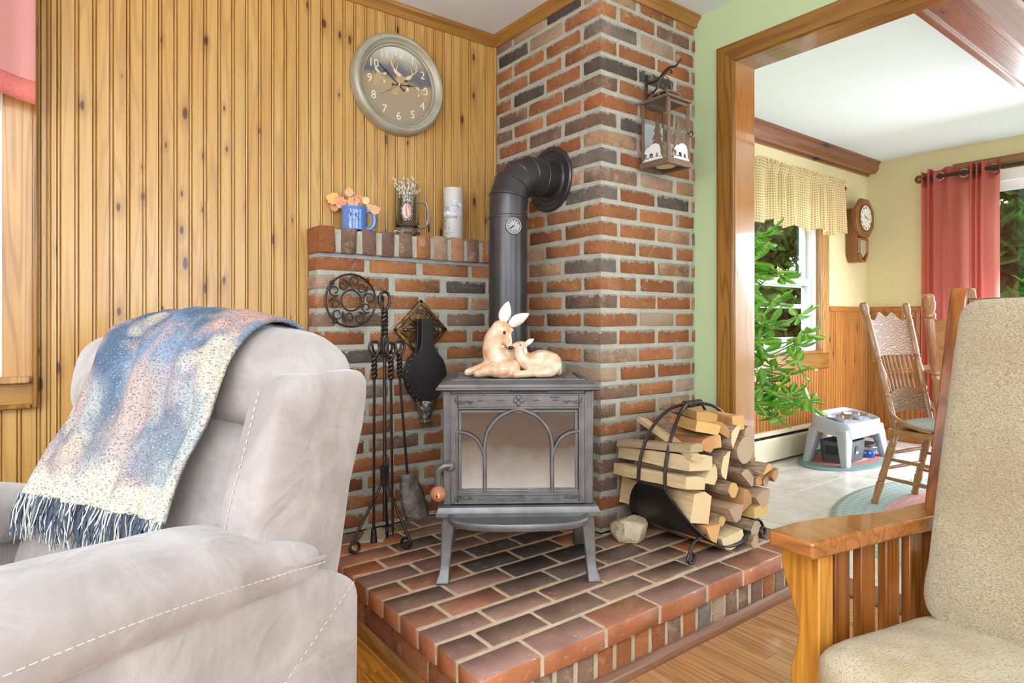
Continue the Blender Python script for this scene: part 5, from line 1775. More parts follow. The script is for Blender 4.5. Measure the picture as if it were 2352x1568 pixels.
m = MB()
cw = 0.040
for sx in (-1, 1):
    for sy in (-1, 1):
        m.box(sx * cw - 0.004, sx * cw + 0.004, sy * cw - 0.004, sy * cw + 0.004, LH + 0.012, LH + 0.040)
m.box(-cw - 0.005, cw + 0.005, -cw - 0.005, cw + 0.005, LH + 0.036, LH + 0.044)
m.build('cap', 'bronze_paint', lan, bevel=0.001)
MB().tube(spline([(-0.042, 0, LH + 0.030), (-0.046, 0, LH + 0.075), (-0.02, 0.0, LH + 0.112), (0.008, 0, LH + 0.118), (0.034, 0, LH + 0.098), (0.044, 0, LH + 0.060), (0.042, 0, LH + 0.030)], 6), 0.0018, 6).build('bail', 'bronze_paint', lan)
tree_o = [(0.0, 1.0), (0.05, 0.86), (0.12, 0.80), (0.07, 0.78), (0.17, 0.66), (0.24, 0.60), (0.13, 0.60), (0.24, 0.46), (0.34, 0.38), (0.18, 0.40), (0.30, 0.26), (0.42, 0.16), (0.24, 0.20), (0.34, 0.06), (0.48, -0.04), (0.10, 0.0)]
bear_o = [(-0.52, 0.20), (-0.46, 0.34), (-0.36, 0.44), (-0.30, 0.50), (-0.22, 0.46), (-0.05, 0.58), (0.20, 0.62), (0.42, 0.54), (0.52, 0.34), (0.54, 0.06), (0.60, -0.10), (0.42, -0.10), (0.40, 0.06), (0.30, 0.16), (0.22, 0.02), (0.24, -0.10), (0.08, -0.10), (0.08, 0.06), (0.0, 0.16), (-0.16, 0.14), (-0.20, -0.10), (-0.36, -0.10), (-0.32, 0.10), (-0.40, 0.20)]
for face in (0, 1):
    mm = Matrix.Identity(4) if face == 0 else RZ(-90)
    def fl_(nm, mat, pts, y, t=0.002):
        MB().prism([(b, a) for a, b in pts], 1, y - t, y, mm).build(nm, mat, lan, smooth=False)
    y = -hw - 0.001
    tx0 = 0.012 if face else -0.004
    ts = 0.15
    tr = [(tx0 + a * ts * 0.55, 0.045 + b * ts) for a, b in tree_o] + [(tx0 - a * ts * 0.55, 0.045 + b * ts * 0.98 + 0.002) for a, b in tree_o[::-1]]
    fl_('pine_cutout', 'bronze_paint', tr, y)
    bx = -0.012 if face else 0.008
    fl_('bear_cutout', 'bear_white', [(bx + a * 0.082, 0.034 + b * 0.082) for a, b in bear_o], y - 0.004)
    fl_('snow_cutout', 'bear_white', [(bx - 0.050, 0.016), (bx + 0.055, 0.016), (bx + 0.050, 0.028), (bx + 0.01, 0.026), (bx - 0.03, 0.030), (bx - 0.042, 0.024)], y - 0.004)
    if face == 0:
        m = MB()
        m.box(-hw + 0.006, -hw + 0.014, y - 0.002, y + 0.002, 0.016, LH - 0.004); m.box(hw - 0.014, hw - 0.006, y - 0.002, y + 0.002, 0.016, LH - 0.004)
        m.box(-hw + 0.014, hw - 0.014, y - 0.002, y + 0.002, LH - 0.016, LH - 0.004); m.box(-hw + 0.014, hw - 0.014, y - 0.002, y + 0.002, 0.016, 0.024)
        dd = m.build('door', 'bronze_paint', lan, bevel=0.001)
        MB().tube(spline([(hw - 0.008, y - 0.006, 0.13), (hw + 0.004, y - 0.016, 0.140), (hw + 0.012, y - 0.012, 0.130), (hw + 0.004, y - 0.008, 0.118)], 5), 0.003, 6).build('latch', 'wrought_iron', dd)
MB().box(-hw + 0.005, hw - 0.005, -hw - 0.0005, -hw + 0.001, 0.018, LH - 0.004).build('pane', 'glass', lan, smooth=False)
MB().box(-hw - 0.0005, -hw + 0.001, -hw + 0.005, hw - 0.005, 0.018, LH - 0.004).build('pane', 'glass', lan, smooth=False)
plain('pale_back', lin(206, 204, 208), 0.4)
MB().box(-hw + 0.005, hw - 0.005, hw - 0.002, hw, 0.016, LH * 0.72).build('back_panel', 'pale_back', lan, smooth=False)
MB().lathe([(0.0005, 0.0), (0.026, 0.0), (0.026, 0.075), (0.020, 0.077), (0.0005, 0.074)], 20, T(0.006, 0.005, 0.017)).build('candle', 'candle_wax', lan)
MB().lathe([(0.0005, -0.001), (0.040, -0.001), (0.040, 0.003), (0.0005, 0.003)], 24, T(0, 0, 0.0)).build('candle_disc', 'candle_wax', lan)

# ---------------------------------------------------------------- mantel: mug, stein, bottle
ZM = 1.408
k = NT('blue_glaze')
v = k.coord(rand=False)
sp_ = k.ramp(k.noise(v, 420, 2), [(0.60, 0.0), (0.72, 0.55)])
M['blue_glaze'] = k.fin(k.mix(sp_, lin(84, 122, 190), lin(170, 192, 226)), 0.12, 0, 0.5, 0.5, 0.03)
plain('ink_blue', lin(40, 58, 120), 0.4)
plain('hound_green', lin(70, 100, 100), 0.4)
plain('hound_black', lin(40, 40, 42), 0.4)
CAMV = lambda x, y: math.atan2(-y, -x)


def wrapped(par, nm, mat, pts, radius, az, z0, depth=0.0006, n=1):
    """flat print wrapped on a cup wall: pts are (x, z) with x to the viewer's right"""
    m = MB()
    P_ = []
    for i in range(len(pts)):
        a, b = pts[i], pts[(i + 1) % len(pts)]
        P_.append(a)
    vs = [((radius + depth) * math.cos(az + a / radius), (radius + depth) * math.sin(az + a / radius), z0 + b) for a, b in P_]
    m.add(vs, [tuple(range(len(vs)))])
    return m.build(nm, mat, par, smooth=False)


mx0, my0 = 1.030, 2.452
mug = thing('coffee_mug', 'speckled blue mug printed with a standing dog on the mantel', 'mug', (mx0, my0, ZM))
MB().lathe([(0.0005, 0.0), (0.049, 0.0), (0.050, 0.004), (0.050, 0.080), (0.052, 0.088), (0.055, 0.096), (0.055, 0.098), (0.050, 0.098), (0.046, 0.09), (0.046, 0.012), (0.0005, 0.010)], 36).build('cup', 'blue_glaze', mug, ang=50)
az = CAMV(mx0, my0)
hd_ = az + R(88)
MB().tube(spline([(math.cos(hd_) * r_, math.sin(hd_) * r_, z_) for r_, z_ in ((0.046, 0.080), (0.062, 0.084), (0.078, 0.074), (0.083, 0.048), (0.077, 0.022), (0.062, 0.008), (0.046, 0.012))], 6), 0.0085, 10).build('handle', 'blue_glaze', mug)
ph = -0.004
wrapped(mug, 'dog_print', 'hound_black', [(ph - 0.010, 0.066), (ph + 0.012, 0.067), (ph + 0.014, 0.060), (ph + 0.018, 0.046), (ph + 0.016, 0.046), (ph + 0.010, 0.056), (ph - 0.008, 0.057)], 0.050, az, 0)
wrapped(mug, 'dog_print', 'hound_green', [(ph - 0.024, 0.077), (ph - 0.020, 0.081), (ph - 0.013, 0.080), (ph - 0.012, 0.074), (ph - 0.010, 0.066), (ph - 0.009, 0.057), (ph - 0.012, 0.048), (ph - 0.015, 0.048), (ph - 0.013, 0.058), (ph - 0.018, 0.066), (ph - 0.019, 0.073)], 0.050, az, 0)
wrapped(mug, 'dog_print', 'hound_black', [(ph + 0.013, 0.066), (ph + 0.024, 0.066), (ph + 0.025, 0.072), (ph + 0.026, 0.065), (ph + 0.014, 0.064)], 0.050, az, 0)
for tx_, s_, zz in (('The Black Dog', 0.0085, 0.040), ('MARTHAS VINEYARD', 0.0045, 0.032)):
    me = bend_text(text_mesh(tx_, s_), 0.0507, az + ph / 0.05 + 0.06, zz)
    put('lettering', me, 'ink_blue', mug)
# autumn leaves standing in the mug
lv = thing('leaf_bouquet', 'faded autumn leaves standing in the blue mug', 'dried leaves', (mx0, my0, ZM + 0.014))
k = NT('autumn_leaf')
oc = k.n('ObjectInfo').outputs['Color']
v = k.coord()
M['autumn_leaf'] = k.fin(k.mix(k.ramp(k.noise(v, 40, 3), [(0.35, 0.0), (0.7, 0.7)]), oc, lin(224, 178, 116)), 0.8)


def leaf_mesh(nm, L, w, lob=0.0, n=22):
    out_ = [(0.0, 0.0), (0.45, 0.05), (0.80, 0.16), (1.0, 0.34), (0.78, 0.44), (0.92, 0.60), (0.52, 0.72), (0.30, 0.86), (0.0, 1.0)] if lob else [(0.0, 0.0), (0.55, 0.10), (0.9, 0.30), (1.0, 0.52), (0.85, 0.76), (0.45, 0.94), (0.0, 1.0)]
    pts = [(a * w, b * L) for a, b in out_] + [(-a * w, b * L) for a, b in out_[-2:0:-1]]
    m = MB()
    m.add([(0, 0.006, L * 0.45)] + [(a, -0.006 * abs(a) / w + 0.01 * (b / L) ** 2, b) for a, b in pts], [(0, 1 + i, 1 + (i + 1) % len(pts)) for i in range(len(pts))])
    return m.mesh(nm, True)


lm = [leaf_mesh('leaf', 0.052, 0.024, 0.10), leaf_mesh('leaf', 0.040, 0.018, 0.0)]
rv = (math.cos(az + R(90)), math.sin(az + R(90)))
lcol = [(226, 176, 112), (214, 140, 116), (222, 160, 132), (206, 128, 104), (230, 204, 160), (222, 186, 132)]
for i, (dx_, z_, rr, sc, col) in enumerate(((-0.060, 0.108, 68, 1.15, 0), (-0.022, 0.126, 10, 0.85, 1), (0.004, 0.118, -75, 0.85, 1), (-0.044, 0.082, 40, 1.05, 3), (-0.020, 0.082, -24, 1.1, 2), (0.044, 0.096, -10, 0.9, 4), (0.046, 0.072, -30, 0.8, 5), (0.066, 0.068, -70, 0.9, 2), (-0.06, 0.078, 75, 0.8, 3), (0.014, 0.09, 12, 0.8, 3))):
    o = put('leaf', lm[0 if i not in (5, 6) else 1], 'autumn_leaf', lv, (rv[0] * dx_ + math.cos(az) * rnd.uniform(-0.01, 0.02), rv[1] * dx_ + math.sin(az) * rnd.uniform(-0.01, 0.02), z_), (R(rnd.uniform(-15, 15)), R(-rr), az + R(90)), color=(*lin(*lcol[col]), 1), scale=(sc, sc, sc))
m = MB()
for dx_, z_ in ((-0.03, 0.11), (-0.015, 0.125), (0.0, 0.12), (0.03, 0.1), (0.012, 0.1), (-0.02, 0.09)):
    m.tube([(0, 0, 0.0), (rv[0] * dx_, rv[1] * dx_, z_)], 0.0012, 5)
o = m.build('stems', 'bark', lv); o['kind'] = 'stuff'

# glass stein
k = NT('clear_glass')
k.put(k.b.inputs['Transmission Weight'], 1.0)
k.put(k.b.inputs['IOR'], 1.45)
M['clear_glass'] = k.fin((0.97, 0.99, 0.97), 0.02)
plain('label_red', lin(196, 96, 74), 0.4)
plain('label_grey', lin(196, 190, 184), 0.4)
plain('label_black', lin(34, 30, 30), 0.4)
sx0, sy0 = 1.275, 2.452
stn = thing('beer_stein', 'clear glass beer stein with an oval logo on the mantel', 'glass mug', (sx0, sy0, ZM))
az2 = CAMV(sx0, sy0)
MB().lathe([(0.0005, 0.0), (0.054, 0.0), (0.057, 0.004), (0.057, 0.022), (0.053, 0.032), (0.050, 0.06), (0.049, 0.17), (0.050, 0.180), (0.047, 0.180), (0.046, 0.165), (0.046, 0.040), (0.040, 0.030), (0.0005, 0.028)], 36).build('glass_body', 'clear_glass', stn, ang=50)
hd2 = az2 + R(82)
MB().tube(spline([(math.cos(hd2) * r_, math.sin(hd2) * r_, z_) for r_, z_ in ((0.047, 0.146), (0.070, 0.148), (0.084, 0.140), (0.092, 0.10), (0.088, 0.06), (0.074, 0.040), (0.050, 0.036))], 6), 0.0075, 10).build('handle', 'clear_glass', stn)
oc_ = -0.002
def ell(a, b, n=28): return [(oc_ + a * math.cos(2 * math.pi * i / n), b * math.sin(2 * math.pi * i / n)) for i in range(n)]
wrapped(stn, 'logo_ground', 'label_black', ell(0.028, 0.044), 0.050, az2, 0.100, 0.0008)
wrapped(stn, 'logo_field', 'label_grey', ell(0.019, 0.032), 0.050, az2, 0.100, 0.0014)
wrapped(stn, 'logo_figure', 'label_red', [(oc_ + 0.000, 0.031), (oc_ + 0.010, 0.026), (oc_ + 0.017, 0.008), (oc_ + 0.017, -0.010), (oc_ + 0.008, -0.027), (oc_ - 0.004, -0.022), (oc_ - 0.006, 0.0), (oc_ - 0.006, 0.022)], 0.050, az2, 0.100, 0.0018)
for i, ch in enumerate('BLACK BREW HOUSE MILL '):
    if ch == ' ': continue
    t = R(80) - 2 * math.pi * i / 22
    me = text_mesh(ch, 0.0095)
    ct, st_ = math.cos(t - math.pi / 2), math.sin(t - math.pi / 2)
    for q in me.vertices:
        x_, y_ = q.co.x * ct - q.co.y * st_, q.co.x * st_ + q.co.y * ct
        q.co = (x_ + oc_ + 0.0235 * math.cos(t), y_ + 0.038 * math.sin(t), 0)
    put('lettering', bend_text(me, 0.0514, az2, 0.100), 'numeral_cream', stn)
# pussy willow twigs
pw = thing('pussy_willow', 'dried pussy willow twigs standing in the glass stein', 'dried twigs', (sx0, sy0, ZM + 0.034))
plain('willow_grey', lin(206, 196, 176), 0.9, var=0.15, vs=200)
plain('twig', lin(120, 84, 54), 0.8)
tw, ck = MB(), MB()
q_ = random.Random(5)
for i in range(20):
    a = q_.uniform(0, 2 * math.pi)
    sp0 = q_.uniform(0.2, 1.0)
    top = Vector((math.cos(a) * 0.072 * sp0, math.sin(a) * 0.06 * sp0, q_.uniform(0.165, 0.215) + (0.030 if sp0 < 0.4 else 0)))
    base = Vector((math.cos(a + 2) * 0.02, math.sin(a + 2) * 0.02, 0.004))
    mid = Vector((math.cos(a) * 0.030 * sp0, math.sin(a) * 0.030 * sp0, 0.135))
    ps = spline([base, mid, top], 6)
    tw.tube(ps, 0.0012, 4)
    for s_ in range(7):
        t = 0.42 + 0.58 * s_ / 6
        p = ps[min(len(ps) - 1, int(t * (len(ps) - 1)))]
        if p.z < 0.115 and q_.random() < 0.75: continue
        d_ = Vector((q_.uniform(-1, 1), q_.uniform(-1, 1), 0)) * 0.005
        ck.sphere((0, 0, 0), (0.0045, 0.0045, 0.0085), 6, 5, T(*(p + d_)) @ RX(q_.uniform(-25, 25)) @ RY(q_.uniform(-25, 25)))
o = tw.build('twigs', 'twig', pw); o['kind'] = 'stuff'
o = ck.build('catkins', 'willow_grey', pw); o['kind'] = 'stuff'

# frosted bottle tumbler
k = NT('frosted_glass')
k.put(k.b.inputs['Transmission Weight'], 0.35)
M['frosted_glass'] = k.fin(lin(236, 232, 226), 0.4, 0, 0.5)
plain('print_white', lin(244, 244, 244), 0.4)
plain('print_blue', lin(140, 168, 214), 0.4)
plain('print_navy', lin(44, 50, 96), 0.4)
plain('print_red', lin(206, 70, 60), 0.4)
bx0, by0 = 1.512, 2.452
bot = thing('frosted_bottle', 'frosted glass bottle vase printed with flying geese on the mantel', 'bottle', (bx0, by0, ZM))
MB().lathe([(0.0005, 0.0), (0.042, 0.0), (0.045, 0.004), (0.045, 0.232), (0.044, 0.236), (0.041, 0.236), (0.040, 0.230), (0.040, 0.012), (0.0005, 0.010)], 40).build('glass_body', 'frosted_glass', bot, ang=50)
az3 = CAMV(bx0, by0)
BR = 0.0455
def bp(nm, mat, pts, d=0.0003): wrapped(bot, nm, mat, pts, BR, az3, 0.0, d)
def band(z_lo, z_hi, x0_, x1_, n=12, jag=0.0):
    qq = random.Random(9)
    lo = [(x0_ + (x1_ - x0_) * i / n, z_lo + qq.uniform(-jag, jag)) for i in range(n + 1)]
    hi = [(x0_ + (x1_ - x0_) * i / n, z_hi + qq.uniform(-jag, jag)) for i in range(n + 1)]
    return lo + hi[::-1]
bp('mountain_print', 'print_blue', band(0.128, 0.148, -0.056, 0.050, 12, 0.005))
bp('cloud_print', 'print_white', band(0.112, 0.128, -0.056, 0.044, 12, 0.003), 0.0005)
for gx, gz, gs in ((-0.030, 0.198, 1.5), (-0.010, 0.208, 1.0), (0.018, 0.206, 1.1)):
    bp('goose_print', 'print_white', [(gx - 0.012 * gs, gz + 0.008 * gs), (gx - 0.007 * gs, gz - 0.002 * gs), (gx + 0.006 * gs, gz + 0.004 * gs), (gx + 0.010 * gs, gz + 0.005 * gs), (gx - 0.006 * gs, gz - 0.006 * gs)], 0.0005)
bp('goose_print', 'print_white', [(-0.004, 0.170), (0.010, 0.178), (0.024, 0.176), (0.042, 0.163), (0.060, 0.150), (0.056, 0.146), (0.040, 0.154), (0.044, 0.128), (0.036, 0.134), (0.022, 0.164), (0.008, 0.167)], 0.0006)
for tx_, s_, zz, x_ in (('GREY GOOSE', 0.0165, 0.098, -0.030), ('VODKA', 0.0115, 0.082, -0.056), ('IMPORTED', 0.006, 0.069, -0.056), ('FRANCE', 0.006, 0.060, -0.056), ('40% ALC   750 ML', 0.005, 0.026, -0.02)):
    put('lettering', bend_text(text_mesh(tx_, s_), BR + 0.0004, az3 + x_ / BR, zz), 'print_navy', bot)
for i, mt in enumerate(('print_navy', 'print_white', 'print_red')):
    bp('flag_print', mt, [(-0.042 + i * 0.008, 0.046), (-0.034 + i * 0.008, 0.0475), (-0.034 + i * 0.008, 0.0515), (-0.042 + i * 0.008, 0.050)], 0.0005)
# ---------------------------------------------------------------- living-room valance at the far left
k = NT('rose_cloth')
v = k.coord()
M['rose_cloth'] = k.fin(k.mix(k.ramp(k.noise(k.mapv(v, (300, 300, 300)), 1, 2), [(0.4, 0.0), (0.6, 1.0)]), lin(190, 98, 88), lin(202, 118, 108)), 0.85)
k = NT('rose_sheer')
v = k.coord()
c = k.mix(k.ramp(k.noise(k.mapv(v, (300, 300, 300)), 1, 2), [(0.4, 0.0), (0.6, 1.0)]), lin(214, 122, 110), lin(222, 140, 128))
df = k.n('BsdfDiffuse', {'Color': c})
tl = k.n('BsdfTranslucent', {'Color': c})
ms = k.n('MixShader', {0: 0.62, 1: df.outputs[0], 2: tl.outputs[0]})
k.t.links.new(ms.outputs[0], k.out.inputs[0])
M['rose_sheer'] = k.m
plain('rose_pale', lin(192, 132, 126), 0.9, var=0.06, vs=200)
va = thing('rose_valance', 'rose pink valance hanging over the window at the left edge', 'valance', (-0.65, YA - 0.07, 1.72))
def vf(u, v_):
    x = -0.62 + 1.250 * u
    y = 0.018 * math.sin(u * 40) - 0.02 * (u > 0.97) * (u - 0.97) * 30
    drop = 0.035 * math.cos(u * 12.5)
    return (x, y - 0.02, (0.50 * (1 - v_)) + drop * v_ + (-0.05 * max(0, u - 0.9) * 10 * v_))
MB().grid(vf, 60, 14).build('cloth', 'rose_pale', va, solid=0.004, ang=180)
MB().grid(lambda u, v_: (vf(u, 0.86 + 0.14 * v_)[0], vf(u, 0.9)[1] - 0.004, vf(u, 0.86 + 0.14 * v_)[2] - 0.002), 60, 2).build('hem', 'rose_cloth', va, solid=0.004, ang=180)
MB().tube([(-0.66, 0.0, 0.47), (0.60, 0.0, 0.47)], 0.010, 8).build('rod', 'wrought_iron', va)

# ---------------------------------------------------------------- checked valance over the dining window
k = NT('gingham')
v = k.n('TexCoord').outputs['UV']
sp = k.n('SeparateXYZ', {0: v})
def stripe(s_, n):
    return k.math('GREATER_THAN', k.math('FRACT', k.math('MULTIPLY', s_, n)), 0.45)
s1, s2 = stripe(sp.outputs[0], 110.0), stripe(sp.outputs[1], 24.0)
both = k.math('MULTIPLY', s1, s2)
anyc = k.math('MAXIMUM', s1, s2)
c = k.mix(k.math('MULTIPLY', anyc, 0.35), lin(240, 232, 200), lin(232, 196, 110))
c = k.mix(k.math('MULTIPLY', both, 0.75), c, lin(206, 142, 62))
df = k.n('BsdfDiffuse', {'Color': c}); tl = k.n('BsdfTranslucent', {'Color': c})
ms = k.n('MixShader', {0: 0.5, 1: df.outputs[0], 2: tl.outputs[0]})
k.t.links.new(ms.outputs[0], k.out.inputs[0])
M['gingham'] = k.m


def cloth_uv(name, mat, par, fn, nu, nv, solid=0.0):
    me = MB().grid(fn, nu, nv).mesh(name, True, 180)
    uv = me.uv_layers.new(name='UVMap')
    w = nu + 1
    for lp in me.loops:
        i = lp.vertex_index
        uv.data[lp.index].uv = ((i % w) / nu, (i // w) / nv)
    return put(name, me, mat, par, solid=solid)


gv = thing('checked_valance', 'yellow gingham valance gathered on a rod over the dining window', 'valance', (0, 0, 0))
def gvf(u, v_):
    x = 3.70 + 1.49 * u
    amp = 0.012 + 0.022 * v_
    y = YA - 0.122 + amp * math.sin(u * 62 + 1.2 * math.sin(u * 17)) * (0.5 if v_ < 0.16 else 1)
    z = 2.175 - 0.445 * v_ + 0.022 * v_ * math.sin(u * 28) + (0.010 * math.sin(u * 210) if v_ < 0.06 else 0)
    if v_ < 0.17: y -= 0.012 * math.sin(v_ / 0.17 * math.pi) + 0.005 * math.sin(u * 230)
    return (x, y, z)
cloth_uv('cloth', 'gingham', gv, gvf, 220, 26)
gr = thing('curtain_rod', 'dark metal rod with a ball end carrying the checked valance', 'curtain rod', (0, 0, 0))
m = MB(); m.tube([(3.60, YA - 0.095, 2.115), (5.205, YA - 0.095, 2.115)], 0.010, 8)
m.build('rod', 'wrought_iron', gr)
MB().sphere((5.235, YA - 0.095, 2.115), (0.034, 0.026, 0.028), 12, 8).build('finial', 'wrought_iron', gr)
MB().tube([(5.17, YA - 0.095, 2.112), (5.17, YA, 2.112)], 0.008, 8).build('bracket', 'wrought_iron', gr)

# ---------------------------------------------------------------- grommet curtain at the patio door
cu = thing('red_curtain', 'long rose red grommet curtain beside the patio door', 'curtain', (0, 0, 0))
fold = [(2.045, 0.00), (2.020, 0.05), (1.998, 0.00), (1.978, 0.05), (1.955, 0.0), (1.915, 0.055), (1.86, 0.03), (1.79, 0.075), (1.735, 0.055), (1.705, 0.0), (1.688, 0.055), (1.668, 0.0), (1.652, 0.055), (1.632, 0.0), (1.60, 0.045), (1.560, 0.065), (1.520, 0.01)]
fp = spline([(0, a, b) for a, b in fold], 8)
fl2 = len(fp) - 1
def cf(u, v_):
    i = min(fl2 - 1, int(u * fl2))
    p = fp[i].lerp(fp[i + 1], u * fl2 - i)
    return (XD - 0.135 + p.z * (1.0 + 0.25 * v_), p.y + 0.0 * v_, 2.262 - 2.205 * v_ - 0.012 * math.sin(u * 30) * (1 - v_))
cloth_uv('cloth', 'rose_sheer', cu, cf, 130, 24)
cloth_uv('heading', 'rose_cloth', cu, lambda u, v_: (cf(u, v_ * 0.055)[0] + 0.003, cf(u, 0)[1], cf(u, v_ * 0.055)[2]), 130, 2)
plain('grommet_grey', lin(190, 180, 172), 0.3, 0.8)
for yy, xo in ((1.925, 0.05), (1.765, 0.07), (1.560, 0.062)):
    MB().tube([(0, 0.030 * math.cos(2 * math.pi * i / 18), 0.030 * math.sin(2 * math.pi * i / 18)) for i in range(18)], 0.006, 6, closed=True).build('grommet', 'grommet_grey', cu, loc=(XD - 0.142 + xo, yy, 2.205))
cr = thing('curtain_rod', 'dark rod with a ball finial carrying the red curtain', 'curtain rod', (0, 0, 0))
MB().tube([(XD - 0.105, 2.035, 2.205), (XD - 0.105, -0.70, 2.205)], 0.014, 10).build('rod', 'wrought_iron', cr)
MB().sphere((XD - 0.105, 2.068, 2.205), (0.034, 0.034, 0.034), 14, 10).build('finial', 'old_brass', cr)

# ---------------------------------------------------------------- octagonal drop wall clock
dc_ = thing('pendulum_clock', 'octagonal oak pendulum wall clock between valance and curtain', 'wall clock', (5.57, YA - 0.001, 1.80))
dk = 0.115
MB().prism([(b, a) for a, b in ((-0.085, 0.19), (0.085, 0.19), (0.085, -0.20), (0.045, -0.268), (-0.045, -0.268), (-0.085, -0.20))], 1, -dk + 0.02, 0.0).build('case', 'clock_oak', dc_, bevel=0.004)
oct_ = lambda r_: [(r_ * math.sin(R(22.5 + 45 * i)), r_ * math.cos(R(22.5 + 45 * i)) + 0.105) for i in range(8)]
m = MB()
o_, i_ = oct_(0.176), [(0.108 * math.sin(2 * math.pi * q / 32), 0.108 * math.cos(2 * math.pi * q / 32) + 0.105) for q in range(32)]
m.prism([(b, a) for a, b in o_], 1, -dk - 0.012, -dk + 0.022)
m.build('octagon_frame', 'clock_oak', dc_, bevel=0.008, bseg=3)
plain('dial_white', lin(236, 234, 226), 0.35)
MB().lathe([(0.0005, 0.0), (0.108, 0.0)], 36, T(0, -dk - 0.014, 0.105) @ RX(90), caps=False).build('dial', 'dial_white', dc_, smooth=False)
MB().tube([(0.110 * math.cos(2 * math.pi * q / 36), -dk - 0.015, 0.105 + 0.110 * math.sin(2 * math.pi * q / 36)) for q in range(36)], 0.004, 6, closed=True).build('bezel', 'old_brass', dc_)
for n_, s_ in enumerate(('XII', 'I', 'II', 'III', 'IIII', 'V', 'VI', 'VII', 'VIII', 'IX', 'X', 'XI')):
    a = R(90 - n_ * 30)
    put('numeral', text_mesh(s_, 0.022, 0.0005), 'label_black', dc_, (0.085 * math.cos(a), -dk - 0.0165, 0.105 + 0.085 * math.sin(a)), (R(90), R(n_ * 30), 0))
for ang, L in ((305, 0.045), (100, 0.066)):
    t = R(90 - ang)
    MB().tube([(0, -dk - 0.018, 0.105), (L * math.cos(t), -dk - 0.018, 0.105 + L * math.sin(t))], [0.003, 0.001], 5).build('hand', 'label_black', dc_)
m = MB()
lw = [(-0.075, -0.07), (0.075, -0.07), (0.075, -0.195), (0.035, -0.257), (-0.035, -0.257), (-0.075, -0.195)]
li = [(-0.052, -0.075), (0.052, -0.075), (0.052, -0.185), (0.0, -0.232), (-0.052, -0.185)]
for a, b in zip(lw, lw[1:] + lw[:1]):
    m.tube([(a[0], -dk + 0.012, a[1]), (b[0], -dk + 0.012, b[1])], 0.013, 6)
m.build('door_frame', 'clock_oak', dc_)
plain('clock_glass', lin(170, 158, 128), 0.08, 0.0, coat=0.5)
MB().prism([(b, a) for a, b in li], 1, -dk + 0.008, -dk + 0.012).build('door_glass', 'clock_glass', dc_, smooth=False)

# ---------------------------------------------------------------- baseboard heater
plain('heater_cream', lin(236, 228, 202), 0.4)
ht = thing('baseboard_heater', 'long cream baseboard heater under the dining window', 'heater', (0, 0, 0))
MB().prism([(YA - 0.014, 0.02), (YA - 0.075, 0.02), (YA - 0.075, 0.165), (YA - 0.062, 0.180), (YA - 0.05, 0.160), (YA - 0.014, 0.16)], 0, 3.0, 5.45).build('front_cover', 'heater_cream', ht, ang=25)
MB().prism([(YA - 0.014, 0.172), (YA - 0.014, 0.222), (YA - 0.040, 0.222), (YA - 0.066, 0.205), (YA - 0.064, 0.200), (YA - 0.038, 0.214), (YA - 0.020, 0.214), (YA - 0.020, 0.172)], 0, 3.0, 5.45).build('top_hood', 'heater_cream', ht, ang=25)
MB().box(3.0, 5.44, YA - 0.05, YA - 0.016, 0.15, 0.19).build('fin_core', 'iron_dark', ht, smooth=False)
MB().box(5.45, 5.475, YA - 0.078, YA - 0.014, 0.02, 0.224).build('end_cap', 'heater_cream', ht, bevel=0.006)

# ---------------------------------------------------------------- braided rugs
def rug_mat(name, stops):
    k = NT(name)
    v = k.n('TexCoord').outputs['UV']
    sp = k.n('SeparateXYZ', {0: v})
    br = k.noise(k.mapv(v, (60, 420, 1)), 1, 1)
    rr_ = k.math('ADD', sp.outputs[0], 0.0)
    c = k.ramp(rr_, stops, 'CONSTANT')
    tw_ = k.math('SINE', k.math('ADD', k.math('MULTIPLY', sp.outputs[1], 700.0), k.math('MULTIPLY', sp.outputs[0], 40.0)))
    c = k.mix(k.math('MULTIPLY', k.math('GREATER_THAN', tw_, 0.4), 0.5), c, k.mix(1.0, c, (0.62, 0.62, 0.64), 'MULTIPLY'))
    k.bump(k.math('SINE', k.math('MULTIPLY', sp.outputs[0], 6.2832 * 18)), 0.25, 0.004)
    M[name] = k.fin(c, 0.95, 0, 0.1)


rug_mat('rug_big', [(0.0, lin(230, 226, 216)), (0.46, lin(222, 172, 170)), (0.68, lin(180, 198, 198))])
rug_mat('rug_small', [(0.0, lin(196, 190, 176)), (0.44, lin(196, 128, 122)), (0.68, lin(132, 156, 156))])


def oval_rug(name, mat, cx_, cy_, a_, b_, label, rz=0.0, h=0.011):
    nr, nt = 18, 96
    vs, uvs = [], []
    for i in range(nr + 1):
        f_ = i / nr
        for j in range(nt):
            t = 2 * math.pi * j / nt
            core = a_ - b_
            px_ = max(-core, min(core, 1e9)) * 0 + (core * f_ + 0) * 0
            vs.append((a_ * f_ * math.cos(t), b_ * f_ * math.sin(t), h if i < nr else h * 0.6))
            uvs.append((f_ * 0.995, j / nt))
    for j in range(nt):
        t = 2 * math.pi * j / nt
        vs.append((a_ * 1.002 * math.cos(t), b_ * 1.002 * math.sin(t), 0.001)); uvs.append((0.995, j / nt))
    fs = [(i * nt + j, i * nt + (j + 1) % nt, (i + 1) * nt + (j + 1) % nt, (i + 1) * nt + j)[::-1] for i in range(nr + 1) for j in range(nt)]
    me = bpy.data.meshes.new(name)
    me.from_pydata(vs, [], fs)
    uv = me.uv_layers.new(name='UVMap')
    for lp in me.loops:
        u_, v2 = uvs[lp.vertex_index]
        uv.data[lp.index].uv = (u_, v2)
    me.polygons.foreach_set('use_smooth', [True] * len(me.polygons))
    return tag(put(name, me, mat, None, (cx_, cy_, 0.0), (0, 0, rz)), label, 'rug')


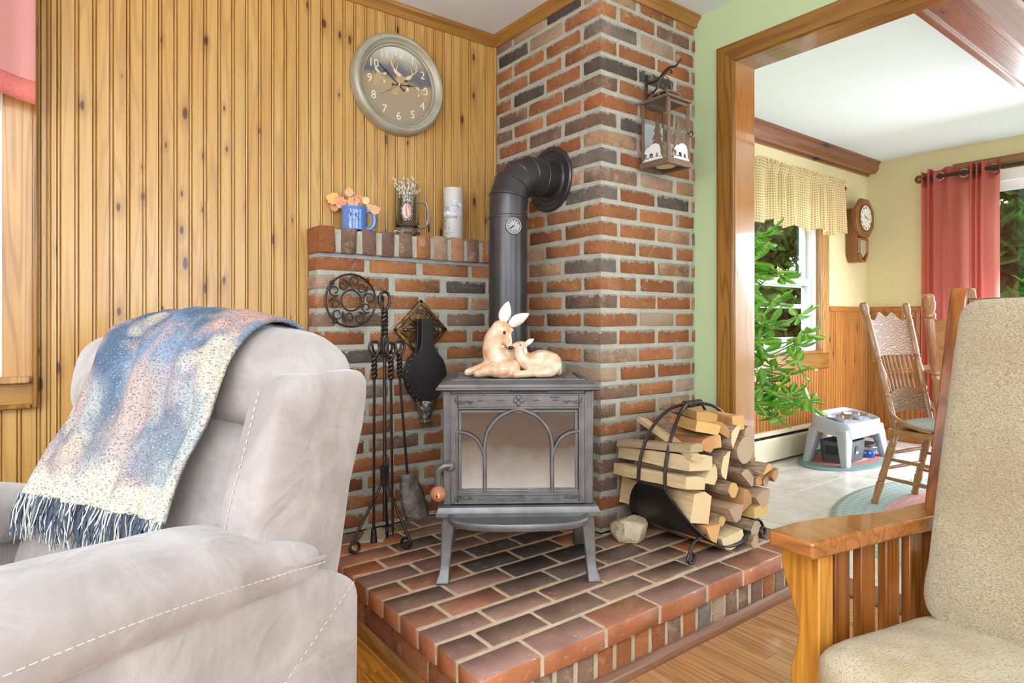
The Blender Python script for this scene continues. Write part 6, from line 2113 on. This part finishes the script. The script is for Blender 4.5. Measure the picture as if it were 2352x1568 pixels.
oval_rug('braided_rug', 'rug_big', 3.95, 1.00, 1.09, 0.74, 'large oval braided rug in blue, pink and white under the dining chair')
oval_rug('braided_rug', 'rug_small', 4.80, 2.19, 0.53, 0.265, 'small oval braided rug under the dog feeder')

# ---------------------------------------------------------------- raised dog feeder and bowls
plain('feeder_plastic', lin(176, 182, 190), 0.35)
plain('steel_bowl', lin(190, 190, 192), 0.18, 0.95)
fd = thing('dog_feeder', 'raised grey plastic dog feeder stand on the small braided rug', 'pet feeder', (4.775, 2.185, 0.011))
FA, FB, FH = 0.330, 0.150, 0.300
def rrect(a, b, r_, n=6):
    pts = []
    for cx_, cy_, s0 in ((a - r_, b - r_, 0), (-a + r_, b - r_, 90), (-a + r_, -b + r_, 180), (a - r_, -b + r_, 270)):
        for i in range(n + 1):
            t = R(s0 + 90 * i / n)
            pts.append((cx_ + r_ * math.cos(t), cy_ + r_ * math.sin(t)))
    return pts
m = MB()
def zt(x_): return 0.030 * (x_ / FA) * -1
rs = []
for sc_, z in ((1.05, 0.215), (1.02, 0.27), (0.985, 0.312), (0.955, 0.320), (0.925, 0.312), (0.90, 0.290)):
    rs.append([(a * sc_, b * sc_, z + (0.028 * b / FB)) for a, b in rrect(FA * 0.9, FB * 0.95, 0.09)])
m.rings(rs)
m.build('top', 'feeder_plastic', fd, ang=40)
for sx in (-1, 1):
    for sy in (-1, 1):
        rs = []
        for z, cx_, cy_, w in ((0.25, 0.245, 0.095, 0.062), (0.18, 0.265, 0.108, 0.055), (0.10, 0.285, 0.120, 0.046), (0.0, 0.310, 0.136, 0.036)):
            q = [(sx * cx_ + a, sy * cy_ + b, z) for a, b in rrect(w, w * 0.62, w * 0.3, 3)]
            rs.append(q)
        MB().rings(rs[::-1]).build('leg', 'feeder_plastic', fd, ang=50)
MB().box(-0.27, 0.27, -0.118, -0.108, 0.17, 0.235).build('front_skirt', 'feeder_plastic', fd, bevel=0.004)
bowl_prof = [(0.0005, 0.0), (0.055, 0.0), (0.078, 0.030), (0.086, 0.050), (0.094, 0.052), (0.092, 0.048), (0.080, 0.030), (0.056, 0.005), (0.0005, 0.004)]
for i, sx in enumerate((-1, 1)):
    tag(MB().lathe(bowl_prof, 28).build('steel_bowl', 'steel_bowl', None, ang=40, loc=(4.775 + sx * 0.125, 2.185, 0.011 + 0.272)), 'stainless steel bowl sunk in the feeder, %s' % ('nearer the green plant' if i == 0 else 'nearer the dining chair'), 'bowl', 'bowls in the raised feeder')
plain('bin_grey', lin(84, 92, 100), 0.4)
bn = thing('food_bin', 'dark grey lidless pet bin standing under the dog feeder', 'pet bin', (4.70, 2.18, 0.012))
m = MB()
m.rings([[(a * s_, b * s_, z) for a, b in rrect(0.17, 0.10, 0.05)] for s_, z in ((0.9, 0.0), (0.97, 0.08), (1.0, 0.150), (0.95, 0.152), (0.90, 0.10), (0.85, 0.02))])
m.build('shell', 'bin_grey', bn, ang=40)
MB().box(-0.02, 0.02, -0.1015, -0.098, 0.06, 0.115).build('sticker', 'label_black', bn, smooth=False)
MB().box(-0.019, 0.019, -0.1025, -0.1015, 0.06, 0.076).build('sticker_band', 'print_white', bn, smooth=False)
MB().box(-0.1765, -0.168, -0.04, 0.04, 0.06, 0.12).build('side_handle', 'label_black', bn, bevel=0.003)
plain('bowl_blue', lin(40, 92, 176), 0.35)
bb = thing('dog_bowl', 'blue dog bowl with white paw prints under the feeder', 'bowl', (4.955, 2.13, 0.012))
MB().lathe([(0.0005, 0.0), (0.062, 0.0), (0.064, 0.004), (0.070, 0.060), (0.066, 0.062)], 28).build('outer_shell', 'bowl_blue', bb, ang=40)
MB().lathe([(0.0005, 0.012), (0.050, 0.012), (0.070, 0.060), (0.078, 0.078), (0.084, 0.080), (0.082, 0.084), (0.074, 0.082), (0.050, 0.018), (0.0005, 0.016)], 28).build('steel_liner', 'steel_bowl', bb, ang=40)
tag(MB().lathe([(0.0005, 0.0), (0.050, 0.0), (0.072, 0.045), (0.082, 0.060), (0.086, 0.062), (0.080, 0.062), (0.066, 0.044), (0.046, 0.006), (0.0005, 0.004)], 28).build('steel_bowl', 'steel_bowl', None, ang=40, loc=(4.955, 2.13, 0.052)), 'loose stainless bowl nested in the blue paw print bowl', 'bowl')
for i in range(6):
    a = R(200 + i * 28)
    m = MB()
    P0 = Vector((0.0695 * math.cos(a), 0.0695 * math.sin(a), 0.034))
    t_ = Vector((-math.sin(a), math.cos(a), 0))
    m.sphere(P0, (0.005, 0.005, 0.004), 6, 4)
    for q, zz in ((-0.006, 0.007), (0.0, 0.009), (0.006, 0.007)):
        m.sphere(P0 + t_ * q + Vector((0, 0, zz)), (0.0025, 0.0025, 0.0025), 6, 4)
    o = m.build('paw_print', 'print_white', bb)

# ---------------------------------------------------------------- pressed-back dining chairs and table
k = NT('seat_pad')
v = k.coord()
b_ = k.noise(k.mapv(v, (240, 240, 240)), 1, 2)
k.bump(b_, 0.4, 0.003)
M['seat_pad'] = k.fin(k.mix(k.ramp(b_, [(0.4, 0.0), (0.65, 1.0)]), lin(158, 158, 156), lin(208, 206, 200)), 0.95)
k = NT('pressed_oak')
v = k.coord()
w_ = k.n('TexWave', {'Vector': v, 'Scale': 22.0, 'Distortion': 9.0, 'Detail': 1.0, 'Detail Scale': 1.4}, wave_type='RINGS').outputs[0]
k.bump(w_, 0.5, 0.004)
M['pressed_oak'] = k.fin(k.mix(w_, lin(116, 84, 62), lin(158, 120, 92)), 0.55, 0, 0.25)


def turned(m, p0, p1, prof, n=10):
    """turned spindle: prof is a list of (t, r)"""
    p0, p1 = Vector(p0), Vector(p1)
    m.tube([p0 + (p1 - p0) * t for t, _ in prof], [r_ for _, r_ in prof], n)


def dining_chair(label, loc, rz, crest='pressed_oak'):
    t = thing('dining_chair', label, 'chair', loc, rz, 'pressed-back oak dining chairs')
    # local: faces -y, back at +y
    sh = 0.445
    st = rrect(0.215, 0.205, 0.07, 5)
    MB().prism(st, 2, sh - 0.032, sh, T(0, 0.02, 0)).build('seat', 'chair_oak_x', t, bevel=0.006)
    legp = [(0, 0.017), (0.10, 0.017), (0.12, 0.021), (0.14, 0.017), (0.16, 0.021), (0.18, 0.017), (0.20, 0.021), (0.24, 0.021), (0.50, 0.017), (0.62, 0.020), (0.64, 0.016), (0.66, 0.021), (0.68, 0.016), (0.72, 0.021), (0.94, 0.016), (0.97, 0.020), (1.0, 0.017)]
    tops = [(-0.165, 0.185), (0.165, 0.185), (-0.175, -0.14), (0.175, -0.14)]
    bots = [(-0.195, 0.285), (0.195, 0.285), (-0.205, -0.19), (0.205, -0.19)]
    for (a, b), (c_, d) in zip(tops, bots):
        m = MB(); turned(m, (a, b, sh - 0.03), (c_, d, 0.012), legp); m.build('leg', 'chair_oak', t)
    L = lambda i, f_: tuple(Vector((tops[i][0], tops[i][1], sh - 0.03)).lerp(Vector((bots[i][0], bots[i][1], 0.012)), f_))
    for i, j, f_ in ((0, 2, 0.36), (0, 2, 0.62), (1, 3, 0.36), (1, 3, 0.62), (0, 1, 0.28), (0, 1, 0.5), (2, 3, 0.4), (2, 3, 0.66)):
        m = MB(); turned(m, L(i, f_), L(j, f_), [(0, 0.008), (0.5, 0.011), (1, 0.008)], 8); m.build('stretcher', 'chair_oak', t)
    # back posts
    pp = [(0, 0.017), (0.22, 0.019), (0.25, 0.016), (0.26, 0.021), (0.28, 0.016), (0.30, 0.020), (0.42, 0.026), (0.52, 0.018), (0.535, 0.022), (0.55, 0.017), (0.565, 0.022), (0.58, 0.018), (0.60, 0.021), (0.86, 0.021), (0.87, 0.017), (0.885, 0.021), (0.90, 0.017), (0.92, 0.020), (0.95, 0.024), (0.975, 0.021), (0.985, 0.023), (1.0, 0.018)]
    P0 = lambda s_: Vector((s_ * 0.172, 0.180, sh - 0.01))
    P1 = lambda s_: Vector((s_ * 0.205, 0.345, 1.136))
    for s_ in (-1, 1):
        m = MB(); turned(m, P0(s_), P1(s_), pp); m.build('back_post', 'chair_oak', t)
        # bent arm bracket from post to seat
        m = MB(); m.tube(spline([P0(s_).lerp(P1(s_), 0.26), (s_ * 0.205, 0.185, 0.53), (s_ * 0.212, 0.09, 0.475), (s_ * 0.20, -0.02, sh + 0.006)], 6), 0.010, 8, flat=1.3); m.build('bracket', 'chair_oak', t)
    def bp_(x_, f_): 
        a, b = P0(-1).lerp(P1(-1), f_), P0(1).lerp(P1(1), f_)
        q = a.lerp(b, x_)
        return Vector((q.x, q.y + 0.018 * (1 - (2 * x_ - 1) ** 2), q.z))
    def panel(nm, f0, f1, top, mat, n=20):
        rs = []
        m = MB()
        vs = []
        for i in range(n + 1):
            x_ = 0.04 + 0.92 * i / n
            lo = bp_(x_, f0) ; hi = bp_(x_, f1 + top(x_))
            for p in (lo, hi):
                vs.append(p + Vector((0, -0.009, 0)))
            for p in (hi, lo):
                vs.append(p + Vector((0, 0.009, 0)))
        rings_ = [[tuple(q) for q in vs[i * 4:i * 4 + 4]] for i in range(n + 1)]
        m.rings(rings_)
        return m.build(nm, mat, t, ang=40)
    panel('crest', 0.575, 0.86, lambda x_: 0.055 * math.sin(math.pi * x_) ** 2 + 0.028 * math.cos(x_ * math.pi * 6) * math.sin(math.pi * x_), crest, 28)
    panel('lower_rail', 0.13, 0.265, lambda x_: 0.045 * math.sin(math.pi * x_), 'pressed_oak', 16)
    for i in range(7):
        x_ = 0.17 + 0.11 * i
        m = MB(); turned(m, bp_(x_, 0.29), bp_(x_, 0.605), [(0, 0.006), (0.2, 0.009), (0.4, 0.007), (0.44, 0.011), (0.48, 0.007), (0.52, 0.011), (0.56, 0.007), (0.8, 0.009), (1, 0.006)], 8); m.build('spindle', 'chair_oak', t)
    return t


dining_chair('oak pressed-back dining chair with spindles facing away from the window', (3.868, 1.240, 0.0), R(-9))
dining_chair('oak pressed-back dining chair with its plain back behind the armchair', (3.10, 0.78, 0.0), R(96), 'chair_oak_x')
pad = sq((0, 0, 0.024), (0.195, 0.190, 0.024), 0.5, 0.6, 40, 14).build('seat_cushion', 'seat_pad', None, ang=180, loc=(3.868, 1.240, 0.4455), rot=(0, 0, R(-9)))
tag(pad, 'grey ribbed seat pad on the spindle back dining chair', 'cushion')
tb = thing('dining_table', 'round oak pedestal dining table behind the armchair', 'table', (4.50, 0.98, 0.011))
MB().lathe([(0.0005, 0.716), (0.56, 0.716), (0.575, 0.720), (0.592, 0.728), (0.595, 0.736), (0.585, 0.742), (0.57, 0.745), (0.0005, 0.745)], 72).build('table_top', 'chair_oak_x', tb, ang=30)
MB().lathe([(0.50, 0.640), (0.515, 0.644), (0.515, 0.716), (0.49, 0.716), (0.49, 0.640)], 64, caps=False).build('apron', 'chair_oak_x', tb, ang=30)
MB().lathe([(0.10, 0.12), (0.11, 0.16), (0.075, 0.22), (0.10, 0.34), (0.115, 0.45), (0.08, 0.55), (0.12, 0.60), (0.16, 0.645)], 24).build('pedestal', 'chair_oak', tb, ang=40)
for i in range(4):
    a = R(45 + 90 * i)
    MB().tube(spline([(0.06 * math.cos(a), 0.06 * math.sin(a), 0.17), (0.20 * math.cos(a), 0.20 * math.sin(a), 0.13), (0.36 * math.cos(a), 0.36 * math.sin(a), 0.045), (0.42 * math.cos(a), 0.42 * math.sin(a), 0.028)], 6), [0.040 - 0.0008 * q for q in range(19)], 8).build('foot', 'chair_oak', tb)

# ---------------------------------------------------------------- umbrella plant by the window
k = NT('umbrella_leaf')
v = k.coord()
sp = k.n('SeparateXYZ', {0: k.n('TexCoord').outputs['Object']})
ed = k.math('ADD', k.math('MULTIPLY', k.math('ABSOLUTE', sp.outputs[0]), 40.0), k.math('MULTIPLY', k.noise(v, 60, 2), 0.9))
rr_ = k.n('ObjectInfo').outputs['Random']
c = k.mix(k.ramp(ed, [(0.75, 0.0), (1.05, 1.0)]), k.mix(rr_, lin(178, 212, 88), lin(126, 186, 66)), k.mix(rr_, lin(74, 146, 50), lin(104, 172, 60)))
df = k.n('BsdfDiffuse', {'Color': c}); tl = k.n('BsdfTranslucent', {'Color': c}); gl = k.n('BsdfGlossy', {'Roughness': 0.25})
ms = k.n('MixShader', {0: 0.45, 1: df.outputs[0], 2: tl.outputs[0]})
ms2 = k.n('MixShader', {0: 0.08, 1: ms.outputs[0], 2: gl.outputs[0]})
k.t.links.new(ms2.outputs[0], k.out.inputs[0])
M['umbrella_leaf'] = k.m
plain('plant_stem', lin(120, 140, 90), 0.6)
plain('pot_clay', lin(150, 92, 66), 0.7)
PX0, PY0 = 3.22, 2.14
pl = thing('umbrella_plant', 'tall potted umbrella plant with variegated green leaves by the dining window', 'plant', (PX0, PY0, 0.0))
pt = MB().lathe([(0.0005, 0.0), (0.10, 0.0), (0.13, 0.20), (0.14, 0.20), (0.142, 0.235), (0.125, 0.235), (0.12, 0.20), (0.0005, 0.195)], 28).build('pot', 'pot_clay', pl, ang=40)
lm2 = []
for w in (0.027, 0.032):
    def lf(u, v_, w=w):
        s_ = u * 2 - 1
        ww = w * max(0.06, math.sin(math.pi * min(1.0, v_ ** 1.35 * 0.97 + 0.03)) ** 0.7) if v_ < 1 else 0.001
        return (s_ * ww, 0.010 * s_ * s_ - 0.030 * v_ * v_, 0.012 + 0.125 * v_)
    lm2.append(MB().grid(lf, 4, 8).mesh('leaf', True, 180))
q_ = random.Random(21)
tips = [(3.52, 2.12, 1.62), (3.62, 2.06, 1.36), (3.70, 2.12, 1.18), (3.84, 2.06, 1.06), (3.90, 2.02, 0.92), (3.62, 1.96, 0.80), (3.80, 1.96, 0.50), (3.60, 2.02, 0.40), (3.30, 2.1, 1.5)]
nl = 0
for ti, (tx_, ty_, h_) in enumerate(tips):
    base = Vector((q_.uniform(-0.03, 0.03), q_.uniform(-0.03, 0.03), 0.20)); top = Vector((tx_ - PX0, ty_ - PY0, h_))
    mid = Vector((base.x + 0.25 * top.x, base.y + 0.3 * top.y, max(0.55, h_ * 0.78) if h_ > 0.6 else 0.62))
    ps = spline([base, mid, top], 10)
    MB().tube(ps, [0.009 - 0.0003 * i for i in range(len(ps))], 6).build('stem', 'plant_stem', pl)
    for w in range(5):
        f_ = 0.58 + 0.42 * w / 4
        p = ps[int(f_ * (len(ps) - 1))]
        a = q_.uniform(0, 2 * math.pi)
        ln = q_.uniform(0.05, 0.11) if w < 4 else 0.02
        hub = p + Vector((math.cos(a) * ln, math.sin(a) * ln, q_.uniform(-0.05, 0.05)))
        MB().tube([p, p.lerp(hub, 0.6) + Vector((0, 0, 0.01)), hub], 0.0028, 5).build('petiole', 'plant_stem', pl)
        nlf = q_.choice((6, 6, 7))
        tl_ = (q_.uniform(-35, 45), q_.uniform(-35, 35))
        for i in range(nlf):
            if nl >= 292: break
            az_ = 360 / nlf * i + q_.uniform(-12, 12)
            sc = q_.uniform(0.72, 1.12)
            rot = (RX(tl_[0]) @ RY(tl_[1]) @ RZ(az_) @ RX(q_.uniform(-128, -78))).to_euler()
            put('leaf', lm2[nl % 2], 'umbrella_leaf', pl, hub, rot, scale=(sc, sc, sc))
            nl += 1

# ---------------------------------------------------------------- ceiling lamp tip at the frame edge, outdoor trees
k = NT('tree_leaf')
oi = k.n('ObjectInfo').outputs['Random']
v = k.coord(rand=False)
c = k.mix(k.ramp(k.noise(v, 1.6, 3), [(0.35, 0.0), (0.65, 1.0)]), lin(28, 58, 24), lin(84, 122, 50))
df = k.n('BsdfDiffuse', {'Color': c}); tl = k.n('BsdfTranslucent', {'Color': c})
ms = k.n('MixShader', {0: 0.35, 1: df.outputs[0], 2: tl.outputs[0]})
k.t.links.new(ms.outputs[0], k.out.inputs[0])
M['tree_leaf'] = k.m
plain('tree_bark', lin(84, 66, 50), 0.9, var=0.2, vs=8)
plain('lawn_green', lin(92, 120, 62), 0.95, var=0.2, vs=3)
struct(MB().box(-8, 30, 2.72, 30, -0.5, -0.35).build('ground_outside', 'lawn_green', smooth=False), 'green lawn outside the dining window')
struct(MB().box(6.1, 30, -20, 2.70, -0.5, -0.35).build('ground_beyond', 'lawn_green', smooth=False), 'green lawn outside the patio door')


def tree(label, x_, y_, h_, r_, n=2600, seed=1):
    t = thing('tree', label, 'tree', (x_, y_, -0.36), 0, 'trees outside the windows')
    MB().tube([(0, 0, 0), (0.05, 0, h_ * 0.45), (0, 0.05, h_ * 0.85)], [r_ * 0.10, r_ * 0.07, r_ * 0.02], 8).build('trunk', 'tree_bark', t)
    q = random.Random(seed)
    m = MB()
    for b in range(46):
        a = q.uniform(0, 2 * math.pi); zz = q.uniform(0.10, 1.0)
        rad = r_ * (1.12 - zz * 0.75) * q.uniform(0.35, 1.0)
        cx_, cy_, cz_ = rad * math.cos(a), rad * math.sin(a), h_ * zz
        br_ = r_ * q.uniform(0.18, 0.32)
        for i in range(n // 46):
            d_ = Vector((q.gauss(0, 1), q.gauss(0, 1), q.gauss(0, 0.55))).normalized() * br_ * q.uniform(0.6, 1.0)
            p = Vector((cx_, cy_, cz_)) + d_
            u = Vector((q.gauss(0, 1), q.gauss(0, 1), q.gauss(0, 1))).normalized() * 0.17 * q.uniform(0.6, 1.3)
            w = u.orthogonal().normalized() * u.length * 0.6
            m.add([p - u, p + w, p + u, p - w], [(0, 1, 2, 3)])
    o = m.build('foliage', 'tree_leaf', t, smooth=False)
    o['kind'] = 'stuff'
    return t


tree('tall leafy tree filling the patio door view', 12.6, 4.0, 7.5, 2.3, 17000, 3)
tree('bright leafy tree just right of the patio door view', 20.8, 3.8, 9.0, 2.6, 9000, 8)
tree('dense green tree further along outside the patio door', 11.5, -3.2, 7.0, 2.2, 5000, 4)
tree('dark green tree behind the dining window', 9.4, 7.2, 7.0, 2.1, 13000, 5)
tree('second dark green tree further behind the dining window', 16.6, 9.8, 9.0, 2.6, 11000, 6)
tree('bushy tree outside the left living-room window', -1.0, 7.6, 6.0, 2.0, 4000, 7)
cl = thing('chandelier', 'dark metal chandelier just entering the right frame edge', 'chandelier', (4.52, 0.89, ZT))
MB().tube([(0, 0, 0), (0, 0, -0.50)], 0.009, 8).build('stem', 'wrought_iron', cl)
MB().lathe([(0.0005, -0.03), (0.02, -0.03), (0.055, -0.02), (0.06, -0.001), (0.0005, -0.001)], 24).build('canopy', 'wrought_iron', cl)
plain('shade_white', lin(236, 230, 216), 0.4)
for i in range(5):
    a = R(127 + 72 * i)
    ca, sa = math.cos(a), math.sin(a)
    ar_ = MB().tube(spline([(0, 0, -0.46), (0.06 * ca, 0.06 * sa, -0.50), (0.11 * ca, 0.11 * sa, -0.47), (0.12 * ca, 0.12 * sa, -0.42)], 6), 0.006, 7).build('arm', 'wrought_iron', cl)
    MB().lathe([(0.012, -0.42), (0.030, -0.40), (0.045, -0.34), (0.043, -0.34), (0.028, -0.398), (0.010, -0.415)], 14, T(0.12 * ca, 0.12 * sa, 0)).build('shade', 'shade_white', ar_)

# ---------------------------------------------------------------- torchiere-shaped lamp added unseen behind the camera to brighten the ceiling
fill_lamp = thing('floor_lamp', 'slim torchiere floor lamp with an upturned white bowl', 'floor lamp', (-1.15, -1.0, 0.0))
MB().lathe([(0.0005, 0.0), (0.14, 0.0), (0.14, 0.012), (0.03, 0.03), (0.012, 0.05), (0.0005, 0.05)], 28).build('base', 'wrought_iron', fill_lamp)
MB().tube([(0, 0, 0.04), (0, 0, 1.62)], 0.012, 10).build('pole', 'wrought_iron', fill_lamp)
MB().lathe([(0.02, 1.60), (0.07, 1.62), (0.13, 1.67), (0.16, 1.72), (0.155, 1.72), (0.12, 1.675), (0.06, 1.63), (0.0005, 1.62)], 28).build('bowl', 'shade_white', fill_lamp)
ld = bpy.data.lights.new('torchiere_bulb', 'AREA'); ld.shape = 'DISK'; ld.size = 0.22; ld.energy = 290; ld.color = (0.96, 0.98, 1.0)
lo = bpy.data.objects.new('torchiere_bulb', ld); lo.location = (0, 0, 1.70); lo.rotation_euler = (R(180), 0, 0); lo.parent = fill_lamp
C.objects.link(lo)
